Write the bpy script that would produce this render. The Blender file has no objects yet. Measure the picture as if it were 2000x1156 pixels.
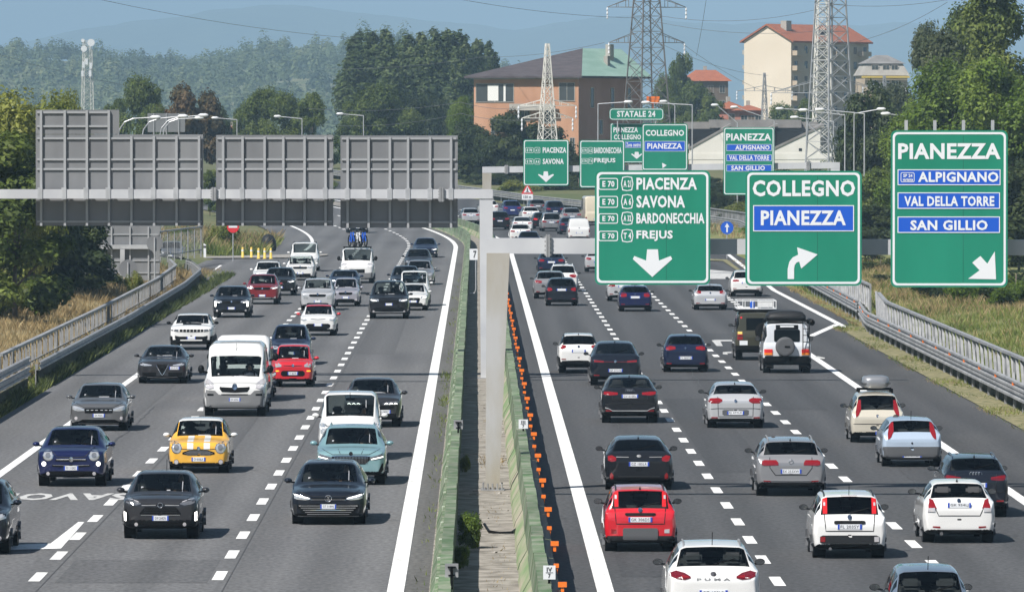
import bpy, bmesh, math, random
import numpy as np
from mathutils import Vector, Matrix
from mathutils.bvhtree import BVHTree
from mathutils.geometry import tessellate_polygon

SC = bpy.context.scene
COL = SC.collection
R = math.radians
# ------------------------------------------------------------------ camera, sky, sun, exposure
FPX, YH, HC = 14200.0, 256.0, 9.2          # focal length in photo pixels, horizon row, camera height
cam_d = bpy.data.cameras.new('camera')
cam_d.sensor_width = 36.0
cam_d.lens = 36.0 * FPX / 2000.0
cam_d.clip_start = 1.0
cam_d.clip_end = 70000.0
cam = bpy.data.objects.new('camera', cam_d)
cam.location = (0, 0, HC)
cam.rotation_euler = (R(90) - math.atan((578 - YH) / FPX), 0, 0)
COL.objects.link(cam)
SC.camera = cam

SUN_EL, SUN_AZ = R(49.5), R(42)               # azimuth measured from behind the camera towards its left
sun_pos = Vector((-math.sin(SUN_AZ) * math.cos(SUN_EL), -math.cos(SUN_AZ) * math.cos(SUN_EL), math.sin(SUN_EL)))
sd = bpy.data.lights.new('sun', 'SUN')
sd.energy = 5.0
sd.angle = R(0.5)
sd.color = (1.0, 0.955, 0.89)
sun = bpy.data.objects.new('sun', sd)
sun.rotation_euler = (-sun_pos).to_track_quat('-Z', 'Y').to_euler()
COL.objects.link(sun)

world = bpy.data.worlds.new('World')
SC.world = world
world.use_nodes = True
wn = world.node_tree
sky = wn.nodes.new('ShaderNodeTexSky')
sky.sky_type = 'NISHITA'
sky.sun_disc = False
sky.sun_elevation = SUN_EL
sky.sun_rotation = math.atan2(sun_pos.x, sun_pos.y)
sky.air_density = 1.0
sky.dust_density = 0.35
wn.links.new(sky.outputs[0], wn.nodes['Background'].inputs[0])
wn.nodes['Background'].inputs[1].default_value = 0.052
SC.view_settings.view_transform = 'Standard'
SC.view_settings.look = 'None'
SC.view_settings.exposure = 0.52
SC.view_settings.gamma = 1.0
SC.cycles.max_bounces = 6
SC.cycles.diffuse_bounces = 2
SC.cycles.glossy_bounces = 3
SC.cycles.transmission_bounces = 4
SC.cycles.transparent_max_bounces = 12
SC.cycles.volume_bounces = 0
SC.cycles.use_denoising = True

# ------------------------------------------------------------------ helpers
def px(x, d): return (x - 1000.0) / FPX * d
def pz(y, d): return HC - (y - YH) / FPX * d

def tag(o, label=None, cat=None, group=None, kind=None):
    if label: o['label'] = label
    if cat: o['category'] = cat
    if group: o['group'] = group
    if kind: o['kind'] = kind
    return o

def empty(name, loc, rz=0.0, label=None, cat=None, group=None):
    o = bpy.data.objects.new(name, None)
    o.location = loc
    o.rotation_euler = (0, 0, rz)
    o.empty_display_size = 0.3
    COL.objects.link(o)
    return tag(o, label, cat, group)

def link_mesh(name, me, parent=None, loc=None, rot=None, scale=None):
    o = bpy.data.objects.new(name, me)
    if parent: o.parent = parent
    if loc: o.location = loc
    if rot: o.rotation_euler = rot
    if scale: o.scale = scale
    COL.objects.link(o)
    return o

def np_mesh(name, V, F, mats, midx=None, smooth=False, attrs=None):
    """mesh from a numpy vertex array and an (n,k) face array"""
    me = bpy.data.meshes.new(name)
    V = np.asarray(V, dtype=np.float32); F = np.asarray(F, dtype=np.int32)
    n, k = F.shape
    me.vertices.add(len(V)); me.vertices.foreach_set('co', V.ravel())
    me.loops.add(n * k); me.loops.foreach_set('vertex_index', F.ravel())
    me.polygons.add(n)
    me.polygons.foreach_set('loop_start', np.arange(0, n * k, k, dtype=np.int32))
    try: me.polygons.foreach_set('loop_total', np.full(n, k, dtype=np.int32))
    except Exception: pass
    for m in mats: me.materials.append(m)
    if midx is not None: me.polygons.foreach_set('material_index', np.asarray(midx, dtype=np.int32))
    if smooth: me.polygons.foreach_set('use_smooth', np.ones(n, dtype=bool))
    if attrs:
        for an, av in attrs.items():
            a = me.attributes.new(an, 'FLOAT', 'POINT')
            a.data.foreach_set('value', np.asarray(av, dtype=np.float32))
    me.update(calc_edges=True)
    me.validate()
    return me

class MB:
    """collects shapes into one mesh"""
    def __init__(s): s.v = []; s.f = []; s.m = []
    def add(s, vs, fs, m=0):
        b = len(s.v); s.v += [tuple(v) for v in vs]
        s.f += [tuple(i + b for i in f) for f in fs]; s.m += [m] * len(fs)
    def box(s, x0, x1, y0, y1, z0, z1, m=0):
        s.add([(x0,y0,z0),(x1,y0,z0),(x1,y1,z0),(x0,y1,z0),(x0,y0,z1),(x1,y0,z1),(x1,y1,z1),(x0,y1,z1)],
              [(0,3,2,1),(4,5,6,7),(0,1,5,4),(1,2,6,5),(2,3,7,6),(3,0,4,7)], m)
    def bar(s, a, b, w, h, m=0, w2=None, h2=None):
        a = Vector(a); b = Vector(b); d = (b - a)
        if d.length < 1e-6: return
        d.normalize()
        up = Vector((0,0,1)) if abs(d.z) < 0.9 else Vector((0,1,0))
        sx = d.cross(up).normalized(); sz = sx.cross(d).normalized()
        w2 = w if w2 is None else w2; h2 = h if h2 is None else h2
        vs = []
        for p, ww, hh in ((a, w, h), (b, w2, h2)):
            for i, j in ((-1,-1),(1,-1),(1,1),(-1,1)): vs.append(p + sx*(i*ww/2) + sz*(j*hh/2))
        s.add(vs, [(0,1,2,3),(7,6,5,4),(0,4,5,1),(1,5,6,2),(2,6,7,3),(3,7,4,0)], m)
    def tube(s, pts, r, n=8, m=0, r2=None):
        pts = [Vector(p) for p in pts]; N = len(pts); vs = []
        for i, p in enumerate(pts):
            d = (pts[min(i+1,N-1)] - pts[max(i-1,0)]).normalized()
            up = Vector((0,0,1)) if abs(d.z) < 0.9 else Vector((0,1,0))
            sx = d.cross(up).normalized(); sz = sx.cross(d).normalized()
            rr = r if r2 is None else r + (r2 - r) * i / max(1, N - 1)
            for k in range(n):
                a = 2*math.pi*k/n
                vs.append(p + sx*(rr*math.cos(a)) + sz*(rr*math.sin(a)))
        fs = [(i*n+k, i*n+(k+1)%n, (i+1)*n+(k+1)%n, (i+1)*n+k) for i in range(N-1) for k in range(n)]
        fs += [tuple(range(n-1,-1,-1)), tuple((N-1)*n+k for k in range(n))]
        s.add(vs, fs, m)
    def lathe(s, c, axis, prof, n=20, m=0):
        """prof: list of (along axis, radius); axis 0,1,2"""
        c = Vector(c); vs = []
        for a, r in prof:
            for k in range(n):
                t = 2*math.pi*k/n; u, w = r*math.cos(t), r*math.sin(t)
                vs.append(c + (Vector((a,u,w)) if axis == 0 else Vector((u,a,w)) if axis == 1 else Vector((u,w,a))))
        N = len(prof)
        fs = [(i*n+k, i*n+(k+1)%n, (i+1)*n+(k+1)%n, (i+1)*n+k) for i in range(N-1) for k in range(n)]
        fs += [tuple(range(n)), tuple((N-1)*n+k for k in range(n-1,-1,-1))]
        s.add(vs, fs, m)
    def prism(s, poly, y0, y1, m=0):
        """polygon in xz extruded from y0 (near) to y1; concave allowed"""
        n = len(poly)
        tri = tessellate_polygon([[Vector((p[0], p[1], 0)) for p in poly]])
        vs = [(p[0], y0, p[1]) for p in poly] + [(p[0], y1, p[1]) for p in poly]
        fs = [tuple(t) for t in tri] + [tuple(i + n for i in t[::-1]) for t in tri]
        fs += [(i, (i+1) % n, n + (i+1) % n, n + i) for i in range(n)]
        s.add(vs, fs, m)
    def prism_z(s, poly, z0, z1, m=0):
        n = len(poly)
        tri = tessellate_polygon([[Vector((p[0], p[1], 0)) for p in poly]])
        vs = [(p[0], p[1], z1) for p in poly] + [(p[0], p[1], z0) for p in poly]
        fs = [tuple(t) for t in tri] + [tuple(i + n for i in t[::-1]) for t in tri]
        fs += [(i, (i+1) % n, n + (i+1) % n, n + i) for i in range(n)]
        s.add(vs, fs, m)
    def mesh(s, name, mats, smooth=False):
        me = bpy.data.meshes.new(name)
        me.from_pydata(s.v, [], s.f)
        for m in (mats if isinstance(mats, (list, tuple)) else [mats]): me.materials.append(m)
        me.polygons.foreach_set('material_index', s.m)
        if smooth: me.polygons.foreach_set('use_smooth', [True] * len(s.f))
        bm = bmesh.new(); bm.from_mesh(me)
        bmesh.ops.recalc_face_normals(bm, faces=bm.faces); bm.to_mesh(me); bm.free()
        me.update()
        return me
    def obj(s, name, mats, parent=None, smooth=False, loc=None):
        return link_mesh(name, s.mesh(name, mats, smooth), parent, loc)

# ------------------------------------------------------------------ materials
MATS = {}
def pmat(name, col, rough=0.6, metal=0.0, coat=0.0, noise=None, emit=None, spec=None, bump=None):
    """Principled material; noise = (scale, colour2, detail, stretch xyz)"""
    if name in MATS: return MATS[name]
    m = bpy.data.materials.new(name); m.use_nodes = True
    nt = m.node_tree; b = nt.nodes['Principled BSDF']
    b.inputs['Base Color'].default_value = (*col, 1)
    b.inputs['Roughness'].default_value = rough
    b.inputs['Metallic'].default_value = metal
    if coat: b.inputs['Coat Weight'].default_value = coat; b.inputs['Coat Roughness'].default_value = 0.03
    if spec is not None: b.inputs['Specular IOR Level'].default_value = spec
    if emit:
        b.inputs['Emission Color'].default_value = (*emit[0], 1); b.inputs['Emission Strength'].default_value = emit[1]
    if noise or bump:
        tc = nt.nodes.new('ShaderNodeTexCoord')
        mp = nt.nodes.new('ShaderNodeMapping')
        nt.links.new(tc.outputs['Object'], mp.inputs[0])
        if noise and len(noise) > 3: mp.inputs['Scale'].default_value = noise[3]
        tx = nt.nodes.new('ShaderNodeTexNoise')
        tx.inputs['Scale'].default_value = (noise or bump)[0]
        tx.inputs['Detail'].default_value = noise[2] if noise else 4
        nt.links.new(mp.outputs[0], tx.inputs['Vector'])
        if noise:
            rp = nt.nodes.new('ShaderNodeValToRGB')
            rp.color_ramp.elements[0].position = 0.52 if 'road paint' in name else 0.36; rp.color_ramp.elements[1].position = 0.74 if 'road paint' in name else 0.64
            rp.color_ramp.elements[0].color = (*col, 1); rp.color_ramp.elements[1].color = (*noise[1], 1)
            nt.links.new(tx.outputs['Fac'], rp.inputs[0]); nt.links.new(rp.outputs[0], b.inputs['Base Color'])
        if bump:
            bp = nt.nodes.new('ShaderNodeBump'); bp.inputs['Strength'].default_value = bump[1]
            bp.inputs['Distance'].default_value = bump[2] if len(bump) > 2 else 0.02
            nt.links.new(tx.outputs['Fac'], bp.inputs['Height']); nt.links.new(bp.outputs[0], b.inputs['Normal'])
    MATS[name] = m
    return m

def asphalt(name, c0, c1, c2, phase=0.0):
    """asphalt: fine aggregate, long streaks along the road, broad patches"""
    m = bpy.data.materials.new(name); m.use_nodes = True
    nt = m.node_tree; b = nt.nodes['Principled BSDF']; L = nt.links.new
    tc = nt.nodes.new('ShaderNodeTexCoord')
    def nz(scale, stretch, det):
        mp = nt.nodes.new('ShaderNodeMapping'); mp.inputs['Scale'].default_value = stretch
        L(tc.outputs['Object'], mp.inputs[0])
        t = nt.nodes.new('ShaderNodeTexNoise'); t.inputs['Scale'].default_value = scale; t.inputs['Detail'].default_value = det
        L(mp.outputs[0], t.inputs['Vector']); return t
    def mix(f, a, c, typ='MIX', fac=None):
        x = nt.nodes.new('ShaderNodeMix'); x.data_type = 'RGBA'; x.blend_type = typ
        if f is not None: L(f, x.inputs[0])
        else: x.inputs[0].default_value = fac
        for s, v in ((6, a), (7, c)):
            if isinstance(v, tuple): x.inputs[s].default_value = (*v, 1)
            else: L(v, x.inputs[s])
        return x.outputs[2]
    streak = nz(1.0, (0.9, 0.012, 1), 3); broad = nz(0.09, (1.6, .35, 1), 3); fine = nz(9.0, (1, .35, 1), 2)
    def ramp(t, a, c):
        r = nt.nodes.new('ShaderNodeMapRange'); r.inputs[1].default_value = a; r.inputs[2].default_value = c
        L(t.outputs['Fac'], r.inputs[0]); return r.outputs[0]
    k = mix(ramp(streak, .36, .64), c0, c1)
    k = mix(ramp(broad, .48, .72), k, c2)
    sx = nt.nodes.new('ShaderNodeSeparateXYZ'); L(tc.outputs['Object'], sx.inputs[0])
    def mth(op, a, c, d=None):
        q = nt.nodes.new('ShaderNodeMath'); q.operation = op
        for i, v in enumerate((a, c, d)):
            if v is None: continue
            if isinstance(v, (int, float)): q.inputs[i].default_value = v
            else: L(v, q.inputs[i])
        return q.outputs[0]
    u = mth('MULTIPLY_ADD', sx.outputs['Y'], .0049, sx.outputs['X'])          # offset from the road line
    wv = mth('COSINE', mth('MULTIPLY', mth('ADD', u, phase), 2*math.pi/1.86), 0)
    wt = mth('MULTIPLY_ADD', wv, .11, .94)                                     # wheel tracks run darker
    k = mix(None, k, wt, 'MULTIPLY', 1.0)
    g = nt.nodes.new('ShaderNodeMapRange'); g.inputs[1].default_value = .3; g.inputs[2].default_value = .7
    g.inputs[3].default_value = .72; g.inputs[4].default_value = 1.28; L(fine.outputs['Fac'], g.inputs[0])
    k = mix(None, k, g.outputs[0], 'MULTIPLY', 1.0)
    L(k, b.inputs['Base Color']); b.inputs['Roughness'].default_value = 0.82
    b.inputs['Specular IOR Level'].default_value = 0.35
    MATS[name] = m; return m

def foliage(name, c0, c1, c2, transl=0.45, rough=0.55, rnd=0.9):
    """leaf material: colour by the 'tint' attribute of its clump, then per leaf"""
    m = bpy.data.materials.new(name); m.use_nodes = True
    nt = m.node_tree; b = nt.nodes['Principled BSDF']; L = nt.links.new
    at = nt.nodes.new('ShaderNodeAttribute'); at.attribute_name = 'tint'
    ge = nt.nodes.new('ShaderNodeNewGeometry')
    oi = nt.nodes.new('ShaderNodeObjectInfo')
    ad = nt.nodes.new('ShaderNodeMath'); ad.operation = 'MULTIPLY_ADD'
    L(oi.outputs['Random'], ad.inputs[0]); ad.inputs[1].default_value = 0.3; L(at.outputs['Fac'], ad.inputs[2])
    rp = nt.nodes.new('ShaderNodeValToRGB')
    e = rp.color_ramp.elements; e[0].position = 0.1; e[0].color = (*c0, 1); e[1].position = 1.0; e[1].color = (*c2, 1)
    x = e.new(0.55); x.color = (*c1, 1)
    L(ad.outputs[0], rp.inputs[0])
    mr = nt.nodes.new('ShaderNodeMapRange'); mr.inputs[3].default_value = 1 - rnd * .45; mr.inputs[4].default_value = 1 + rnd * .45
    L(ge.outputs['Random Per Island'], mr.inputs[0])
    mx = nt.nodes.new('ShaderNodeMix'); mx.data_type = 'RGBA'; mx.blend_type = 'MULTIPLY'; mx.inputs[0].default_value = 1
    L(rp.outputs[0], mx.inputs[6]); L(mr.outputs[0], mx.inputs[7])
    L(mx.outputs[2], b.inputs['Base Color']); b.inputs['Roughness'].default_value = rough
    b.inputs['Specular IOR Level'].default_value = 0.3
    tr = nt.nodes.new('ShaderNodeBsdfTranslucent'); L(mx.outputs[2], tr.inputs[0])
    ms = nt.nodes.new('ShaderNodeMixShader'); ms.inputs[0].default_value = transl
    L(b.outputs[0], ms.inputs[1]); L(tr.outputs[0], ms.inputs[2])
    L(ms.outputs[0], nt.nodes['Material Output'].inputs[0])
    MATS[name] = m; return m

def glass(name, tint, ior=1.38):
    m = bpy.data.materials.new(name); m.use_nodes = True
    nt = m.node_tree; L = nt.links.new
    for n in list(nt.nodes):
        if n.type == 'BSDF_PRINCIPLED': nt.nodes.remove(n)
    t = nt.nodes.new('ShaderNodeBsdfTransparent'); t.inputs[0].default_value = (*tint, 1)
    g = nt.nodes.new('ShaderNodeBsdfGlossy'); g.inputs['Roughness'].default_value = 0.015
    f = nt.nodes.new('ShaderNodeFresnel'); f.inputs[0].default_value = ior
    x = nt.nodes.new('ShaderNodeMixShader')
    L(f.outputs[0], x.inputs[0]); L(t.outputs[0], x.inputs[1]); L(g.outputs[0], x.inputs[2])
    L(x.outputs[0], nt.nodes['Material Output'].inputs[0])
    MATS[name] = m; return m

def island_variation(m, lo, hi):
    """each separate panel of a mesh gets its own slightly different tone, like pieces replaced over the years"""
    nt = m.node_tree; b = nt.nodes['Principled BSDF']; L = nt.links.new
    ge = nt.nodes.new('ShaderNodeNewGeometry'); mr = nt.nodes.new('ShaderNodeMapRange')
    mr.inputs[3].default_value = lo; mr.inputs[4].default_value = hi; L(ge.outputs['Random Per Island'], mr.inputs[0])
    mx = nt.nodes.new('ShaderNodeMix'); mx.data_type = 'RGBA'; mx.blend_type = 'MULTIPLY'; mx.inputs[0].default_value = 1
    l = b.inputs['Base Color'].links
    if l: L(l[0].from_socket, mx.inputs[6])
    else: mx.inputs[6].default_value = b.inputs['Base Color'].default_value
    L(mr.outputs[0], mx.inputs[7]); L(mx.outputs[2], b.inputs['Base Color'])
M = {}
M['galv'] = pmat('galvanised steel', (.40,.41,.43), .45, .35, noise=(1.7,(.52,.53,.55),4))
M['galv_r'] = pmat('dull guardrail steel', (.22,.225,.235), .55, .2, noise=(1.2,(.36,.365,.37),8))
M['galv_d'] = pmat('weathered galvanised steel', (.22,.225,.235), .55, .3, noise=(2.2,(.34,.345,.355),5))
M['beam'] = pmat('grey painted beam', (.46,.47,.50), .5, .1, noise=(.8,(.55,.56,.58),5))
M['post_stain'] = pmat('rust stained steel post', (.43,.43,.43), .6, .1, noise=(.8,(.34,.31,.25),7,(1.5,1.5,.45)))
M['alu'] = pmat('sign back aluminium', (.165,.17,.18), .5, .1, noise=(.7,(.215,.22,.23),6,(1,1,.35)))
M['alu_rib'] = pmat('sign back ribs', (.36,.37,.385), .45, .2)
M['sgreen'] = pmat('sign green sheeting', (.003,.185,.115), .5, noise=(.7,(.008,.225,.142),6,(1,1,.3)))
M['sgreen_d'] = pmat('sign joint', (.003,.11,.07), .6)
M['sblue'] = pmat('sign blue sheeting', (.008,.09,.52), .45)
M['swhite'] = pmat('sign white sheeting', (.70,.72,.75), .5)
M['white_paint'] = pmat('road paint', (.79,.79,.78), .7, noise=(2.2,(.50,.50,.49),10,(2.0,.45,1)))
M['white_worn'] = pmat('worn road paint', (.50,.50,.49), .75, noise=(3.5,(.30,.30,.30),6,(1,.3,1)))
M['weed_shade'] = pmat('weeds and shade wall', (.014,.018,.008), .95, noise=(1.5,(.045,.05,.022),7))
M['clip'] = pmat('pale clip', (.42,.47,.38), .6)
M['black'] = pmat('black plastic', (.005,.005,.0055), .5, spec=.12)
M['dark'] = pmat('dark trim', (.020,.021,.023), .5, spec=.2)
M['greyplastic'] = pmat('grey bumper plastic', (.085,.088,.094), .55)
M['midgrey'] = pmat('grey van bumper', (.17,.173,.178), .55)
M['bowl'] = pmat('lamp reflector', (.30,.31,.33), .15, .6)
M['rubber'] = pmat('tyre rubber', (.006,.006,.006), .85, spec=.1)
M['rim'] = pmat('wheel rim', (.16,.165,.175), .4, .6)
M['chrome'] = pmat('chrome', (.75,.76,.78), .12, 1.0)
M['mesh'] = pmat('grille mesh', (.003,.003,.0035), .7, noise=(60,(.012,.012,.013),1), spec=.08)
M['lamp'] = pmat('headlamp lens', (.55,.57,.60), .08, .5, coat=1)
M['lampdark'] = pmat('dark headlamp lens', (.20,.205,.22), .1, .5, coat=1)
M['lamp_on'] = pmat('lit daytime lamp', (.9,.9,.88), .2, emit=((1,.97,.9),2.2))
M['amber_on'] = pmat('lit amber lamp', (.9,.35,.02), .2, emit=((1,.35,.02),1.0))
M['amber'] = pmat('amber lens', (.75,.22,.02), .15, coat=.8)
M['red'] = pmat('tail lamp red lens', (.22,.006,.009), .12, coat=1)
M['redglow'] = pmat('bright tail lamp red lens', (.50,.012,.014), .12, coat=1, emit=((1,.03,.02),.12))
M['reddark'] = pmat('smoked tail lamp lens', (.14,.006,.012), .1, coat=1)
M['clear'] = pmat('clear lamp lens', (.62,.60,.62), .1, .3, coat=1)
M['plate_w'] = pmat('number plate white', (.72,.74,.77), .4)
M['plate_b'] = pmat('number plate blue', (.02,.07,.45), .4)
M['ink'] = pmat('plate lettering', (.06,.06,.07), .6)
M['seat'] = pmat('dark seat cloth', (.075,.075,.08), .85)
M['cabin'] = pmat('cabin trim', (.022,.022,.024), .8)
M['skin'] = pmat('skin', (.50,.30,.21), .55)
M['hair'] = pmat('dark hair', (.03,.02,.015), .6)
M['shirt'] = pmat('dark shirt cloth', (.12,.13,.17), .8)
M['glass'] = glass('car glass', (.62,.67,.66))
M['glass_d'] = glass('privacy glass', (.10,.11,.115))
M['mirror'] = pmat('mirror glass', (.22,.23,.25), .12, 1.0)
M['orange'] = pmat('orange reflector', (.85,.19,.02), .45)
M['yellow'] = pmat('yellow plastic', (.62,.45,.09), .6)
M['redsign'] = pmat('sign red', (.60,.02,.03), .5)
M['bargreen'] = pmat('green barrier paint', (.070,.135,.055), .85, noise=(1.9,(.205,.225,.165),9,(1,.6,.6)))
island_variation(M['bargreen'], .72, 1.22)
M['bargreen_d'] = pmat('dirty lower barrier', (.36,.32,.25), .85, noise=(1.2,(.16,.25,.11),5,(1,.25,1)))
M['concrete'] = pmat('median concrete', (.155,.14,.12), .9, noise=(1.9,(.33,.305,.27),9,(1,.8,1)))
M['gravel'] = pmat('gravel', (.19,.18,.165), .95, noise=(5,(.36,.34,.31),5))
M['dirt'] = pmat('dry verge', (.085,.095,.03), .95, noise=(3.2,(.30,.26,.15),9))
M['soil'] = pmat('field ground', (.07,.095,.025), .95, noise=(.07,(.15,.14,.06),8))
M['bark'] = pmat('bark', (.10,.08,.06), .9, noise=(3,(.17,.14,.11),4,(1,1,.2)))
M['wire'] = pmat('cable', (.13,.135,.145), .5, .2)
M['pylon'] = pmat('pylon steel', (.36,.37,.39), .55, .2)
M['pylon_d'] = pmat('weathered pylon steel', (.17,.165,.165), .65, .15)
M['lampwhite'] = pmat('white lamp housing', (.68,.69,.70), .35)
M['asphalt_l'] = asphalt('asphalt light', (.112,.112,.115), (.138,.138,.140), (.098,.098,.102), 0.35)
M['asphalt_r'] = asphalt('asphalt dark', (.058,.059,.062), (.078,.079,.082), (.068,.069,.072))
M['asphalt_s'] = asphalt('asphalt shoulder', (.052,.052,.054), (.068,.068,.070), (.088,.087,.085))
M['bank_l'] = pmat('straw bank ground', (.20,.165,.075), .95, noise=(.9,(.29,.235,.12),8,(1,.4,1)))
M['bank_r'] = pmat('grassy bank ground', (.105,.14,.032), .95, noise=(.6,(.21,.20,.075),8,(1,.4,1)))
M['shoulder_c'] = asphalt('coarse shoulder', (.105,.103,.10), (.14,.137,.132), (.085,.083,.08))
# ------------------------------------------------------------------ text shapes (made first, while the scene is small)
TEXTS = {}
def make_texts(strings, weight=.034):
    objs = []
    for s in strings:
        c = bpy.data.curves.new('text', 'FONT'); c.body = s; c.size = 1.0; c.offset = weight
        c.resolution_u = 2; c.space_character = 1.08
        o = bpy.data.objects.new('text', c); COL.objects.link(o); objs.append(o)
    dg = bpy.context.evaluated_depsgraph_get()
    for s, o in zip(strings, objs):
        me = bpy.data.meshes.new_from_object(o.evaluated_get(dg))
        V = np.array([v.co[:2] for v in me.vertices]); F = [tuple(p.vertices) for p in me.polygons]
        V -= V.min(0); V /= V.max(0)
        TEXTS[s] = (V, F)
        bpy.data.meshes.remove(me)
    for o in objs:
        c = o.data; bpy.data.objects.remove(o); bpy.data.curves.remove(c)

PLATES = ['GZ 185LR','GK 306DS','FL 203SY','GK 954LJ','EJ 477LR','EX 253XW','BN 071EP','GA 412ZB','GV 610EL','GL 847AT',
          'FX 310RD','GX 726FM','FW 190CY','GT 518HJ','EW 643NA','GN 905KS','FY 082TB','GP 371VE','GW 264DN','CV 818LX']
SIGN_TXT = ['PIACENZA','SAVONA','BARDONECCHIA','FREJUS','COLLEGNO','PIANEZZA','ALPIGNANO','VAL DELLA TORRE','SAN GILLIO',
            'E 70','A 21','A 6','A 32','T 4','SP 24','variante','STATALE 24','IV','III','7','SAVON','P U M A','V','W','150 m','Zona centro']
make_texts(SIGN_TXT)
make_texts(PLATES, .004)

def text_mb(mb, s, x0, x1, z0, z1, y, m=0):
    V, F = TEXTS[s]
    mb.add([(x0 + v[0]*(x1-x0), y, z0 + v[1]*(z1-z0)) for v in V], F, m)

# ------------------------------------------------------------------ the road line
def zroad(d):
    d = np.minimum(np.asarray(d, dtype=float), 900.0)
    return 3.1e-5 * np.maximum(0.0, d - 550.0) ** 2
def croad(d):
    d = np.asarray(d, dtype=float)
    return -0.0049 * d - np.maximum(0.0, d - 570.0) ** 2 / 2600.0
def rp(o, d, h=0.0):
    return Vector((float(croad(d)) + o, d, float(zroad(d)) + h))
def heading(d):
    return math.atan2(float(croad(d + 2) - croad(d - 2)), 4.0)     # positive: road bends to +x

def interp(tab, d):
    return np.interp(d, [t[0] for t in tab], [t[1] for t in tab])

def strip_mesh(name, d0, d1, left, right, h, mat, step=6.0, nx=1):
    """a sheet that follows the road between two offset tables"""
    ds = np.arange(d0, d1 + .01, step)
    lo = interp(left, ds) if isinstance(left, list) else np.full(len(ds), left)
    ro = interp(right, ds) if isinstance(right, list) else np.full(len(ds), right)
    V = []
    for i, d in enumerate(ds):
        for k in range(nx + 1):
            V.append((croad(d) + lo[i] + (ro[i]-lo[i])*k/nx, d, zroad(d) + h))
    w = nx + 1
    F = [(i*w+k, i*w+k+1, (i+1)*w+k+1, (i+1)*w+k) for i in range(len(ds)-1) for k in range(nx)]
    return np_mesh(name, V, F, [mat])

def structure(name, me):
    return tag(link_mesh(name, me), kind='structure')

# terrain: one sheet out to the horizon, level with the road beside it
gx = np.array([-9000,-4000,-1500,-600,-250,-120,-70,-45,-30,-22,-18,-14,0,14,19,24,30,45,70,120,250,600,1500,4000,9000], float)
gy = np.concatenate([[-300,0,60], np.arange(100, 960, 20), [1000,1200,1600,2200,3000,5000,9000,14000]])
V = []; rngt = np.random.default_rng(3)
for d in gy:
    dd = min(max(d, 0), 950)
    c = float(croad(dd)) if d < 960 else float(croad(950)) * max(0, 1 - (d - 950) / 800)
    for x in gx:
        bank = -0.10
        if x >= 24: bank = 0.5 if x < 45 else 0.9
        if x <= -22: bank = 0.35
        V.append((c + x, d, float(zroad(dd)) + bank))
w = len(gx)
F = [(i*w+k, i*w+k+1, (i+1)*w+k+1, (i+1)*w+k) for i in range(len(gy)-1) for k in range(w-1)]
structure('ground', np_mesh('ground', V, F, [M['soil']]))

# carriageways
L_EDGE = [(90,-15.2),(300,-15.3),(400,-15.6),(445,-16.6),(470,-19.5),(500,-24),(560,-21),(640,-16.2),(960,-16.2)]
R_EDGE = [(90,16.8),(330,16.9),(352,18.0),(500,18.6),(560,20.5),(640,24),(700,22),(760,18.5),(960,18.5)]
structure('left_carriageway', strip_mesh('left_carriageway', 90, 950, L_EDGE, -1.15, 0.0, M['asphalt_l'], nx=6))
structure('right_carriageway', strip_mesh('right_carriageway', 90, 950, 1.55, R_EDGE, 0.0, M['asphalt_r'], nx=6))
structure('right_shoulder', strip_mesh('right_shoulder', 90, 352, 13.6, [(90,16.7),(330,16.8),(352,17.6)], 0.004, M['asphalt_s']))
structure('inner_shoulder', strip_mesh('inner_shoulder', 90, 700, -1.42, -0.93, 0.004, M['shoulder_c']))
structure('median_floor', strip_mesh('median_floor', 90, 950, -0.95, 1.6, 0.02, M['concrete']))
_gx = np.array([18.2,19,21.5,24,30,45]); _ds = np.arange(100, 640, 6.0)
_V = [(croad(d)+o, d, zroad(d)+z) for d in _ds for o, z in zip(_gx, [-.04,-.04,.25,.54,.65,.95])]; _w = 6
structure('right_bank', np_mesh('right_bank', _V, [(i*_w+k, i*_w+k+1, (i+1)*_w+k+1, (i+1)*_w+k) for i in range(len(_ds)-1) for k in range(_w-1)], [M['bank_r']]))
_V = [(croad(d)+o, d, zroad(d)+z) for d in np.arange(100, 462, 6.0) for o, z in zip([-30,-26,-22,-18,-16.2], [.42,.41,.40,-.04,-.03])]; _w = 5
structure('left_bank', np_mesh('left_bank', _V, [(i*_w+k, i*_w+k+1, (i+1)*_w+k+1, (i+1)*_w+k) for i in range(len(_V)//5-1) for k in range(_w-1)], [M['bank_l']]))
structure('verge_strip', strip_mesh('verge_strip', 90, 345, [(90,16.75),(330,16.85),(345,17.5)], 18.2, 0.03, M['dirt']))

# painted markings: each line is one sheet, dashes are one marking per lane line
def line_obj(name, d0, d1, o, w, mat='white_paint', h=0.008):
    o = o if isinstance(o, list) else [(0, o), (2000, o)]
    return structure(name, strip_mesh(name, d0, d1, [(a, b - w/2) for a, b in o], [(a, b + w/2) for a, b in o], h, M[mat], 4.0))
line_obj('left_median_line', 90, 940, -1.62, .34)
line_obj('right_median_line', 90, 940, [(0,2.55),(300,2.62),(2000,2.62)], .34)
line_obj('left_edge_line', 90, 448, [(0,-12.75),(300,-12.8),(448,-13.1)], .26)
line_obj('ramp_edge_line', 560, 700, [(560,-13.2),(700,-13.2)], .28)
line_obj('right_edge_line', 90, 314, [(0,13.45),(314,13.75)], .30)
line_obj('bay_edge_line', 340, 560, [(340,17.3),(420,17.2),(560,19.0)], .30)
line_obj('bay_taper_line', 326, 347, [(326,15.0),(347,17.3)], .34, h=0.012)

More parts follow.
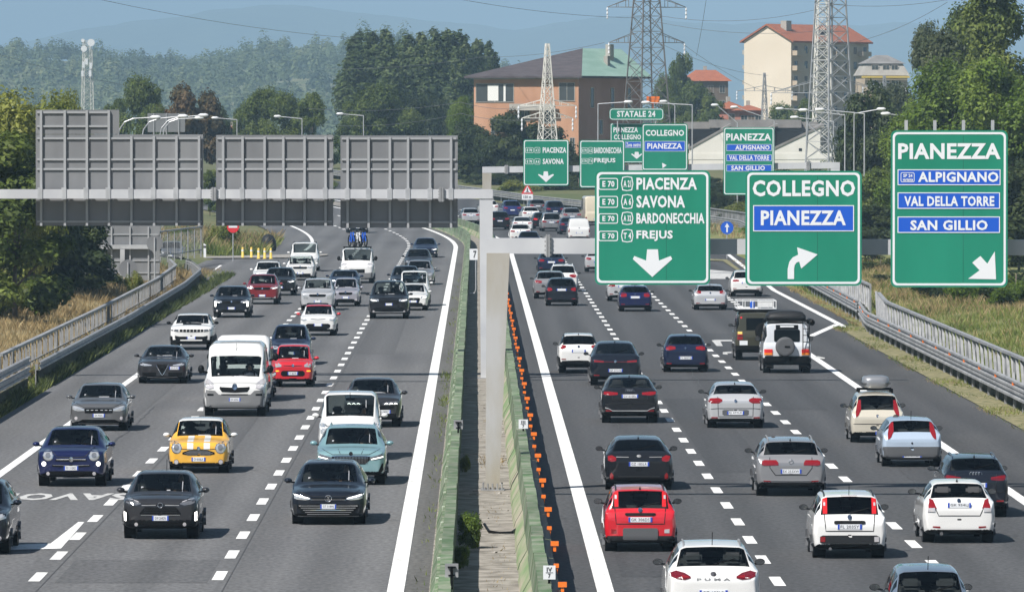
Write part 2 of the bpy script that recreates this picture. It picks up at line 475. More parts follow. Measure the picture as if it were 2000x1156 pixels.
def dashes(name, offs, d0, d1, first, per=7.54, ln=3.0, w=.24):
    ds = []; d = first
    while d > d0: d -= per
    V = []; F = []
    while d < d1:
        if d > d0:
            o = float(interp(offs, d)); n = 2
            b = len(V)
            for q in (0, .5, 1):
                for s in (-1, 1):
                    p = rp(o + s*w/2, d + ln*q, .008); V.append(p[:])
            F += [(b, b+1, b+3, b+2), (b+2, b+3, b+5, b+4)]
        d += per
    return structure(name, np_mesh(name, V, F, [M['white_paint']]))
def seam_line(name, offs, d0, d1, w=.022):
    return structure(name, strip_mesh(name, d0, d1, [(a, b - w/2) for a, b in offs], [(a, b + w/2) for a, b in offs], .006, M['seam'], 4.0))
M['seam'] = pmat('bitumen joint', (.055,.055,.057), .7)
for o_ in ([(0,-5.08),(600,-5.13)], [(0,-8.78),(600,-8.9)]): seam_line('paving_joint', o_, 100, 560)
# phase: a dash of the left road lies at photo row 1083.7, of the right road at row 1093.8
K = FPX * HC
dashes('left_inner_dashes', [(0,-5.30),(600,-5.35)], 100, 900, K/827.7 - 1.4)
dashes('left_outer_dashes', [(0,-9.02),(600,-9.15)], 100, 900, K/(1048-256) - 1.4)
dashes('right_inner_dashes', [(0,6.12),(600,6.25)], 100, 900, K/837.8 - 1.4)
dashes('right_outer_dashes', [(0,9.66),(600,9.95)], 100, 900, K/847 - 1.4)
dashes('slip_lane_dashes', [(0,13.75),(330,13.75),(600,14.2)], 318, 560, 330, per=5, ln=2.5, w=.3)

def flat_poly(name, polys, mat, h=.010):
    mb = MB()
    for P in polys:
        tri = tessellate_polygon([[Vector((p[0], p[1], 0)) for p in P]])
        mb.add([(p[0], p[1], float(zroad(p[1])) + h) for p in P], [tuple(t) for t in tri])
    return structure(name, mb.mesh(name, M[mat]))
def gp(x, y):                                                     # a road point under a photo position
    d = K / (y - YH); return (px(x, d), d)
# the lettering painted for the oncoming drivers, upside down from here
V_, F_ = TEXTS['SAVON']
mb = MB()
ax, ad = gp(244, 978); bx, bd = gp(-14, 962)
mb.add([(ax + v[0]*(bx-ax), K/(978-YH) + 0.2 + (1-v[1])*3.4, .010) for v in V_], F_)
structure('road_lettering', mb.mesh('road_lettering', M['white_worn']))
def pl(pts, w): # poly line strip on the road
    out = []
    for (a, b) in zip(pts[:-1], pts[1:]):
        a = Vector((*a, 0)); b = Vector((*b, 0)); d = (b-a).normalized(); n = Vector((-d.y, d.x, 0)) * (w/2)
        out.append([(a-n)[:2], (b-n)[:2], (b+n)[:2], (a+n)[:2]])
    return out
A_, B_, C_ = gp(0,1070), gp(106,1067), gp(158,1021)
flat_poly('gore_marking', [[gp(0,1065), gp(98,1062), gp(152,1020), gp(164,1020), gp(118,1072), gp(0,1075)]], 'white_paint')
flat_poly('lane_arrow', [[gp(1397,664), gp(1443,664), gp(1443,666.5), gp(1407,667), gp(1412,676), gp(1400,676), gp(1390,665)],
                         [gp(1412,688), gp(1432,687), gp(1434,689.5), gp(1420,690), gp(1422,693), gp(1412,692)]], 'white_worn')
flat_poly('slip_arrow', [[gp(1590,697), gp(1598,696), gp(1612,699), gp(1610,701), gp(1598,700)]], 'white_worn')
# dark lines across the decks
for k, y in enumerate((745, 965)):
    d = K / (y - YH)
    flat_poly('dark_cross_line', [[(px(620 if y < 800 else 540, d) - (0 if y < 800 else 8), d-.25), (croad(d)-.96, d-.25), (croad(d)-.96, d+.25), (px(620 if y < 800 else 540, d) - (0 if y < 800 else 8), d+.25)]] if y < 800 else
              [[(croad(d)+1.7, d-.25), (croad(d)+16, d-.25), (croad(d)+16, d+.25), (croad(d)+1.7, d+.25)]], 'black', .006)
d = K / (742 - YH)
flat_poly('dark_cross_line', [[(croad(d)+1.7, d-.25), (croad(d)+16, d-.25), (croad(d)+16, d+.25), (croad(d)+1.7, d+.25)]], 'black', .006)
# entry ramp mouth on the left, exit mouth on the right, their kerbs and gores
flat_poly('entry_ramp', [[gp(150,506), gp(330,506), gp(404,509), gp(620,512), gp(640,560), gp(412,560), gp(404,545), gp(398,530), gp(300,520)]], 'asphalt_l', .03)
flat_poly('entry_kerb', [[gp(402,506), gp(600,505), gp(640,500), gp(640,498), gp(560,499), gp(402,503)]], 'gravel', .08)
flat_poly('entry_mark', [[gp(414,530), gp(418,530), gp(434,519), gp(429,519)], [gp(398,556), gp(402,556), gp(424,561), gp(420,562)]], 'white_paint', .036)
flat_poly('exit_gore', [[gp(1386,545), gp(1425,545), gp(1432,531), gp(1386,527)]], 'white_worn', .012)
flat_poly('exit_kerb', [[gp(1386,507), gp(1420,508), gp(1446,528), gp(1440,530), gp(1412,511), gp(1386,510)]], 'dirt', .05)

# old patches and sealed cracks in the asphalt
M['patch_l'] = asphalt('asphalt patch', (.088,.088,.091), (.108,.108,.110), (.098,.098,.10), 0.35)
M['patch_r'] = asphalt('asphalt patch dark', (.048,.049,.052), (.060,.061,.064), (.070,.071,.073))
for nm, o0, o1, d0, d1 in (('l',-8.7,-7.0,206,262),('l',-12.5,-10.9,228,300),('l',-5.0,-3.4,300,380),('l',-8.6,-5.5,148,156),('r',6.4,8.0,196,250),('r',10.0,11.6,240,330),('r',3.0,4.6,150,178),('r',3.1,5.9,300,318)):
    structure('asphalt_patch', strip_mesh('asphalt_patch', d0, d1, o0, o1, .0045, M['patch_' + nm], 2.0))
_rc = random.Random(12)
for o0, d0, n in ((-10.6,205,22),(-3.6,190,26),(-6.9,250,30),(4.4,225,20),(11.4,170,18),(8.1,262,26),(4.0,260,22)):
    mb = MB(); o = o0; P = []
    for k in range(n): P.append((o, d0 + k*1.8)); o += _rc.uniform(-.09, .09)
    for (a, p), (b, q) in zip(P[:-1], P[1:]):
        w = _rc.uniform(.012, .03); mb.add([rp(a-w, p, .007), rp(a+w, p, .007), rp(b+w, q, .007), rp(b-w, q, .007)], [(0,1,2,3)])
    structure('sealed_crack', mb.mesh('sealed_crack', [M['seam']]))

# ------------------------------------------------------------------ median barriers
def sweep(name, prof, d0, d1, mats, mfun=None, seg=4.0, jit=0.0, seed=1, parent=None, off=lambda d: 0.0):
    """sweep a cross profile (offset, height) along the road in separate panels"""
    rg = random.Random(seed); mb = MB(); n = len(prof); d = d0
    while d < d1:
        e = min(d + seg - .03, d1); jx = rg.uniform(-jit, jit); jz = rg.uniform(-jit, jit) * .5
        vs = []
        for q in (d, e):
            for (o, h) in prof: vs.append(rp(o + jx + off(q), q, h + (jz if h > .3 else 0)))
        fs = [(k, (k+1) % n, n + (k+1) % n, n + k) for k in range(n)]
        b = len(mb.v); mb.add(vs, fs)
        if mfun:
            for k in range(n): mb.m[len(mb.m) - n + k] = mfun(k)
        mb.add(vs[:n], [tuple(range(n))]); mb.add(vs[n:], [tuple(range(n-1,-1,-1))])
        d += seg
    me = mb.mesh(name, mats)
    return link_mesh(name, me, parent)
BL = [(-.93,.02),(-.91,.14),(-.80,.40),(-.76,.80),(-.70,.81),(-.69,.92),(-.46,.92),(-.46,.42),(-.46,.16),(-.46,.02)]
tb = tag(sweep('median_barrier', BL, 100, 720, [M['bargreen'], M['bargreen_d']], lambda k: 1 if k in (0, 9) else 0, 3.25, .014, 2),
         'green median barrier beside the oncoming carriageway, its top stepped and edged with pale clips', 'barrier')
mc = MB(); mc.box(-.02,.04,-.10,.10,-.05,.06); mc = mc.mesh('reflector_clip', [M['clip']])
d = 104.0
while d < 420: link_mesh('reflector_clip', mc, tb, loc=rp(-.75, d, .76)); d += 6.5
pass
BR = [(.86,.02),(.90,.16),(1.06,.44),(1.12,.86),(1.12,.95),(1.36,.95),(1.37,.86),(1.52,.84),(1.52,.40),(1.62,.14),(1.64,.02)]
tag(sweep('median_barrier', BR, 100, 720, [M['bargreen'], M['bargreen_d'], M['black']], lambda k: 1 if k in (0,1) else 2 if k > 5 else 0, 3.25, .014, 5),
    'green median barrier with black road side and orange delineators beside the right carriageway', 'barrier')
me1 = MB(); me1.box(-.08,.08,-.02,.02,-.048,.048); me1.box(-.03,.03,.0,.05,-.16,-.055)
mo = me1.mesh('delineator', [M['orange']])
me2 = MB(); me2.box(-.05,.05,-.02,.02,-.04,.04); me2.box(-.03,.03,.0,.05,-.16,-.05)
mo2 = me2.mesh('delineator', [M['orange']])
d = 132.6; k = 0
while d < 430:
    big = k % 2 == 0
    tag(link_mesh('delineator', mo if big else mo2, loc=rp(1.57 if big else 1.53, d, .93 if big else .88)),
        'orange rectangular delineator clipped to the road side of the right median barrier', 'delineator', 'orange delineators along the median barrier')
    d += 6.6; k += 1
# marker plates on the barriers
def marker(x, y, w, h, d, rows, label, back=False):
    e = empty('marker_plate', (px(x, d), d, pz(y, d)), 0, label, 'sign')
    s = d / FPX
    mb = MB(); mb.box(-w*s/2, w*s/2, 0, .02, -h*s/2, h*s/2); mb.obj('plate', M['galv_d'] if back else M['swhite'], e)
    mb = MB(); mb.box(-.025, .025, -.05 if back else .021, -.005 if back else .06, -h*s/2-.22, h*s*.3); mb.obj('post', M['black'], e)
    if back:
        mb = MB(); mb.box(-w*s*.3, w*s*.3, -.05, -.002, h*s*.18, h*s*.3); mb.box(-w*s*.25, w*s*.25, -.05, -.002, -h*s*.4, -h*s*.3); mb.obj('bracket', M['black'], e)
    else:
        mb = MB()
        text_mb(mb, rows[0], -w*s*.22, w*s*.22, h*s*.06, h*s*.38, -.006)
        text_mb(mb, rows[1], -w*s*.10, w*s*.10, -h*s*.40, -h*s*.08, -.006)
        mb.obj('lettering', M['ink'], e)
        mb = MB(); mb.box(-w*s*.3, w*s*.3, -.007, -.001, -h*s*.02, h*s*.01); mb.obj('divider', M['ink'], e)
marker(1073, 1118, 24, 27, 14200*8.05/(1118-256), ('IV','7'), 'white distance marker reading IV over 7 on the right median barrier')
marker(1022, 828, 18, 18, 14200*8.05/(828-256), ('III','7'), 'white distance marker reading III over 7 on the right median barrier')
marker(882, 1114, 26, 27, 14200*8.05/(1114-256), None, 'back of the larger, lower square marker plate on the left median barrier', True)
marker(895, 829, 18, 18, 14200*8.05/(829-256), None, 'back of the smaller, higher square marker plate on the left median barrier', True)
e = empty('marker_plate', (px(925,395), 395, 0.3), 0, 'grey distance marker reading 7 on a bent pole in the median, beside the gantry post', 'sign')
mb = MB(); mb.box(-.22,.22,0,.03,1.9,2.5); mb.obj('plate', M['swhite'], e)
mb = MB(); text_mb(mb, '7', -.02,.16,2.0,2.4,-.006); mb.obj('lettering', M['ink'], e)
mb = MB(); mb.tube([(-.2,.06,.1),(.05,.06,.1),(.12,.06,.3),(.12,.06,2.3)], .03); mb.obj('post', M['galv'], e)
# rubble and a fallen rubber strip on the median floor
rg = random.Random(8)
for k in range(46):
    d = rg.uniform(128, 260); o = rg.uniform(-.1, .85); s = rg.uniform(.02, .07)
    bm = bmesh.new(); bmesh.ops.create_icosphere(bm, subdivisions=1, radius=s)
    for v in bm.verts: v.co *= rg.uniform(.6, 1.3); v.co.z *= .6
    me = bpy.data.meshes.new('stone'); bm.to_mesh(me); bm.free(); me.materials.append(M['gravel'])
    tag(link_mesh('stone', me, loc=rp(o, d, .03)), 'small pale stone lying on the concrete median floor', 'stone', 'loose stones on the median floor')
mb = MB(); mb.tube([(px(945,165), 168, .12), (px(955,165), 166, .06), (px(975,165), 165.5, .05), (px(1000,165), 165.6, .06), (px(1014,165), 167, .1)], .035, 6)
tag(mb.obj('rubber_strip', M['black']), 'torn black rubber strip lying across the median floor', 'debris')
mb = MB()
for k in range(40):
    d = 110 + k * 4.6 + rg.uniform(-.5,.5); a_ = rg.uniform(-.7,.2); p = rp(.28, d, .024); mb.box(p.x+a_, p.x+min(.58, a_+rg.uniform(.3,1.2)), d, d+rg.uniform(.04,.12), p.z-.002, p.z + rg.uniform(.003,.02))
tag(mb.obj('floor_joints', M['gravel']), kind='structure')
# ------------------------------------------------------------------ guardrails and parapet railings
def guardrail(d0, d1, off, label, heights=(.72,), side=1, posts=4.0, refl=False, dark=True, name='guardrail', h0=0.0, under=None):
    """W-beam rail: side = +1 when the road lies at smaller offset (right verge), -1 for the left verge"""
    root = empty(name, rp(off(d0), d0), 0, label, 'guardrail')
    base = rp(off(d0), d0)
    ds = np.arange(d0, d1 + .01, 4.0)
    prof = [(.00,-.16),(-.07,-.13),(-.07,-.06),(-.01,-.03),(-.01,.03),(-.07,.06),(-.07,.13),(.00,.16)]
    for hh in heights:
        vs = []; n = len(prof) * 2
        for d in ds:
            for (o, h) in prof: vs.append(rp(off(d) + side*(o-.02), d, hh + h0 + h) - base)
            for (o, h) in prof[::-1]: vs.append(rp(off(d) + side*(o), d, hh + h0 + h) - base)
        mb = MB()
        mb.add(vs, [(i*n+k, i*n+(k+1)%n, (i+1)*n+(k+1)%n, (i+1)*n+k) for i in range(len(ds)-1) for k in range(n)] + [tuple(range(n)), tuple((len(ds)-1)*n + k for k in range(n))])
        mb.obj('rail', M['galv_r'], root)
    mp = MB(); mp.box(-.05, .05, -.03, .03, -.05, max(heights) + h0 + .05)
    me = mp.mesh('post', [M['galv_d']])
    d = d0 + .5; c = 0
    while d < d1 and c < 95:
        link_mesh('post', me, root, loc=rp(off(d) + side*.10, d) - base); d += posts; c += 1
    if under:
        mb = MB(); vs = []
        for d in ds:
            q = .02 if side < 0 else .25; vs += [rp(off(d) + side*q, d, 0.0) - base, rp(off(d) + side*q, d, under) - base, rp(off(d) + side*(q+.06), d, under) - base, rp(off(d) + side*(q+.06), d, 0.0) - base]
        mb.add(vs, [(i*4+k, i*4+(k+1)%4, i*4+4+(k+1)%4, i*4+4+k) for i in range(len(ds)-1) for k in range(4)])
        mb.obj('weed_shade_wall', M['weed_shade'], root)  # dark wall: weeds on the left, plus painted shade beneath the rails
    if refl:
        mr = MB(); mr.box(-.05,.05,-.06,.06,-.05,.05); mr = mr.mesh('reflector', [M['orange']])
        d = d0 + 3
        while d < d1:
            link_mesh('reflector', mr, root, loc=rp(off(d) - side*.05, d, max(heights) + h0 + .02) - base); d += 8
    return root

def railing(d0, d1, off, label, h=1.15, z0=0.0, slant=0.0, step=.55, w=.05, side=1):
    base = rp(off(d0), d0)
    root = empty('parapet_railing', base, 0, label, 'railing')
    ds = np.arange(d0, d1 + .01, 4.0)
    for nm, hh, ww, th in (('top_rail', h, .18, .09), ('bottom_rail', .12, .06, .05)):
        mb = MB()
        for a, b in zip(ds[:-1], ds[1:]): mb.bar(rp(off(a), a, z0+hh) - base, rp(off(b), b, z0+hh) - base, ww, th)
        mb.obj(nm, M['galv_r'], root)
    mb = MB(); d = d0; c = 0
    while d < d1:
        mb.bar(rp(off(d), d, z0-.2) - base, rp(off(d), d + slant, z0+h) - base, w, .03); d += step
    tag(mb.obj('slat_infill', M['galv_d'], root), kind='stuff')
    mb = MB(); mb.box(-.05, .05, -.04, .04, -.4, h-.04); pm = mb.mesh('post', [M['galv_d']]); d = d0
    while d < d1: link_mesh('post', pm, root, loc=rp(off(d)+side*.05, d, z0) - base); d += 4.0
    return root

offL = lambda d: float(interp([(0,-15.75),(330,-15.8),(400,-16.1),(440,-16.7),(465,-18.2),(480,-19.5)], d))
offL2 = lambda d: offL(d) - 1.5
guardrail(262, 474, offL, 'silver guardrail along the left verge in front of the parapet railing', (.74,), -1, under=.58)
guardrail(120, 258, offL, 'nearer double silver guardrail at the left edge of the photo', (.74, 1.12), -1, under=.5)
railing(264, 462, offL2, 'silver parapet railing with close upright bars behind the left guardrail', 0.92, 0.15, 0.0, 1.9, .06, side=-1)
offF = lambda d: -21.6 + (d - 466) * .073
railing(466, 503, offF, 'light wire fence on the far left beyond the sign back, above the dry grass', 1.7, 0.9, 0.0, .8, .03, side=-1)
offR = lambda d: float(interp([(0,17.75),(330,17.7),(352,18.5),(420,19.0),(500,19.6),(560,21.5),(640,25),(700,23.2),(760,19.6),(900,19.6)], d))
guardrail(100, 231, offR, 'nearest double guardrail on the right verge, cut by the right photo edge', (.56,.88), 1, refl=True, under=.80)
guardrail(228, 350, offR, 'middle double guardrail on the right verge in front of the slanted parapet bars', (.56,.88), 1, refl=True, under=.80)
guardrail(352, 540, offR, 'farther guardrail on the right verge beside the white corner line, seen between the green signs', (.56,.88), 1, refl=True, under=.8)
guardrail(545, 890, offR, 'far guardrail curving left behind the queue of cars under the trees', (.62,.98), 1, 5.0, under=.5)
railing(240, 350, lambda d: offR(d) + .9, 'parapet railing with slanted upright plates behind the middle right guardrail', 1.35, 0.1, 1.6, 2.2, .10)
railing(362, 480, lambda d: offR(d) + 1.0, 'farther parapet railing behind the right guardrail, partly behind the green turn sign', 1.45, 0.1, 1.2, 2.4, .09)
railing(560, 700, lambda d: offR(d) + .8, 'bright parapet railing on the far exit bend beside the round blue sign', 1.5, 0.2, 0, 1.0, .10)

# ------------------------------------------------------------------ gantries and signs
def rrect(x0, x1, z0, z1, r, n=5):
    pts = []
    for cx, cz, a0 in ((x1-r, z0+r, -90), (x1-r, z1-r, 0), (x0+r, z1-r, 90), (x0+r, z0+r, 180)):
        for k in range(n+1):
            a = R(a0 + 90*k/n); pts.append((cx + r*math.cos(a), cz + r*math.sin(a)))
    return pts
def ring_mb(mb, po, pi, y0, y1, m=0):
    n = len(po)
    vs = [(p[0], y0, p[1]) for p in po] + [(p[0], y0, p[1]) for p in pi] + [(p[0], y1, p[1]) for p in po] + [(p[0], y1, p[1]) for p in pi]
    fs = []
    for i in range(n):
        j = (i+1) % n
        fs += [(i, j, n+j, n+i), (2*n+i, 2*n+j, j, i), (n+i, n+j, 3*n+j, 3*n+i)]
    mb.add(vs, fs, m)

class Sign:
    """a panel drawn in photo pixels but built in metres at distance d"""
    def __init__(s, d, x0, x1, y0, y1, label, border=True, rad=.14, name='road_sign', group=None):
        s.d = d; s.c = ((x0+x1)/2, (y0+y1)/2)
        s.e = empty(name, (px(s.c[0], d), d, pz(s.c[1], d)), 0, label, 'road sign', group)
        s.k = d / FPX
        X0, X1 = (x0-s.c[0])*s.k, (x1-s.c[0])*s.k; Z0, Z1 = (s.c[1]-y1)*s.k, (s.c[1]-y0)*s.k
        mb = MB(); mb.prism(rrect(X0, X1, Z0, Z1, rad), 0, .05); mb.obj('panel', M['sgreen'], s.e)
        mb = MB()
        for i in range(1, 4):
            x = X0 + (X1-X0)*i/4; mb.box(x-.03, x+.03, .052, .12, Z0+.05, Z1-.05)
        mb.obj('back_ribs', M['alu_rib'], s.e)
        if border:
            a, b = .045, .045 + .055
            mb = MB(); ring_mb(mb, rrect(X0+a, X1-a, Z0+a, Z1-a, rad*.85), rrect(X0+b, X1-b, Z0+b, Z1-b, rad*.7), -.006, 0); mb.obj('border', M['swhite'], s.e)
        if (x1-x0)*s.k > 2.6:
            mb = MB(); xm = X0 + (X1-X0)*.62; mb.box(xm-.006, xm+.006, -.0025, .001, Z0+.13, Z1-.13); mb.obj('sheet_joint', M['sgreen_d'], s.e)
    def p(s, x, y): return ((x-s.c[0])*s.k, (s.c[1]-y)*s.k)
    def text(s, t, x0, x1, y0, y1, parent=None, y=-.008):
        mb = MB(); a = s.p(x0, y1); b = s.p(x1, y0); text_mb(mb, t, a[0], b[0], a[1], b[1], y)
        return mb.obj('lettering', M['swhite'], parent or s.e)
    def blue(s, x0, x1, y0, y1):
        mb = MB(); a = s.p(x0, y1); b = s.p(x1, y0); mb.box(a[0], b[0], -.010, 0, a[1], b[1]); o = mb.obj('blue_field', M['sblue'], s.e)
        w = .022; mb = MB(); q = lambda i: [(a[0]+i,a[1]+i),(b[0]-i,a[1]+i),(b[0]-i,b[1]-i),(a[0]+i,b[1]-i)]
        ring_mb(mb, q(0.0), q(w), -.013, -.0102); mb.obj('outline', M['swhite'], o)
        return o
    def poly(s, pts, name='arrow'):
        mb = MB(); mb.prism([s.p(*q) for q in pts], -.008, -.001); return mb.obj(name, M['swhite'], s.e)
    def badge(s, t, x0, x1, y0, y1, hexa=False, lw=.022):
        a = s.p(x0, y1); b = s.p(x1, y0); r = .05 * (b[1]-a[1]) / .27
        if hexa:
            mx = (a[0]+b[0])/2; mz = (a[1]+b[1])/2; ix = (b[0]-a[0])*.10
            f = lambda i: [(a[0]+ix+i, a[1]+i), (mx, a[1]-.02+i), (b[0]-ix-i, a[1]+i), (b[0]-i, mz), (b[0]-ix-i, b[1]-i), (mx, b[1]+.02-i), (a[0]+ix+i, b[1]-i), (a[0]+i, mz)]
            po, pi = f(0), f(lw)
        else:
            po = rrect(a[0], b[0], a[1], b[1], r); pi = rrect(a[0]+lw, b[0]-lw, a[1]+lw, b[1]-lw, r*.7)
        mb = MB(); ring_mb(mb, po, pi, -.007, 0); o = mb.obj('route_badge', M['swhite'], s.e)
        w = x1-x0; h = y1-y0
        if t: s.text(t, x0 + w*.20, x1 - w*.18, y0 + h*.24, y1 - h*.24, o)

D1 = 184.6
g = Sign(D1, 1162, 1387, 333, 556, 'large green motorway sign reading PIACENZA, SAVONA, BARDONECCHIA, FREJUS with a down arrow')
for t, x1, y0, y1, b in (('PIACENZA',1361,347,371,'A 21'), ('SAVONA',1338,382,406,'A 6'), ('BARDONECCHIA',1376,416,437,'A 32'), ('FREJUS',1314,450,471,'T 4')):
    g.text(t, 1243, x1, y0, y1); g.badge('E 70', 1169, 1207, y0+1, y1); g.badge(b, 1213, 1237, y0-1, y1+1, True)
g.poly([(1264,487),(1285,487),(1287,509),(1310,500),(1313,506),(1274,541),(1236,506),(1239,500),(1262,509)])
g = Sign(D1, 1456, 1683, 334, 558, 'large green COLLEGNO sign with a blue PIANEZZA field and a right turn arrow')
g.text('COLLEGNO', 1470, 1670, 352, 384); b = g.blue(1471, 1668, 401, 452); g.text('PIANEZZA', 1486, 1652, 411, 440, b, -.016)
arc = [(1551.0,545.0),(1551.0,525.0)] + [(1551 + 10*(1-math.cos(R(a))), 524 - 13*math.sin(R(a))) for a in (30,60,90)] + [(1565,524.5),(1597,497),(1557,483),(1559,497.5)] + [(1539 + 22*(1-math.cos(R(a))), 524 - 26*math.sin(R(a))) for a in (80,55,30)] + [(1538.5,525),(1538.5,545)]
g.poly(arc)
g = Sign(D1, 1740, 1968, 255, 561, 'tallest green sign, PIANEZZA over three blue fields, with a diagonal arrow')
g.text('PIANEZZA', 1754, 1954, 280, 311)
b = g.blue(1753, 1954, 331, 362); g.text('ALPIGNANO', 1793, 1950, 336, 356, b, -.016)
a0 = g.p(1759, 356); a1 = g.p(1786, 337); mb = MB(); ring_mb(mb, rrect(a0[0],a1[0],a0[1],a1[1],.04), rrect(a0[0]+.015,a1[0]-.015,a0[1]+.015,a1[1]-.015,.03), -.018, -.012); mb.obj('route_badge', M['swhite'], b)
g.text('SP 24', 1764, 1782, 340, 346.5, b, -.016); g.text('variante', 1763, 1783, 348, 354, b, -.016)
b = g.blue(1753, 1953, 376, 408); g.text('VAL DELLA TORRE', 1766, 1942, 383, 403, b, -.016)
b = g.blue(1753, 1953, 423, 455); g.text('SAN GILLIO', 1778, 1929, 430, 450, b, -.016)
g.poly([(1943,491),(1945.5,545.5),(1891,544.5),(1913.5,528),(1899,513),(1915,500),(1928.5,515)])
for x in (1770, 1826, 1882, 1939):
    q = g.p(x, 236)[0]; mb = MB(); mb.box(q-.04, q+.04, .06, .14, -1.9, g.p(x, 235)[1]); mb.obj('support_post', M['galv'], g.e)

def beam(mb, x0, x1, yc, h, d, dep=.42):
    z = pz(yc, d); hh = h/2 * d/FPX
    mb.box(px(x0,d), px(x1,d), d-dep/2, d+dep/2, z-hh, z+hh)
def flange(name, root, x, yc, h, d, w=.10, dep=.62):
    z = pz(yc, d) - root.location.z; hh = h/2*d/FPX; mb = MB(); cx = px(x, d) - root.location.x
    mb.box(cx-w/2, cx-.008, -dep/2, dep/2, z-hh, z+hh); mb.box(cx+.008, cx+w/2, -dep/2, dep/2, z-hh, z+hh)
    for i in range(5):
        for sx in (-1, 1):
            zz = z - hh + (i+.5)*hh*2/5
            mb.box(cx+sx*(w/2), cx+sx*(w/2+.035), -dep/2+.02, -dep/2+.06, zz-.025, zz+.025)
    mb.obj(name, M['galv_d'], root)

def tapered_post(root, d, xt, wt, yt, xb, wb, zb, dep, mat, name='post'):
    """upright tapered box post; photo pixels for the top, its foot at height zb"""
    k = d/FPX; mb = MB(); L = root.location
    vs = []
    for (xc, w, z) in ((xb, wb, zb), (xt, wt, pz(yt, d))):
        x = px(xc, d); hw = w*k/2
        for sx, sy in ((-1,-1),(1,-1),(1,1),(-1,1)): vs.append((x + sx*hw - L.x, sy*dep/2 + (d - L.y), z - L.z))
    mb.add(vs, [(0,3,2,1),(4,5,6,7),(0,1,5,4),(1,2,6,5),(2,3,7,6),(3,0,4,7)])
    return mb.obj(name, mat, root)

# near right gantry: stained post in the median, beam to the right with bolted joints
DG = 185.2
g1 = empty('sign_gantry', (px(962, DG), DG, 0.02), 0, 'near grey gantry with rust stained tapered median post, behind the three biggest green signs', 'gantry')
def local_beam(root, x0, x1, yc, h, d, dep=.42, mat='beam', name='beam', yc2=None):
    k = d/FPX; hh = h/2*k; L = root.location; yc2 = yc if yc2 is None else yc2
    za, zb = pz(yc, d)-L.z, pz(yc2, d)-L.z; xa, xb = px(x0,d)-L.x, px(x1,d)-L.x
    vs = []
    for x, z in ((xa, za), (xb, zb)):
        for sy, sz in ((-1,-1),(1,-1),(1,1),(-1,1)): vs.append((x, sy*dep/2, z+sz*hh))
    mb = MB(); mb.add(vs, [(0,1,2,3),(7,6,5,4),(0,4,5,1),(1,5,6,2),(2,6,7,3),(3,7,4,0)])
    return mb.obj(name, M[mat], root)
local_beam(g1, 951, 2462, 480, 30, DG+.4, yc2=485)
g1.location.y = DG + .4
flange('joint_flange', g1, 1070, 480, 43, DG+.4)
tapered_post(g1, DG+.4, 973, 45, 494, 961.5, 27, 0.06, .44, M['post_stain'])
mb = MB(); mb.box(-.30,.30,-.36,.36,.02,.05)
for sx in range(5):
    for sy in (-1, 1): mb.tube([(-.24+.12*sx, sy*.30, .05), (-.24+.12*sx, sy*.30, .20)], .022, 6)
mb.obj('base_plate', M['galv_d'], g1)
tapered_post(g1, DG+.4, 2440, 45, 498, 2445, 32, 0.0, .44, M['beam'])
mb = MB(); mb.box(-.5,.5,-.5,.5,.0,.018); mb.obj('foundation', M['concrete'], g1)

# left gantry: beam with three sign backs
DL = 270.0
g2 = empty('sign_gantry', (px(949, DL), DL, 0.02), 0, 'grey gantry over the oncoming lanes carrying three panels seen from behind', 'gantry')
local_beam(g2, -60, 962.5, 379, 18, DL)
tapered_post(g2, DL, -47, 26, 388.5, -46, 22, 0.0, .36, M['beam'])
flange('joint_flange', g2, 418, 379, 26, DL, .16); flange('joint_flange', g2, 862, 380, 28, DL, .16)
tapered_post(g2, DL, 949.5, 26, 388.5, 950, 22, 0.0, .36, M['beam'])
mb = MB(); mb.box(-.34,.34,-.34,.34,0,.03); mb.obj('base_plate', M['galv_d'], g2)

def sign_back(d, x0, x1, y0, y1, ribs, hr, label, ext=None, ribs_ext=(), name='gantry_sign', clamp=None, mat='alu'):
    k = d/FPX; cx, cy = (x0+x1)/2, (y0+y1)/2
    e = empty(name, (px(cx,d), d, pz(cy,d)), 0, label, 'road sign')
    X = lambda x: (x-cx)*k
    Z = lambda y: (cy-y)*k
    mb = MB(); mb.box(X(x0), X(x1), 0, .05, Z(y1), Z(y0)); mb.obj('panel', M[mat], e)
    if ext:
        mb = MB(); mb.box(X(ext[0]), X(ext[1]), 0, .05, Z(ext[3])+.004, Z(ext[2])); mb.obj('upper_panel', M[mat], e)
    for i, r in enumerate(ribs):
        top = ext[2] + 1 if ext and r < ext[1] else y0 + 3
        mb = MB(); mb.box(X(r)-.045, X(r)+.045, -.11, -.001, Z(y1)+.0, Z(top)); mb.obj('upright_rib', M['alu_rib'], e)
    allr = [x0] + list(ribs) + [x1]
    for y in hr:
        mb = MB()
        xa, xb = (x0, x1) if y > y0 else (ext[0], ext[1])
        for a, b in zip(allr[:-1], allr[1:]):
            if b <= xb + 1: mb.box(X(a)+.05, X(b)-.05, -.06, -.002, Z(y)-.035, Z(y)+.035)
        mb.obj('cross_rail', M['alu_rib'], e)
    if clamp:
        mb = MB()
        for r in ribs: mb.box(X(r)-.08, X(r)+.08, -.68, -.10, Z(clamp+10)-.02, Z(clamp+10)+.02); mb.box(X(r)-.09, X(r)+.09, -.72, -.69, Z(clamp+9.5), Z(clamp-9.5-3)); mb.box(X(r)-.06, X(r)+.06, -.68, -.1, Z(clamp-10.5)-.02, Z(clamp-10.5)+.03)
        mb.obj('clamps', M['galv'], e)
    return e
DP = DL + .48
sign_back(DP, 70, 397, 263, 441, (80.6,127,170,213,257,301,345,389), (220,247,270.6,311.7,330.5,433), 'back of the widest grey sign panel, with a smaller panel above its left half', (70,233,215,262.5), clamp=379)
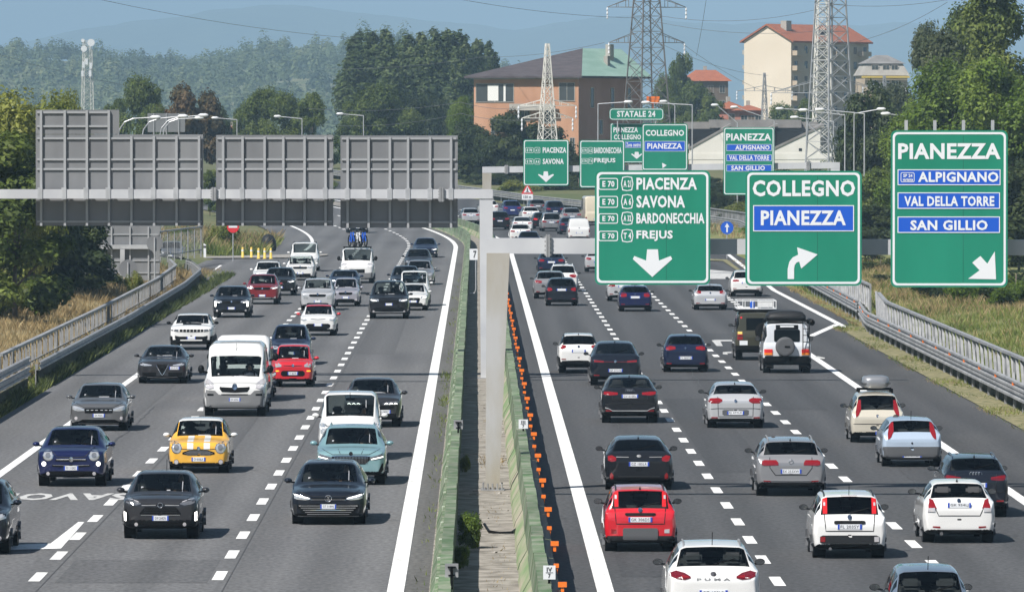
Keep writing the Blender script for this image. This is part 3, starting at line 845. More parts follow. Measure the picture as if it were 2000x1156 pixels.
sign_back(DP, 422, 651, 264, 441, (436,474,517,553.5,595,636), (270.6,311.7,330.5,433), 'back of the middle grey sign panel on the left gantry', clamp=379)
sign_back(DP, 665, 894, 265, 445, (679,720,761.6,797,840,881), (271,312,331,434), 'back of the grey sign panel nearest the gantry post', clamp=380)
# ground sign backs on the left verge
D5 = 430.0
e = sign_back(D5, 162, 312, 440, 548, (184,218,254,290), (458,509,533), 'back of a large grey ground sign standing in the dry grass under the left gantry')
k = D5/FPX
mb = MB(); mb.box((174-237)*k, (290-237)*k, -.35, -.13, (494-486)*k, (494-478)*k); mb.obj('brace_beam', M['galv'], e)
mb = MB(); mb.box((235-237)*k, (244-237)*k, -.36, -.14, (494-600)*k, (494-486.5)*k); mb.obj('post', M['galv'], e)
def disc_back(x, y, r, d, label, yb):
    k = d/FPX; e = empty('round_sign', (px(x,d), d, pz(y,d)), 0, label, 'road sign')
    mb = MB(); mb.lathe((0,0,0), 1, [(0,r*k),(.03,r*k)], 28); mb.obj('disc', M['alu'], e)
    mb = MB(); mb.tube([(0,-.05,(y-yb)*k),(0,-.05,r*k*.7)], .045, 8); mb.obj('post', M['galv'], e)
    return e
disc_back(302, 475, 16, 415, 'back of the higher round grey sign beside the ground sign in the grass', 549)
disc_back(250, 525, 18, 405, 'back of the lower round grey sign in front of the ground sign in the grass', 566)

# second gantry with four signs
DS = 467.0
g3 = empty('sign_gantry', (px(951, DS), DS, 0.02), 0, 'farther grey gantry with a brown post, carrying the smaller PIACENZA SAVONA and BARDONECCHIA signs', 'gantry')
local_beam(g3, 942, 1640, 332, 12, DS+.5, yc2=323); g3.location.y = DS + .5
flange('joint_flange', g3, 989, 331, 17, DS+.5, .2); flange('joint_flange', g3, 1578, 324, 17, DS+.5, .2)
tapered_post(g3, DS+.5, 951, 18, 338, 950, 14, 0.0, .4, M['post_stain'])
local_beam(g3, 1622, 1640, 332, 16, DS+.5, .4, name='beam_end', yc2=332)
g = Sign(DS, 1022, 1111, 273, 363, 'smaller green sign reading PIACENZA and SAVONA with a down arrow, on the farther gantry')
for t, x1, y0, y1 in (('PIACENZA',1106,288,299), ('SAVONA',1101,310,321)):
    g.text(t, 1060, x1, y0, y1); g.badge('E 70', 1026, 1042, y0+.5, y1); g.badge('A 21' if t[0] == 'P' else 'A 6', 1044, 1055, y0, y1+.5)
g.poly([(1062,335),(1070,335),(1071,344),(1080,340),(1082,342),(1066.5,356),(1051,342),(1052,340),(1061,344)])
g = Sign(DS, 1132, 1220, 274, 367, 'green sign reading BARDONECCHIA and FREJUS on the farther gantry')
for t, x1, y0, y1 in (('BARDONECCHIA',1214,288,300), ('FREJUS',1202,309,320)):
    g.text(t, 1160, x1, y0, y1); g.badge('E 70', 1135, 1148, y0+.5, y1); g.badge('A 32' if t[0] == 'B' else 'T 4', 1149, 1158, y0, y1+.5)
g = Sign(DS, 1254, 1343, 242, 333, 'smaller green COLLEGNO sign with a blue PIANEZZA field, above the big PIACENZA sign')
g.text('COLLEGNO', 1261, 1336, 254, 266); b = g.blue(1259, 1338, 276, 296); g.text('PIANEZZA', 1264, 1332, 280, 291, b, -.016)
mb = MB(); mb.prism([g.p(1293,318), g.p(1302,323), g.p(1294,329)], -.008, -.001); mb.obj('arrow', M['swhite'], g.e)
g = Sign(DS, 1413, 1512, 249, 381, 'smaller green PIANEZZA sign with three blue fields, right of the white shed gables')
g.text('PIANEZZA', 1418, 1506, 261, 275)
b = g.blue(1419, 1507, 282, 295); g.text('ALPIGNANO', 1436, 1503, 284, 293, b, -.016)
b = g.blue(1419, 1507, 302, 315); g.text('VAL DELLA TORRE', 1424, 1502, 304, 313, b, -.016)
b = g.blue(1419, 1507, 322, 335); g.text('SAN GILLIO', 1428, 1494, 324, 333, b, -.016)
DU = 640.0
g = Sign(DU, 1190, 1296, 212, 235, 'small rounded green sign reading STATALE 24, the topmost sign over the road', rad=.3)
g.text('STATALE 24', 1205, 1280, 217, 229)
for x in (1206, 1280):
    q = g.p(x, 0)[0]; mb = MB(); mb.box(q-.05, q+.05, .06, .16, g.p(0,262)[1], -.2); mb.obj('support_post', M['galv'], g.e)
g = Sign(DU+.4, 1192, 1296, 241, 318, 'distant green sign reading PIANEZZA COLLEGNO with a small blue field, half hidden under STATALE 24')
g.text('PIANEZZA', 1198, 1246, 249, 259); g.text('COLLEGNO', 1199, 1252, 263, 273); b = g.blue(1221, 1252, 277, 289); g.text('Zona centro', 1223, 1251, 279, 287, b, -.016)
g.poly([(1240,297),(1247,297),(1248,303),(1253,300),(1254,302),(1243.5,311),(1233,302),(1234,300),(1239,303)])
for x in (1200, 1288):
    q = g.p(x, 0)[0]; mb = MB(); mb.box(q-.08, q+.08, .06, .22, g.p(0,470)[1], -.5); mb.obj('support_post', M['galv'], g.e)

# small road signs
def post(e, mb_h, z0, z1, r=.035, y=.06):
    mb = MB(); mb.tube([(0,y,z0),(0,y,z1)], r, 8); return mb.obj('post', M['galv'], e)
d = 690.0; k = d/FPX
e = empty('warning_sign', (px(1030,d), d, pz(372,d)), 0, 'red bordered triangle warning sign with a plate reading 150 m', 'road sign')
T = lambda s, o=0: [(-s, -s*.58+o), (s, -s*.58+o), (0, s*1.15+o)]
mb = MB(); mb.prism(T(.58), 0, .03); mb.obj('panel', M['redsign'], e)
mb = MB(); mb.prism(T(.36), -.01, -.001); mb.obj('white_field', M['swhite'], e)
mb = MB(); mb.box(-.05,.05,-.02,-.011,-.12,.24); mb.box(-.14,.14,-.02,-.011,-.16,-.10); mb.obj('pictogram', M['ink'], e)
mb = MB(); mb.box(-.52,.52,0,.03,-.88,-.36); mb.obj('distance_plate', M['swhite'], e)
mb = MB(); text_mb(mb, '150 m', -.36,.36,-.76,-.50,-.01); mb.obj('lettering', M['ink'], e)
post(e, 0, pz(420,d)-pz(372,d)-.6, .3)
d = 520.0; k = d/FPX
e = empty('round_sign', (px(1420,d), d, pz(445,d)), 0, 'round blue sign with a white up arrow beside the far exit guardrail', 'road sign')
mb = MB(); mb.lathe((0,0,0), 1, [(0,.46),(.03,.46)], 28); mb.obj('disc', M['sblue'], e)
mb = MB(); mb.prism([(-.055,-.32),(.055,-.32),(.055,.05),(.17,.05),(0,.34),(-.17,.05),(-.055,.05)], -.01, -.001); mb.obj('arrow', M['swhite'], e)
post(e, 0, -2.2, .3)
d = 505.0; k = d/FPX
e = empty('round_sign', (px(455,d), d, pz(443,d)), 0, 'round red no entry sign on a pole in the grassy gore', 'road sign')
mb = MB(); mb.lathe((0,0,0), 1, [(0,.42),(.03,.42)], 28); mb.obj('disc', M['redsign'], e)
mb = MB(); mb.box(-.30,.30,-.01,-.001,-.07,.07); mb.obj('bar', M['swhite'], e)
post(e, 0, -2.4, .3)
mb = MB(); mb.lathe((0,0,0), 2, [(0,.16),(.04,.16),(.05,.10),(.75,.09),(.82,.05)], 12)
bo = mb.mesh('bollard', [M['yellow']], True)
mb = MB(); mb.lathe((0,0,0), 2, [(.50,.098),(.62,.094)], 12); bs = mb.mesh('reflective_band', [M['swhite']])
for i, (x, y) in enumerate(((474,505),(491,505),(505,507),(517,507),(529,507))):
    d = K/(y-YH)
    e = empty('bollard', (px(x,d), d, .05), 0, 'yellow flexible bollard in the row along the entry ramp kerb', 'bollard', 'yellow bollards by the entry ramp')
    link_mesh('body', bo, e, scale=(.95,.95,.95)); link_mesh('reflective_band', bs, e, scale=(.95,.95,.95))
d = K/(505-YH)
e = empty('marker_post', (px(400,d), d, .05), 0, 'white road marker post at the end of the left guardrail', 'post')
mb = MB(); mb.prism([(-.09,0),(.09,0),(.09,.95),(-.09,1.05)], -.05, .05); mb.obj('body', M['swhite'], e)
mb = MB(); mb.box(-.092,.092,-.053,.053,.70,.88); mb.obj('black_band', M['ink'], e)
mb = MB(); mb.lathe((0,0,0), 2, [(0,.55),(.3,.6),(.9,.55),(1.35,.35),(1.5,.05)], 18)
e = tag(mb.obj('crash_cushion', M['dark'], smooth=True), 'dark rounded crash cushion at the tip of the grassy gore', 'crash cushion'); e.location = (px(524, 556), 556, 0.05)
e.scale = (1.05,1.05,.85)
# ------------------------------------------------------------------ vehicles
PAINT = {}
def paint(name, col, metal=0.0, rough=.28):
    if name not in PAINT:
        dk = max(col) < .12
        PAINT[name] = pmat('paint ' + name, col, rough, metal, coat=.85 if dk else 1.0, spec=.1 if dk else .5)
    return PAINT[name]

def bs_weights(n, t, mirror):
    """rows of uniform cubic B-spline weights, blended later with linear ones"""
    t = np.asarray(t, float); B = np.zeros((len(t), n)); Lw = np.zeros((len(t), n))
    for r, x in enumerate(t):
        i = int(min(math.floor(x), n - 2)); u = x - i
        w = [(1-u)**3/6, (3*u**3-6*u**2+4)/6, (-3*u**3+3*u**2+3*u+1)/6, u**3/6]
        for k in range(4):
            j = i - 1 + k
            if j < 0: j = -j if mirror else 0
            if j > n-1: j = 2*(n-1) - j if mirror else n-1
            B[r, j] += w[k]
        Lw[r, i] += 1-u; Lw[r, i+1] += u
    return B, Lw

# profile families: heights as fractions of H or metres, lengths in metres
FAM = {
 'hatch':  dict(L=4.1, gc=.19, hf=.80, hc=.95, belt=.93, yc=1.00, yr=1.85, ye=.62, yb=.16, zrb=1.00, wt=.62, sh=.35, deck=0),
 'mini':   dict(L=3.75, gc=.17, hf=.82, hc=.95, belt=.92, yc=1.05, yr=1.65, ye=.45, yb=.14, zrb=.98, wt=.64, sh=.4, deck=0),
 'panda':  dict(L=3.7, gc=.20, hf=.86, hc=1.00, belt=.95, yc=.80, yr=1.45, ye=.30, yb=.12, zrb=.97, wt=.66, sh=.5, deck=0),
 'suv':    dict(L=4.35, gc=.24, hf=.95, hc=1.05, belt=1.04, yc=1.10, yr=1.90, ye=.60, yb=.18, zrb=1.10, wt=.64, sh=.42, deck=0),
 'coupe':  dict(L=4.55, gc=.23, hf=.92, hc=1.04, belt=1.03, yc=1.15, yr=2.00, ye=1.35, yb=.22, zrb=1.13, wt=.60, sh=.35, deck=0),
 'sedan':  dict(L=4.65, gc=.16, hf=.75, hc=.93, belt=.92, yc=1.30, yr=2.15, ye=1.35, yb=.55, zrb=1.02, wt=.58, sh=.35, deck=1),
 'wagon':  dict(L=4.8, gc=.17, hf=.76, hc=.94, belt=.93, yc=1.25, yr=2.10, ye=.55, yb=.16, zrb=1.03, wt=.60, sh=.4, deck=0),
 'smallvan': dict(L=4.4, gc=.20, hf=.95, hc=1.18, belt=1.02, yc=.85, yr=1.55, ye=.16, yb=.08, zrb=1.12, wt=.74, sh=.6, deck=0),
 'bigvan': dict(L=5.4, gc=.25, hf=1.12, hc=1.34, belt=1.22, yc=.72, yr=1.42, ye=.10, yb=.06, zrb=1.30, wt=.80, sh=.6, deck=0),
 'box':    dict(L=4.4, gc=.32, hf=1.10, hc=1.16, belt=1.10, yc=1.35, yr=1.70, ye=.12, yb=.08, zrb=1.18, wt=.76, sh=.85, deck=0),
}
NRING = 10
def make_body(W, H, fam, over, lod):
    p = dict(FAM[fam]); p.update(over or {})
    L = p['L']; hw = W/2; gc = p['gc']; hf = p['hf']; hc = p['hc']; belt = p['belt']; wt = hw * p['wt'] / .5 * .5 / 1.0
    wt = hw * (p['wt'] + .08)
    yc, yr = p['yc'], p['yr']; ye, yb = L - p['ye'], L - p['yb']; zrb = p['zrb']; bt = min(belt + .03, zrb - .02)
    def ring(y, w, zb, zs, zt, wtop, ws=None, zm=None, crown=.0):
        ws = w * .965 if ws is None else ws
        zm = zb + (zs - zb) * .55 if zm is None else zm
        d = zt - zs
        lx = lambda t: ws + (wtop - ws) * t
        return [(0, y, zb), (.80*w, y, zb), (.95*w, y, zb+.05), (w, y, zm), (ws, y, zs),
                (lx(.10), y, zs + min(.035, d*.12)), (lx(.55), y, zs + d*.58), (wtop, y, zt - d*.10 - .004), (wtop*.86, y, zt), (0, y, zt + crown)]
    S = [None, None,
         ring(.02, hw*.84, gc+.05, hf-.12, hf-.08, hw*.55),
         ring(.12, hw*.945, gc+.01, hf-.04, hf-.0, hw*.60),
         ring(.42, hw*.99, gc, hf+.0, hf+.06, hw*.64, crown=.012),
         ring(yc-.16, hw, gc, belt-.06, hc-.03, hw*.70, crown=.02),
         ring(yc, hw, gc, belt-.02, hc+.01, hw*.80, crown=.02),                       # 6 cowl
         ring(yr, hw, gc, belt, p.get('wz', H-.02), wt, crown=.014),                              # 7 roof front
         ring(yr+p.get('wl8', .24), hw, gc, belt+.005, p.get('wz8', H), wt, crown=.014),                           # 8
         ring((yr+ye)/2+.1, hw, gc, bt, H, wt, crown=.02),                            # 9
         ring(ye, hw*.995, gc, bt, H-.04 if not p.get('flatroof') else H, wt*.985, crown=.016),  # 10 roof rear
         ring(yb, hw*.985, gc, bt, zrb, hw*.80, crown=.012),                          # 11 rear glass base
         ring(L-.10 if p['deck'] else min(L-.06, yb+.05), hw*.96, gc+.02, min(bt, zrb-.05), zrb-.03, hw*.76),
         ring(L-.015, hw*.90, gc+.06, zrb-.20, zrb-.15, hw*.72), None, None]
    def cap(src, y, k):
        zc = .5 * (src[0][2] + src[-1][2])
        return [(a*k, y, zc + (z-zc)*k) for a, _, z in src]
    S[1] = cap(S[2], 0.0, .62); S[0] = cap(S[2], 0.015, .02)
    S[14] = cap(S[13], L, .70); S[15] = cap(S[13], L-.004, .02)
    C = np.array(S)                                                                    # 16 x 10 x 3
    k = p['sh'] if p['sh'] > .7 else p['sh']*.5 + .45; nu = (2, 4, 6)[lod]; nv = (2, 3, 5)[lod]
    # parameter lines that bound the windows
    UW = (6.0, 6.97); UR = (10.03, 10.95); US1 = (6.62, 8.55); US2 = (8.68, 10.02); US3 = (10.10, 10.55)
    VW_, VS = 7.42, (5.15, 6.82)
    if p.get('panel'): US2 = None; US3 = None
    ug = np.unique(np.round(np.concatenate([np.linspace(0, 15, 15*nu+1), UW, UR, US1, (8.68, 10.02, 10.55)]), 4))
    vg = np.unique(np.round(np.concatenate([np.linspace(0, 9, 9*nv+1), [VW_, 7.15, VS[0], VS[1], 1.6, p.get('clad', 2.0)]]), 4))
    Bu, Lu = bs_weights(16, ug, False); 
    Bv, Lv = bs_weights(NRING, vg, True)
    MU = (1-k)*Bu + k*Lu
    # mirrored boundary: x changes sign for reflected control points -> x is 0 at both centre lines
    MVz = (1-k)*Bv + k*Lv
    P = np.einsum('us,svc->uvc', MU, C)
    Q = np.einsum('wv,uvc->uwc', MVz, P)
    # x must vanish at v=0 and v=9
    X = Q[:, :, 0]
    for (vi, end) in ((0, 0.0), (-1, 9.0)): X[:, vi] = 0
    e0 = np.clip(vg / 0.8, 0, 1); e9 = np.clip((9 - vg) / 0.8, 0, 1)
    Xl = np.einsum('wv,uv->uw', Lv, P[:, :, 0])
    bl = np.minimum(e0, e9)[None, :]; X = X * bl + Xl * (1 - bl); Q[:, :, 0] = X
    Q[:, :, 0] *= hw / np.abs(Q[:, :, 0]).max()
    zmn = Q[:, :, 2].min(); zmx = Q[:, :, 2].max(); Q[:, :, 2] = gc + (Q[:, :, 2] - zmn) * (H - gc) / (zmx - zmn)
    y = Q[:, :, 1]; Q[:, :, 1] = (y - y.min()) / (y.max() - y.min()) * L - L/2
    nU, nV = len(ug), len(vg)
    left = Q.reshape(-1, 3); right = left * np.array([-1, 1, 1])
    Vv = np.concatenate([left, right]); off = nU*nV
    # merge the centre lines
    idr = np.arange(nU*nV).reshape(nU, nV) + off
    idl = np.arange(nU*nV).reshape(nU, nV)
    idr[:, 0] = idl[:, 0]; idr[:, -1] = idl[:, -1]
    um = (ug[:-1] + ug[1:]) / 2; vm = (vg[:-1] + vg[1:]) / 2
    UM, VM = np.meshgrid(um, vm, indexing='ij')
    fl = np.stack([idl[:-1,:-1], idl[1:,:-1], idl[1:,1:], idl[:-1,1:]], -1).reshape(-1, 4)
    fr = np.stack([idr[:-1,:-1], idr[:-1,1:], idr[1:,1:], idr[1:,:-1]], -1).reshape(-1, 4)
    part = np.zeros(UM.shape, int)                    # 0 paint 1 dark lower 2 roof paint 3 pillar black
    part[VM < p.get('clad', 2.0)] = 1
    if p.get('blackpillar'): part[(VM > 5.15) & (VM < 7.3) & (UM > 6.4) & (UM < 10.8)] = 3
    if p.get('roof2'): part[(VM > 7.15) & (UM > 6.93) & (UM < 10.03)] = 2
    win = (VM > VW_) & (UM > UW[0]) & (UM < UW[1]); part[win] = 10
    # black edge round the windscreen and rear glass
    if not p.get('noglassrear'):
        part[(VM > 7.15) & (UM > UR[0]) & (UM < UR[1])] = 3
        part[(VM > VW_) & (UM > UR[0]) & (UM < UR[1])] = 11
    for code, U in ((12, US1), (13, US2), (14, US3)):
        if U: part[(VM > VS[0]) & (VM < VS[1]) & (UM > U[0]) & (UM < U[1])] = code
    zc = (Q[:-1,:-1,2] + Q[1:,1:,2]) / 2
    capq = (UM < 2.3) | (UM > 12.7)
    part[capq] = np.where(zc[capq] < gc + (.12 if p.get('clad', 2.0) < 2.4 else .20), 1, 0)
    pf = part.reshape(-1)
    return dict(V=Vv, fl=fl, fr=fr, part=pf, L=L, p=p, hw=hw, H=H)

def compact(V, F):
    u, inv = np.unique(F, return_inverse=True)
    return V[u], inv.reshape(F.shape)

WHEEL_CACHE = {}
def wheel_meshes():
    if WHEEL_CACHE: return WHEEL_CACHE
    mb = MB(); mb.lathe((0,0,0), 0, [(-.10,.66),(-.105,.90),(-.085,.985),(-.05,1.0),(.05,1.0),(.085,.985),(.105,.90),(.10,.66)], 26)
    WHEEL_CACHE['tyre'] = mb.mesh('tyre', [M['rubber']], True)
    mb = MB(); mb.lathe((0,0,0), 0, [(.08,.665),(.10,.665),(.098,.60),(.06,.58),(.05,.10)], 26)
    for k in range(5):
        a = 2*math.pi*k/5
        mb.bar((.085, .12*math.cos(a), .12*math.sin(a)), (.088, .61*math.cos(a), .61*math.sin(a)), .17, .03)
    mb.lathe((.05,0,0), 0, [(0,.16),(.05,.14)], 12)
    WHEEL_CACHE['rim'] = mb.mesh('rim', [M['rim']])
    mb = MB(); mb.lathe((0,0,0), 0, [(-.16,.2),(-.16,1.0),(.11,1.0),(.11,.9)], 26)
    WHEEL_CACHE['arch'] = mb.mesh('wheel_arch', [M['black']])
    bm = bmesh.new(); bmesh.ops.create_uvsphere(bm, u_segments=14, v_segments=8, radius=1)
    for v in bm.verts:
        v.co.x *= .098; v.co.z *= .064; v.co.y *= .075
        if v.co.y > 0: v.co.y *= .35
    me = bpy.data.meshes.new('mirror_housing'); bm.to_mesh(me); bm.free()
    me.polygons.foreach_set('use_smooth', [True]*len(me.polygons))
    WHEEL_CACHE['mirror'] = me
    mb = MB(); mb.lathe((0,0,0), 1, [(0,1.0),(.004,1.0)], 14)
    WHEEL_CACHE['mglass'] = mb.mesh('mirror_glass', [M['mirror']])
    # front seat: cushion, backrest, headrest in one shape
    bm = bmesh.new()
    for (x0,x1,y0,y1,z0,z1) in ((-.25,.25,-.25,.28,-.55,-.40),(-.24,.24,.20,.34,-.45,.20),(-.13,.13,.24,.34,.20,.25),(-.14,.14,.21,.33,.24,.42)):
        r = bmesh.ops.create_cube(bm, size=1)
        for v in r['verts']: v.co = Vector(((x0+x1)/2 + v.co.x*(x1-x0), (y0+y1)/2 + v.co.y*(y1-y0), (z0+z1)/2 + v.co.z*(z1-z0)))
    bmesh.ops.bevel(bm, geom=bm.edges[:], offset=.04, segments=2, affect='EDGES')
    me = bpy.data.meshes.new('seat'); bm.to_mesh(me); bm.free(); me.materials.append(M['seat'])
    WHEEL_CACHE['seat'] = me
    mb = MB(); n = 20; pts = [(0.19*math.cos(2*math.pi*i/n), 0, .19*math.sin(2*math.pi*i/n)) for i in range(n+1)]
    mb.tube(pts, .016, 6); mb.bar((-.17,0,0),(.17,0,0),.04,.02); mb.bar((0,0,0),(0,0,-.17),.04,.02)
    WHEEL_CACHE['steer'] = mb.mesh('steering_wheel', [M['black']])
    return WHEEL_CACHE

class Car:
    def __init__(s, name, X, Yb, rz, W, H, fam, body, face, label, over=None, lod=1, group=None, cat='car', mirror=None, roofmat=None, lower=None, privacy=False):
        """Yb: distance of the tyre contact nearest the camera; face 'F' front or 'R' rear towards the camera"""
        s.face = face; B = make_body(W, H, fam, over, lod); s.B = B; s.L = B['L']; s.hw = B['hw']; s.H = H; s.lod = lod; p = B['p']; s.p = p
        L = s.L
        ov = .82 if face == 'F' else .72
        yc = Yb + (L/2 - ov)
        s.e = empty(name, (X, yc, float(zroad(yc))), rz + (0 if face == 'F' else math.pi), label, cat, group)
        lower = lower or M['black']
        V = B['V']; part = B['part']; F = np.concatenate([B['fl'], B['fr']]); P2 = np.concatenate([part, part])
        side = np.concatenate([np.ones(len(part)), -np.ones(len(part))])
        solid = P2 < 10
        v, f = compact(V, F[solid])
        me = np_mesh('body', v, f, [body, lower, roofmat or body, M['black']], P2[solid], True)
        s.body = link_mesh('body', me, s.e)
        gl = M['glass']; gr = M['glass_d'] if privacy else gl
        for code, nm, mt in ((10, 'windscreen', gl), (11, 'rear_window', gr)):
            q = P2 == code
            if q.any(): v, f = compact(V, F[q]); link_mesh(nm, np_mesh(nm, v, f, [mt], None, True), s.e)
        for code in (12, 13, 14):
            for sg in (1, -1):
                q = (P2 == code) & (side == sg)
                if q.any(): v, f = compact(V, F[q]); link_mesh('side_window', np_mesh('side_window', v, f, [gr if code > 12 else gl], None, True), s.e)
        s.bvh = BVHTree.FromPolygons([tuple(a) for a in V], [tuple(a) for a in F])
        WM = wheel_meshes()
        rad = p.get('wr', .315 if fam in ('hatch','mini','panda','sedan') else .345)
        s.rad = rad; wx = s.hw*p.get('track', .95) - .105
        for yy in (-L/2 + .82, L/2 - .72):
            for sg in (1, -1):
                a = link_mesh('wheel_arch', WM['arch'], s.e, (sg*(s.hw*.955 - .108), yy, rad + .02), (0, 0, 0 if sg > 0 else math.pi), (1, rad+.055, rad+.055))
                t = link_mesh('wheel', WM['tyre'], s.e, (sg*wx, yy, rad), (0, 0, 0 if sg > 0 else math.pi), (1, rad, rad))
                if lod > 0: link_mesh('rim', WM['rim'], t)
        # cabin
        zf = p['belt'] - .06; y0 = -L/2 + p['yc'] + .05; y1 = L/2 - p['yb'] - .10
        mb = MB(); iw = s.hw*.86
        mb.add([(-iw*.92,y0,zf),(iw*.92,y0,zf),(iw*.92,y0+.5,zf-.02),(-iw*.92,y0+.5,zf-.02),(-iw,y0+.5,zf-.45),(iw,y0+.5,zf-.45),(iw,y1,zf-.45),(-iw,y1,zf-.45),(-iw*.9,y1,zf),(iw*.9,y1,zf)],
               [(0,1,2,3),(3,2,5,4),(4,5,6,7),(7,6,9,8)])
        mb.obj('cabin_floor', M['cabin'], s.e)
        s.seat_y = -L/2 + p['yr'] + .55; s.seat_z = zf + .05
        if fam == 'bigvan': s.seat_y = -L/2 + 1.75; s.seat_z = zf + .1
        if lod > 0:
            for sx in (1, -1): link_mesh('seat', WM['seat'], s.e, (sx*s.hw*.42, s.seat_y, s.seat_z))
            if lod > 1 and fam not in ('bigvan', 'smallvan'):
                for sx in (1, -1): link_mesh('seat', WM['seat'], s.e, (sx*s.hw*.42, min(s.seat_y + .85, L/2 - .75), s.seat_z - .03), None, (1.25, 1, .92))
            if lod > 1:
                mb = MB(); mb.box(-.12,.12,-.02,.02,-.035,.035); mb.box(-.012,.012,-.02,.0,.03,.12); mb.obj('interior_mirror', M['black'], s.e, loc=(0, -L/2 + p['yr'] + .12, s.H - .20 if fam != 'bigvan' else 1.78))
                mb = MB(); mb.add([(-iw*.8,0,0),(iw*.8,0,0),(iw*.8,.34,.03),(-iw*.8,.34,.03),(-iw*.8,.40,-.12),(iw*.8,.40,-.12)], [(0,1,2,3),(3,2,5,4)]); mb.obj('dashboard', M['dark'], s.e, loc=(0, y0 + .12, zf + .02))
            link_mesh('steering_wheel', WM['steer'], s.e, (s.hw*.42, s.seat_y - .52, s.seat_z + .06), (R(25), 0, 0))
        # door mirrors
        mm = mirror or (body if face == 'F' else M['dark'])
        mz = p.get('mz', p['hc'] + .04); my = -L/2 + p['yc'] + (.35 if fam != 'bigvan' else .30)
        ms = p.get('ms', 1.0); mst = p.get('mst', 1.0)
        for sg in (1, -1):
            o = link_mesh('door_mirror', WM['mirror'].copy() if not WM['mirror'].materials else WM['mirror'].copy(), s.e, (sg*(s.hw + .085*ms), my, mz), None, (ms, 1.3, ms*mst))
            o.data.materials.clear(); o.data.materials.append(mm)
            mb = MB(); mb.bar((-sg*.20, 0, -.055), (-sg*.03, 0, -.03), .05, .035); mb.obj('mirror_arm', M['black'], o)
            if face == 'R': link_mesh('mirror_glass', WM['mglass'], o, (0, .0275, 0), None, (.086, 1, .052))
    def hit(s, x, z, face, top=False):
        if top:
            r = s.bvh.ray_cast(Vector((x, z, 5)), Vector((0, 0, -1)))
            return r[0].z if r[0] else s.H
        o, d = ((-10, 1) if face == 'F' else (10, -1))
        for dz in (0, .03, .06, .10, .15):
            r = s.bvh.ray_cast(Vector((x, o, z + dz)), Vector((0, d, 0)))
            if r[0] is not None: return r[0].y, x
        for k in range(25):
            xx = x - math.copysign(.012*k, x)
            r = s.bvh.ray_cast(Vector((xx, o, z)), Vector((0, d, 0)))
            if r[0] is not None: return r[0].y, xx
        return (-s.L/2 if face == 'F' else s.L/2), x
    def patch(s, name, mat, pts, mode='M', face=None, off=.008, thick=.03, parent=None, abs_x=False, top=False, only=None):
        face = face or s.face
        sg0 = -1 if face == 'F' else 1                       # outward y
        kx = 1 if abs_x else s.hw
        pts = [(q[0]*kx, q[1], q[2]) for q in pts]
        if mode == 'C': pts = [(-q[0], q[1], q[2]) for q in pts[::-1] if q[0] > 1e-6] + pts
        out = None
        for sg in ((1, -1) if mode == 'M' else (1,)):
            if only and sg != only: continue
            xs = [q[0] for q in pts]; st = .05 if s.lod > 1 else .09
            g = []
            for a, b in zip(xs[:-1], xs[1:]):
                n = max(1, int(math.ceil(abs(b-a)/st))); g += [a + (b-a)*i/n for i in range(n)]
            g.append(xs[-1])
            hmax = max(q[2]-q[1] for q in pts); m = max(1, min(8, int(math.ceil(hmax/st))))
            zl = np.interp(g, xs, [q[1] for q in pts]); zh = np.interp(g, xs, [q[2] for q in pts])
            A = []
            for i, x in enumerate(g):
                for j in range(m+1):
                    z = zl[i] + (zh[i]-zl[i])*j/m
                    if top: A.append((x*sg, z, s.hit(x*sg, z, face, True) + off))
                    else:
                        yy, xx = s.hit(x*sg, z, face); A.append((xx, yy + sg0*off, z))
            N = len(A); w = m+1; n = len(g)
            Bk = [(a[0], a[1], a[2]-thick) if top else (a[0], a[1] - sg0*(thick+off), a[2]) for a in A]
            fs = [(i*w+j, (i+1)*w+j, (i+1)*w+j+1, i*w+j+1) for i in range(n-1) for j in range(m)]
            loop = [i*w for i in range(n)] + [(n-1)*w+j for j in range(1, w)] + [i*w+m for i in range(n-2, -1, -1)] + [j for j in range(m-1, 0, -1)]
            fs += [(loop[i], loop[(i+1) % len(loop)], N + loop[(i+1) % len(loop)], N + loop[i]) for i in range(len(loop))]
            mb = MB(); mb.add(A + Bk, fs); out = mb.obj(name, mat, parent or s.e)
            if s.lod > 1: pass
        return out
    def disc(s, name, mat, x, z, r, mode='M', face=None, off=.012, rz=None, ring=None, parent=None):
        rz = rz or r; pts = []
        for i in range(11):
            t = -1 + 2*i/10; h = rz*math.sqrt(max(0, 1-t*t)) + .002; pts.append((x*s.hw + r*t, z-h, z+h))
        if ring:
            p2 = [(x*s.hw + (q[0]-x*s.hw)*1.18, z - (z-q[1])*1.18, z + (q[2]-z)*1.18) for q in pts]
            s.patch(name + '_ring', ring, p2, mode, face, off*.5, abs_x=True, parent=parent)
        o = s.patch(name, mat, pts, mode, face, off, abs_x=True, parent=parent)
        if r > .10 and s.lod > 1 and name == 'headlight':
            p3 = [(x*s.hw + (q[0]-x*s.hw)*.55, z - (z-q[1])*.55, z + (q[2]-z)*.55) for q in pts]
            s.patch('reflector_bowl', M['bowl'], p3, mode, face, off + .006, abs_x=True)
        return o
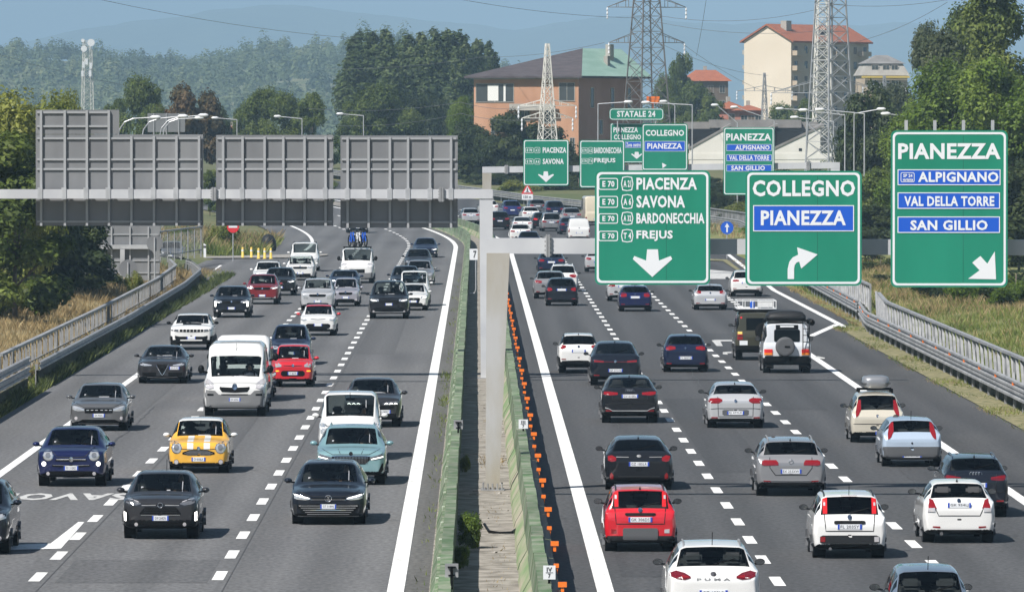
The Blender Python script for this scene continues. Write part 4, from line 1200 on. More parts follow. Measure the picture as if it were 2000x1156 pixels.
    def plate(s, z0, text=None, x=0.0, front=None, w=None, h=.11, white=False):
        face = s.face; sg = -1 if face == 'F' else 1
        w = w or (.37 if face == 'F' else .52)
        x *= s.hw
        y = max(sg*s.hit(x-w/2, z0+h/2, face)[0], sg*s.hit(x, z0+h/2, face)[0], sg*s.hit(x+w/2, z0+h/2, face)[0], sg*s.hit(x, z0, face)[0])*sg + sg*.012
        mb = MB()
        mb.box(x-w/2, x+w/2, min(y, y-sg*.03), max(y, y-sg*.03), z0, z0+h)
        if not white:
            for a in (-1, 1):
                xa, xb = sorted((x+a*w/2, x+a*(w/2-(.034 if face == 'F' else .042)))); mb.box(xa, xb, min(y+sg*.002, y-sg*.02), max(y+sg*.002, y-sg*.02), z0+.002, z0+h-.002, 1)
        o = mb.obj('number_plate', [M['plate_w'], M['plate_b']], s.e)
        if text:
            m2 = MB(); k = -sg
            V, Fx = TEXTS[text]; x0, x1 = -w/2+.06, w/2-.06
            # text must read left to right from outside
            m2.add([(x + k*(x0 + v[0]*(x1-x0)), y + sg*.005, z0 + .022 + v[1]*(h-.044)) for v in V], Fx)
            m2.obj('plate_lettering', M['ink'], o)
    def letters(s, text, z0, z1, w, mat, face=None):
        face = face or s.face; sg = -1 if face == 'F' else 1; V, Fx = TEXTS[text]; m2 = MB(); k = -sg
        y = s.hit(0, (z0+z1)/2, face)[0] + sg*.012
        m2.add([(k*(-w/2 + v[0]*w), y, z0 + v[1]*(z1-z0)) for v in V], Fx); m2.obj('tailgate_lettering', mat, s.e)
    def badge_ring(s, z, r, n=1, inner=None):
        face = s.face; sg = -1 if face == 'F' else 1; mb = MB()
        for i in range(n):
            cx = (i-(n-1)/2)*r*1.5; y = s.hit(cx, z, face)[0] + sg*.02
            mb.tube([(cx + r*math.cos(2*math.pi*t/14), y, z + r*math.sin(2*math.pi*t/14)) for t in range(15)], r*.16, 5)
            if inner:
                for tt, za, zb in inner:
                    V, Fx = TEXTS[tt]; k = -sg
                    mb.add([(cx + k*(-r*.5 + v[0]*r), y + sg*.004, z + za*r + v[1]*(zb-za)*r) for v in V], Fx)
        mb.obj('badge', M['chrome'], s.e)
    def rails(s, mat=None, h=.05):
        m = mat or M['dark']; L = s.L; y0 = -L/2 + s.p['yr'] + .25; y1 = L/2 - s.p['ye'] - .15
        for sg in (1, -1):
            x = sg*s.hw*(s.p['wt']+.0); z0 = s.hit(x, y0, 'F', True); z1 = s.hit(x, y1, 'F', True)
            mb = MB(); mb.tube([(x,y0,z0-.01),(x,y0+.12,z0+h),(x,(y0+y1)/2,max(z0,z1)+h+.01),(x,y1-.12,z1+h),(x,y1,z1-.01)], .018, 6); mb.obj('roof_rail', m, s.e)
    def antenna(s, fin=True, yy=None):
        L = s.L; y = L/2 - s.p['ye'] - .12 if yy is None else yy; z = s.hit(0, y, 'F', True); mb = MB()
        if fin: mb.add([(-.03,y-.09,z-.01),(.03,y-.09,z-.01),(.02,y+.07,z-.01),(-.02,y+.07,z-.01),(0,y+.06,z+.075),(0,y+.02,z+.07)], [(0,1,5),(1,2,4,5),(2,3,4),(3,0,5,4),(0,3,2,1)])
        else: mb.tube([(0,y,z-.01),(0,y+.10,z+.24)], .008, 5)
        mb.obj('aerial', M['black'], s.e)
    def wiper(s, face=None):
        face = face or s.face; sg = -1 if face == 'F' else 1; mb = MB()
        if face == 'R':
            z = s.p['zrb'] + .06; pts = [(x, s.hit(x, z + .10*abs(x)/.4, face)[0] + sg*.02, z + .10*abs(x)/.4) for x in (0, -.15, -.3, -.42)]
            mb.tube(pts, .012, 5); mb.obj('wiper', M['black'], s.e)
        else:
            for x0 in (-.05, .45):
                pts = [(x0 - a, s.hit(x0 - a, s.p['hc'] + .05 + a*.10, face)[0] + sg*.015, s.p['hc'] + .05 + a*.10) for a in (0, .15, .3, .42)]
                mb.tube(pts, .012, 5)
            mb.obj('wiper', M['black'], s.e)
    def seam(s, pts, mat=None):
        """thin shut line through (x, z) points on the face"""
        sg = -1 if s.face == 'F' else 1; mb = MB(); P = []
        for (a, b) in zip(pts[:-1], pts[1:]):
            n = max(1, int(math.hypot(b[0]-a[0], b[1]-a[1])/.06))
            P += [(a[0]+(b[0]-a[0])*i/n, a[1]+(b[1]-a[1])*i/n) for i in range(n)]
        P.append(pts[-1]); Q = []
        for x, z in P: yy, xx = s.hit(x*s.hw, z, s.face); Q.append((xx, yy + sg*.001, z))
        mb.tube(Q, .010, 4); mb.obj('shut_line', mat or M['dark'], s.e)

# seated driver: one skinned figure, shared by every driver
def driver_mesh():
    J = [(0,.08,-.42,.13,.11),(0,.12,-.18,.15,.11),(0,.13,.05,.17,.11),(0,.11,.17,.06,.06),(0,.08,.24,.075,.085),(0,.07,.33,.082,.10),(0,.08,.41,.05,.06),      # spine, neck, head
         (.19,.11,.11,.06,.06),(.25,-.04,-.12,.048,.048),(.16,-.30,-.02,.035,.035),(.13,-.37,.03,.028,.02),                                                           # left arm
         (-.19,.11,.11,.06,.06),(-.25,-.04,-.12,.048,.048),(-.16,-.30,-.02,.035,.035),(-.13,-.37,.03,.028,.02),
         (.10,-.25,-.40,.085,.085),(.11,-.48,-.62,.055,.055),(-.10,-.25,-.40,.085,.085),(-.11,-.48,-.62,.055,.055)]
    Ed = [(0,1),(1,2),(2,3),(3,4),(4,5),(5,6),(2,7),(7,8),(8,9),(9,10),(2,11),(11,12),(12,13),(13,14),(0,15),(15,16),(0,17),(17,18)]
    hands = []
    for sg, wr in ((1, 10), (-1, 14)):
        for k in range(4):
            b = len(J); J.append((sg*(.13 - .006*k), -.405 + .004*k, .055 - .020*k, .009, .009)); J.append((sg*(.10 - .004*k), -.425, .05 - .020*k, .008, .008))
            Ed += [(wr, b), (b, b+1)]
        b = len(J); J.append((sg*.105, -.375, .06, .010, .010)); Ed.append((wr, b))
    b = len(J); J.append((0, -.045, .31, .016, .016)); Ed.append((5, b))       # nose
    me = bpy.data.meshes.new('driver'); me.from_pydata([j[:3] for j in J], Ed, [])
    o = bpy.data.objects.new('driver', me); COL.objects.link(o)
    md = o.modifiers.new('s', 'SKIN'); md.use_smooth_shade = True
    for i, j in enumerate(J): me.skin_vertices[0].data[i].radius = (j[3], j[4])
    me.skin_vertices[0].data[0].use_root = True
    sb = o.modifiers.new('u', 'SUBSURF'); sb.levels = 1; sb.render_levels = 1
    dg = bpy.context.evaluated_depsgraph_get()
    r = bpy.data.meshes.new_from_object(o.evaluated_get(dg))
    bpy.data.objects.remove(o); bpy.data.meshes.remove(me)
    r.materials.clear()
    for m in ('shirt', 'skin'): r.materials.append(M[m])
    for p in r.polygons:
        c = p.center; p.material_index = 1 if (c.z > .185 or (c.y < -.20 and c.z > -.12)) else 0; p.use_smooth = True
    r.name = 'person'
    bm = bmesh.new(); bmesh.ops.create_uvsphere(bm, u_segments=14, v_segments=9, radius=1)
    for v in bm.verts:
        v.co = Vector((v.co.x*.092, v.co.y*.108 + .085, v.co.z*.095 + .375))
    for v in [v for v in bm.verts if v.co.y < .035 and v.co.z < .41]: bm.verts.remove(v)
    hm = bpy.data.meshes.new('hair'); bm.to_mesh(hm); bm.free(); hm.materials.append(M['hair'])
    return r, hm
DRV = driver_mesh()
def add_driver(c, label, dx=0):
    L = c.e.matrix_basis
    loc = c.e.matrix_basis @ Vector((c.hw*.42 + dx, c.seat_y, c.seat_z))
    o = link_mesh('person', DRV[0], None, loc, c.e.rotation_euler)
    tag(o, label, 'person', 'drivers seen through the windscreens')
    link_mesh('hair', DRV[1], o)
# ------------------------------------------------------------------ the traffic
def solve_d(gy):
    d = K / (gy - YH)
    for _ in range(12): d = FPX * (HC - float(zroad(d))) / (gy - YH)
    return d
P_ = paint
WHITE = P_('white', (.72,.72,.71)); BLACK = P_('black', (.010,.011,.014)); GREYD = P_('dark grey', (.034,.034,.038), .3)
NIGHT = P_('night blue grey', (.014,.018,.028), .4); NAVY = P_('navy', (.012,.018,.075), .35); DBLUE = P_('dark blue', (.014,.022,.055), .4)
SILVER = P_('silver', (.52,.53,.55), .35, .32); SILVG = P_('silver grey', (.27,.272,.285), .4, .32); LILAC = P_('pale lilac silver', (.40,.39,.44), .4)
REDC = P_('red', (.52,.012,.022)); MAROON = P_('dark red', (.22,.012,.018), .3); YELL = P_('yellow orange', (.74,.40,.045)); TEAL = P_('pale teal', (.20,.345,.375), .2)
LBLUE = P_('light blue', (.42,.51,.63), .2); BEIGE = P_('beige', (.58,.54,.45), .2); OLIVE = P_('olive', (.048,.047,.032), .1, .5); SHRIMP = P_('grey blue', (.15,.19,.25), .3)
GREYM = P_('mid grey', (.115,.117,.122), .3); BLUEV = P_('van blue', (.02,.03,.14), .3); CREAM = P_('cream', (.70,.62,.47))
CN = {}
def car(x0, x1, yt, gy, fam, body, face, label, name='car', W=None, H=None, over=None, lod=None, cat=None, group=None, dx=0, **kw):
    d = solve_d(gy); s = FPX/d
    W = W or min(2.1, max(1.5, (x1-x0)/s*.985)); X = px((x0+x1)/2, d) + dx
    if H is None: H = HC - (yt-YH)*(d+1.6)/FPX - float(zroad(d))
    L0 = (over or {}).get('L', FAM[fam]['L'])
    if lod is None: lod = 2 if s > 56 else 1 if s > 30 else 0
    o = dict(over or {}); base = FAM[fam]
    # scale the profile heights of the family to this car's height
    ref = {'hatch':1.47,'mini':1.45,'panda':1.56,'suv':1.60,'coupe':1.60,'sedan':1.44,'wagon':1.48,'smallvan':1.85,'bigvan':2.50,'box':1.95}[fam]
    f = H/ref
    for k in ('hf','hc','belt','zrb'):
        if k not in o: o[k] = base[k]*(.5+.5*f) if fam not in ('bigvan',) else base[k]
    rz = -heading(d)
    CN[name] = CN.get(name, 0) + 1
    c = Car(name, X, d, rz, W, H, fam, body, face, label, o, lod, group, cat or ('van' if 'van' in name else 'car'), **kw)
    if face == 'F' and lod > 0:
        zc = c.p['hc'] + .09; rr_ = random.Random(int(x0*7+x1))
        c.patch('parking_slip', M['galv'], [(-.56*c.hw, zc, zc+.035), (-.56*c.hw+.05, zc, zc+.035)], 'S', off=.004, thick=.002, abs_x=True)
        if rr_.random() < .6: c.patch('dashboard_papers', M['galv'], [(rr_.uniform(-.3,.1), zc-.05, zc-.03), (rr_.uniform(.15,.4), zc-.05, zc-.03)], 'S', off=.004, thick=.002, abs_x=True)
        zt = H - .15 if fam != 'bigvan' else zc + .5
        if fam != 'bigvan': c.patch('pillar_gleam', M['galv'], [(.50*c.hw, zt-.26, zt-.05), (.50*c.hw+.018, zt-.28, zt-.08)], 'S', off=.004, thick=.002, abs_x=True)  # pale strip painted as the pillar's reflection in the glass
    return c

def gen_front(c, hl=None, gr=None, lo=None, lamp='lamp', plate=.42, fog=True, badge=None, drl=False, ptxt=None):
    hf = c.p['hf']
    c.patch('headlight', M[lamp], hl or [(.50,hf-.17,hf-.11),(.70,hf-.20,hf-.06),(.92,hf-.14,hf-.03)])
    if drl: c.patch('daytime_light', M['lamp_on'], [(.62,hf-.185,hf-.165),(.90,hf-.135,hf-.11)], off=.014)
    c.patch('grille', M['mesh'], gr or [(0,hf-.24,hf-.10),(.40,hf-.24,hf-.11),(.48,hf-.19,hf-.13)], 'C')
    c.patch('lower_intake', M['black'], lo or [(0,.27,.40),(.50,.27,.40),(.62,.30,.37)], 'C')
    if fog: c.disc('fog_lamp', M['clear'], .76, .36, .05)
    c.plate(plate, ptxt)
    if badge != 0: c.disc('badge', M['chrome'], 0, badge or hf-.10, .05, 'C', off=.02)
    if c.lod > 0: c.wiper('F'); c.seam([(-.78,hf+.02),(-.60,hf-.03),(0,hf-.025),(.60,hf-.03),(.78,hf+.02)])
def gen_rear(c, tl=None, plate=.75, ptxt=None, low=.36, lens='red', badge=None, tg=True, refl=True, fin=True, lowmat=None):
    zr = c.p['zrb']
    c.patch('tail_light', M[lens], tl or [(.50,zr-.20,zr-.09),(.72,zr-.22,zr-.06),(.93,zr-.18,zr-.05)])
    if low: c.patch('bumper_trim', lowmat or M['black'], [(0,.22,low),(.80,.22,low-.02),(.88,.26,low-.06)], 'C', off=.006)
    if refl: c.patch('bumper_reflector', M['red'], [(.62,low+.02,low+.055),(.84,low+.02,low+.06)])
    c.plate(plate, ptxt)
    if badge != 0: c.disc('badge', M['chrome'], 0, badge or zr-.06, .045, 'C', off=.02)
    if c.lod > 0:
        c.wiper('R'); c.antenna(fin)
    if c.lod > 1: c.seam([(-.92,.60),(-.64,.62),(.64,.62),(.92,.60)])
    if c.lod > 1 and tg: c.seam([(-.62,zr-.06),(-.60,plate-.06),(.60,plate-.06),(.62,zr-.06)])

# ---- oncoming, nearest first
c = car(238,392,918,1050,'suv',GREYD,'F','dark grey compact crossover with upright white daytime lights, nearest oncoming car in the middle lane', over=dict(L=4.18,hf=.92,hc=1.01,belt=.98,wt=.60,clad=2.6))
c.patch('headlight', M['lampdark'], [(.50,.80,.82),(.62,.77,.88),(.80,.80,.93),(.92,.85,.93)])
c.patch('light_strip', M['clear'], [(.56,.845,.86),(.72,.895,.91),(.9,.915,.925)], off=.014)
c.patch('daytime_light', M['lamp_on'], [(.875,.42,.61),(.94,.42,.64)], off=.014)
c.patch('lamp_recess', M['black'], [(.80,.33,.52),(.87,.36,.69),(.96,.38,.70)], off=.004)
c.patch('grille', M['mesh'], [(0,.57,.735),(.40,.57,.735),(.53,.57,.60)], 'C')
for z in (.61,.65,.69): c.patch('grille_slat', M['dark'], [(0,z,z+.012),(.42,z,z+.012)], 'C', off=.012)
c.patch('bumper_strip', M['chrome'], [(0,.545,.560),(.50,.548,.562)], 'C', off=.012)
c.patch('lower_intake', M['mesh'], [(0,.29,.40),(.62,.29,.40),(.72,.30,.34)], 'C')
c.patch('bumper_lip', M['galv_d'], [(0,.225,.250),(.62,.232,.252)], 'C', off=.014)  # the pale lip strip is a painted highlight
c.patch('hood_highlight', M['galv_d'], [(.12,.77,.785),(.48,.765,.78)], off=.006)  # pale strips painted as highlights along the bonnet edge
c.seam([(-.80,.96),(-.56,.86),(-.40,.80),(0,.79),(.40,.80),(.56,.86),(.80,.96)]); c.disc('fog_lamp', M['clear'], .62, .345, .04); c.plate(.43, 'GW 264DN'); c.badge_ring(.775, .055); c.wiper('F'); c.antenna(False)
add_driver(c, 'driver of the nearest dark grey crossover, hands on the steering wheel')
c = car(566,717,899,1022,'wagon',NIGHT,'F','dark blue grey estate with long chrome lower grille, nearest oncoming car in the fast lane', over=dict(L=4.85,hf=.79,hc=.93,wt=.60))
c.patch('headlight', M['lamp'], [(.47,.605,.635),(.60,.585,.67),(.80,.60,.72),(.94,.64,.74)])
c.patch('daytime_light', M['lamp_on'], [(.50,.62,.635),(.70,.655,.68),(.92,.715,.738)], off=.016)
c.patch('upper_grille', M['mesh'], [(0,.60,.635),(.46,.60,.64)], 'C'); c.patch('chrome_bar', M['chrome'], [(0,.59,.602),(.46,.59,.602)], 'C', off=.012)
c.patch('lower_grille', M['black'], [(0,.22,.49),(.60,.22,.49),(.80,.40,.49)], 'C')
for i in range(5): c.patch('chrome_slat', M['chrome'], [(0,.245+i*.05,.262+i*.05),(.55+i*.055,.245+i*.05,.262+i*.05)], 'C', off=.014)
c.patch('side_vent', M['dark'], [(.82,.26,.48),(.95,.30,.50)]); c.patch('bumper_lip', M['galv_d'], [(0,.19,.205),(.8,.20,.22)], 'C', off=.012)
c.seam([(-.82,.80),(-.50,.675),(0,.66),(.50,.675),(.82,.80)]); c.plate(.38, 'GT 518HJ'); c.badge_ring(.625, .075, 1, (('V',-.05,.75),('W',-.8,-.05))); c.wiper('F')
add_driver(c, 'driver of the dark blue grey estate, one hand high on the wheel')
c = car(-138,16,935,1080,'suv',NIGHT,'F','dark car cut off by the left edge at the lower corner', W=1.84, H=1.55)
gen_front(c)
c = car(72,210,832,948,'suv',NAVY,'F','navy blue rounded small crossover with round headlamps, in the slow lane before the painted lettering', over=dict(L=4.25,hf=.94,hc=1.01,belt=.98,wt=.60))
c.disc('headlight', M['lamp'], .66, .82, .125, ring=M['chrome']); c.seam([(-.62,1.0),(-.40,.78),(0,.765),(.40,.78),(.62,1.0)]); c.disc('daytime_light', M['lamp_on'], .78, .60, .055, ring=M['lamp'])
c.patch('chrome_bar', M['chrome'], [(0,.70,.73),(.42,.70,.725)], 'C', off=.014); c.patch('upper_grille', M['black'], [(0,.66,.71),(.45,.67,.70)], 'C')
c.patch('lower_bar', M['chrome'], [(0,.545,.56),(.52,.565,.575)], 'C', off=.014); c.patch('slot', M['black'], [(0,.50,.555),(.54,.53,.57)], 'C')
c.patch('lower_intake', M['mesh'], [(0,.26,.41),(.60,.26,.41),(.74,.31,.38)], 'C'); c.patch('bumper_lip', M['galv_d'], [(0,.235,.252),(.72,.25,.262)], 'C', off=.012)
c.disc('fog_lamp', M['clear'], .66, .345, .045); c.disc('badge', M['chrome'], 0, .71, .062, 'C', off=.024); c.plate(.435, 'FX 310RD'); c.wiper('F')
add_driver(c, 'driver of the navy blue crossover with round headlamps')
c = car(328,450,821,922,'mini',YELL,'F','yellow small hatchback with white roof, white mirrors and two white bonnet stripes', H=1.43, mirror=WHITE, roofmat=WHITE, over=dict(roof2=1,blackpillar=1,hf=.84,clad=2.3,L=3.7))
c.disc('headlight', M['lamp'], .71, .70, .125, ring=M['chrome'], rz=.14)
c.seam([(-.80,.86),(-.55,.655),(0,.645),(.55,.655),(.80,.86)])
c.patch('grille', M['mesh'], [(0,.49,.63),(.30,.49,.63),(.52,.52,.57)], 'C')
for i in range(4): c.patch('chrome_slat', M['chrome'], [(0,.50+i*.035,.516+i*.035),(.46-abs(i-1)*.07,.50+i*.035,.516+i*.035)], 'C', off=.014)
c.patch('lower_intake', M['black'], [(0,.225,.29),(.48,.235,.285),(.52,.25,.27)], 'C'); c.disc('fog_lamp', M['clear'], .72, .31, .058, ring=M['black'])
for sg in (1, -1):
    c.patch('bonnet_stripe', WHITE, [(.17*sg if sg > 0 else -.37, -c.L/2+.16, -c.L/2+1.05), (.37*sg if sg > 0 else -.17, -c.L/2+.19, -c.L/2+1.05)], 'S', top=True, off=.006, thick=.004)
for sg in (1, -1): c.patch('bonnet_stripe', WHITE, [(.17 if sg > 0 else -.37, .655, .86), (.37 if sg > 0 else -.17, .645, .85)], 'S', off=.006, thick=.004)
c.disc('badge', M['chrome'], 0, .68, .045, 'C', off=.02); c.plate(.33, 'CV 818LX'); c.wiper('F')
add_driver(c, 'driver of the yellow hatchback with the white roof')
c = car(616,755,829,945,'suv',TEAL,'F','pale teal electric crossover with an upright barred grille, directly behind the dark blue grey estate', over=dict(L=4.65,hf=.91,hc=1.0,wt=.62))
c.patch('headlight', M['lampdark'], [(.54,.66,.73),(.70,.66,.77),(.94,.72,.84)]); c.patch('daytime_light', M['lamp_on'], [(.58,.665,.685),(.92,.73,.755)], off=.014)
c.patch('grille', M['mesh'], [(0,.55,.76),(.40,.55,.76),(.54,.66,.75)], 'C')
for i in range(-11, 12): c.patch('grille_slat', M['chrome'], [(i*.042-.005,.565,.75),(i*.042+.005,.565,.75)], 'S', off=.014)
c.patch('grille_frame', M['chrome'], [(0,.76,.775),(.42,.76,.775),(.55,.745,.76)], 'C', off=.014)
c.patch('lower_intake', M['black'], [(0,.25,.36),(.48,.25,.36),(.58,.28,.33)], 'C'); c.patch('side_vent', M['black'], [(.78,.32,.36),(.88,.30,.56),(.95,.36,.60)])
c.seam([(-.82,.93),(-.52,.80),(0,.80),(.52,.80),(.82,.93)]); c.seam([(-.30,.82),(-.36,.93)]); c.seam([(.30,.82),(.36,.93)]); c.plate(.42, 'GX 726FM'); c.disc('badge', M['black'], 0, .82, .05, 'C', off=.012); c.rails(TEAL); c.wiper('F')
add_driver(c, 'driver of the pale teal crossover')
c = car(620,745,777,897,'smallvan',WHITE,'F','small white van close behind the pale teal crossover', 'van', H=1.86, over=dict(L=4.4, wt=.74))
gen_front(c, [(.60,.72,.90),(.78,.70,1.02),(.95,.78,1.04)], [(0,.58,.70),(.55,.60,.70)], fog=True); c.antenna(False, -.9)
add_driver(c, 'driver of the small white van behind the teal crossover')
c = car(670,785,737,833,'coupe',GREYD,'F','dark grey sports crossover with triple lit headlights behind the small white van', over=dict(hf=.93, L=4.5))
c.patch('headlight', M['lampdark'], [(.36,.70,.76),(.60,.70,.80),(.92,.74,.84)])
for a in (.42,.58,.74): c.patch('daytime_light', M['lamp_on'], [(a,.715,.735),(a+.06,.745,.775),(a+.12,.725,.745)], off=.016)
c.patch('shield_grille', M['mesh'], [(0,.34,.72),(.10,.42,.72),(.20,.62,.72)], 'C'); c.patch('side_grille', M['black'], [(.24,.55,.68),(.75,.60,.68)]); c.patch('lower_intake', M['black'], [(.20,.28,.44),(.82,.28,.44)])
c.plate(.44, 'GL 847AT', x=.42); c.wiper('F')
add_driver(c, 'driver of the dark grey sports crossover')
c = car(137,252,747,840,'hatch',GREYM,'F','grey hatchback with pale dashes in its grille, behind the navy crossover', over=dict(hf=.84,hc=.97,L=4.1,wt=.60))
c.patch('headlight', M['lamp'], [(.50,.62,.68),(.72,.61,.76),(.95,.68,.80)]); c.patch('grille', M['mesh'], [(0,.54,.70),(.48,.56,.70)], 'C')
for a in (-.42,-.27,-.12,.06,.21,.36): c.patch('grille_mark', M['lamp'], [(a,.635,.66),(a+.09,.635,.66)], 'S', off=.014)
c.patch('lower_intake', M['black'], [(0,.24,.36),(.55,.24,.36),(.68,.27,.31)], 'C'); c.disc('fog_lamp', M['clear'], .78, .40, .05); c.patch('bumper_lip', M['galv_d'], [(0,.22,.24),(.7,.23,.25)], 'C', off=.012)
c.seam([(-.80,.86),(-.50,.73),(0,.725),(.50,.73),(.80,.86)]); c.plate(.43, 'GN 905KS'); c.wiper('F'); add_driver(c, 'driver of the grey hatchback behind the navy crossover')
c = car(396,522,666,812,'bigvan',WHITE,'F','tall white delivery van with grey bumper and black mirrors, in front of a second one', 'van', W=2.05, mirror=M['black'], over=dict(ms=1.1,mst=2.0,mz=1.50,wr=.35,hf=1.05,hc=1.24,belt=1.18,yc=.80,yr=1.45,wz=1.96,wz8=2.32,wl8=.42,wt=.78))
c.patch('bumper', M['midgrey'], [(0,.30,.70),(.50,.30,.72),(.62,.30,.84),(.985,.34,.88)], 'C', off=.012)
c.patch('headlight', M['clear'], [(.66,.93,1.06),(.80,.90,1.18),(.95,.94,1.24)], off=.016); c.patch('grille', M['mesh'], [(0,.78,.94),(.40,.80,.96),(.47,.90,.97)], 'C')
c.disc('badge', M['chrome'], 0, .97, .085, 'C', off=.02, rz=.10); c.patch('lower_slot', M['black'], [(0,.70,.735),(.42,.70,.735)], 'C', off=.016); c.patch('bumper_slot', M['black'], [(.66,.68,.74),(.86,.68,.75)], off=.016)
c.plate(.50, 'EW 643NA'); c.wiper('F'); c.antenna(False, -1.1); add_driver(c, 'driver of the tall white delivery van')
c = car(415,531,653,783,'bigvan',WHITE,'F','second tall white van, mostly hidden behind the white van with the grey bumper', 'van', W=2.05, mirror=M['black'], over=dict(ms=1.1,mst=2.0,mz=1.50,wr=.35,hf=1.05,hc=1.24,belt=1.18,yc=.80,yr=1.45,wz=1.96,wz8=2.32,wl8=.42,wt=.78))
gen_front(c)
c = car(532,613,671,755,'panda',REDC,'F','small red car with lit indicators facing the camera, beside the tall white van', over=dict(hf=.92))
c.patch('headlight', M['lamp'], [(.55,.74,.82),(.80,.72,.92),(.93,.76,.92)]); c.patch('indicator', M['amber_on'], [(.66,.57,.61),(.84,.57,.615)])
c.patch('lower_grille', M['mesh'], [(0,.40,.60),(.48,.40,.60),(.57,.45,.55)], 'C'); c.patch('slot', M['dark'], [(0,.76,.785),(.42,.775,.79)], 'C'); c.disc('badge', M['chrome'], 0, .79, .05, 'C', off=.02); c.plate(.45, 'FY 082TB')
c.wiper('F'); add_driver(c, 'driver of the small red car beside the tall white van')
c = car(525,608,642,712,'hatch',DBLUE,'F','dark hatchback just behind the small red oncoming car', H=1.55); gen_front(c)
c = car(268,368,674,748,'sedan',GREYD,'F','dark grey sports saloon with a V shaped chrome shield grille, in the slow lane', over=dict(hf=.80,hc=.94,wt=.57))
c.patch('headlight', M['lamp'], [(.42,.66,.69),(.70,.65,.74),(.95,.70,.79)]); c.patch('shield_grille', M['mesh'], [(0,.33,.70),(.06,.40,.72),(.22,.66,.72)], 'C')
c.patch('grille_edge', M['chrome'], [(.0,.30,.33),(.07,.37,.41),(.24,.66,.70)], off=.014); c.patch('lower_intake', M['black'], [(.24,.27,.42),(.85,.30,.42)]); c.patch('bumper_lip', M['chrome'], [(.0,.215,.23),(.6,.235,.25)], 'C')
c.plate(.52, 'GP 371VE', x=.48); c.wiper('F'); add_driver(c, 'driver of the dark grey saloon with the shield grille')
c = car(331,418,612,683,'suv',WHITE,'F','white off-roader with a black bonnet patch and slotted grille, behind the dark sports saloon', mirror=M['black'], over=dict(hf=1.0,hc=1.08,blackpillar=1,clad=2.9))
c.patch('grille', M['mesh'], [(0,.76,.88),(.55,.77,.88)], 'C'); c.patch('headlight', M['lampdark'], [(.58,.76,.88),(.92,.82,.90)])
for i in range(-3, 4): c.patch('grille_slat', WHITE, [(i*.16-.06-.012,.76,.88),(i*.16-.06+.012,.76,.88)], 'S', off=.014)
c.patch('lower_intake', M['black'], [(0,.28,.58),(.55,.30,.58),(.74,.50,.62)], 'C'); c.patch('bumper_bar', WHITE, [(0,.40,.45),(.5,.40,.45)], 'C', off=.014); c.plate(.47)
c.patch('bonnet_patch', M['black'], [(-.42,-c.L/2+.55,-c.L/2+1.15),(.42,-c.L/2+.55,-c.L/2+1.15)], 'S', top=True, off=.006, thick=.004); c.wiper('F')
add_driver(c, 'driver of the white off-roader with the black bonnet patch')
c = car(585,658,594,655,'hatch',WHITE,'F','small white car with red mirrors and red roof edge, ahead of the silver people carriers', mirror=REDC, roofmat=REDC, over=dict(L=3.5,roof2=1,hf=.88))
c.patch('headlight', M['lamp'], [(.62,.70,.80),(.80,.66,.84),(.92,.70,.82)]); c.patch('lower_grille', M['black'], [(0,.30,.55),(.55,.32,.55),(.66,.40,.50)], 'C'); c.patch('chrome_bar', M['galv_d'], [(0,.72,.76),(.40,.75,.79)], 'C'); c.plate(.44); c.wiper('F')
c.patch('daytime_light', M['clear'], [(.78,.42,.50),(.90,.42,.52)])
c = car(415,490,558,620,'suv',NIGHT,'F','dark blue crossover with bright C shaped lights and pale lower lip')
gen_front(c, drl=True, badge=.80); c.patch('daytime_hook', M['lamp_on'], [(.80,.56,.76),(.90,.56,.80)]); c.patch('bumper_lip', M['galv'], [(0,.24,.30),(.6,.25,.31)], 'C', off=.014)
c = car(718,801,548,622,'suv',BLACK,'F','large black luxury off-roader in the fast lane ahead of two white vehicles', W=1.98, over=dict(L=4.85,hf=1.06,hc=1.15,belt=1.10,wt=.64,wr=.38,sh=.55))
gen_front(c, [(.50,.86,.96),(.75,.84,.99),(.95,.88,1.0)], [(0,.80,.92),(.48,.80,.93)], [(0,.38,.56),(.75,.38,.56)], plate=.66, drl=True, badge=0); c.patch('bumper_lip', M['galv_d'], [(0,.30,.34),(.85,.32,.36)], 'C')
c = car(783,832,553,606,'hatch',WHITE,'F','white sporty hatchback beside the large black off-roader', over=dict(hf=.82)); gen_front(c, drl=True, gr=[(0,.36,.66),(.36,.40,.66),(.44,.56,.64)], badge=.60)
c = car(778,840,531,598,'smallvan',WHITE,'F','white small van behind the white sporty hatchback', 'van', H=1.85); gen_front(c)
c = car(479,546,535,594,'suv',MAROON,'F','dark red off-roader with lit lamps, right of the dark blue crossover', over=dict(hf=1.02)); gen_front(c, drl=True, badge=.85); c.patch('bumper_lip', M['galv_d'], [(0,.28,.38),(.7,.28,.38)], 'C'); c.rails(M['galv_d'])
c = car(520,573,522,577,'suv',BLACK,'F','black crossover behind the dark red off-roader', W=1.8); gen_front(c, drl=True)
c = car(497,548,510,562,'suv',WHITE,'F','white crossover partly hidden behind the black and dark red ones', W=1.78); gen_front(c); c.rails()
c = car(557,616,498,548,'panda',WHITE,'F','white rounded people carrier with black windscreen, in front of the white van with roof bars', over=dict(hf=.98,L=4.2,blackpillar=1)); gen_front(c, lo=[(0,.28,.45),(.7,.28,.45)])
c = car(567,622,473,530,'smallvan',WHITE,'F','white van with roof bars behind the white rounded people carrier', 'van', W=1.95); gen_front(c); c.rails(h=.10)
c = car(586,655,543,606,'panda',SILVER,'F','silver compact people carrier behind the small white car with red mirrors', over=dict(L=4.2,hf=.95,hc=1.1)); gen_front(c, [(.55,.60,.72),(.80,.62,.86),(.93,.72,.90)])
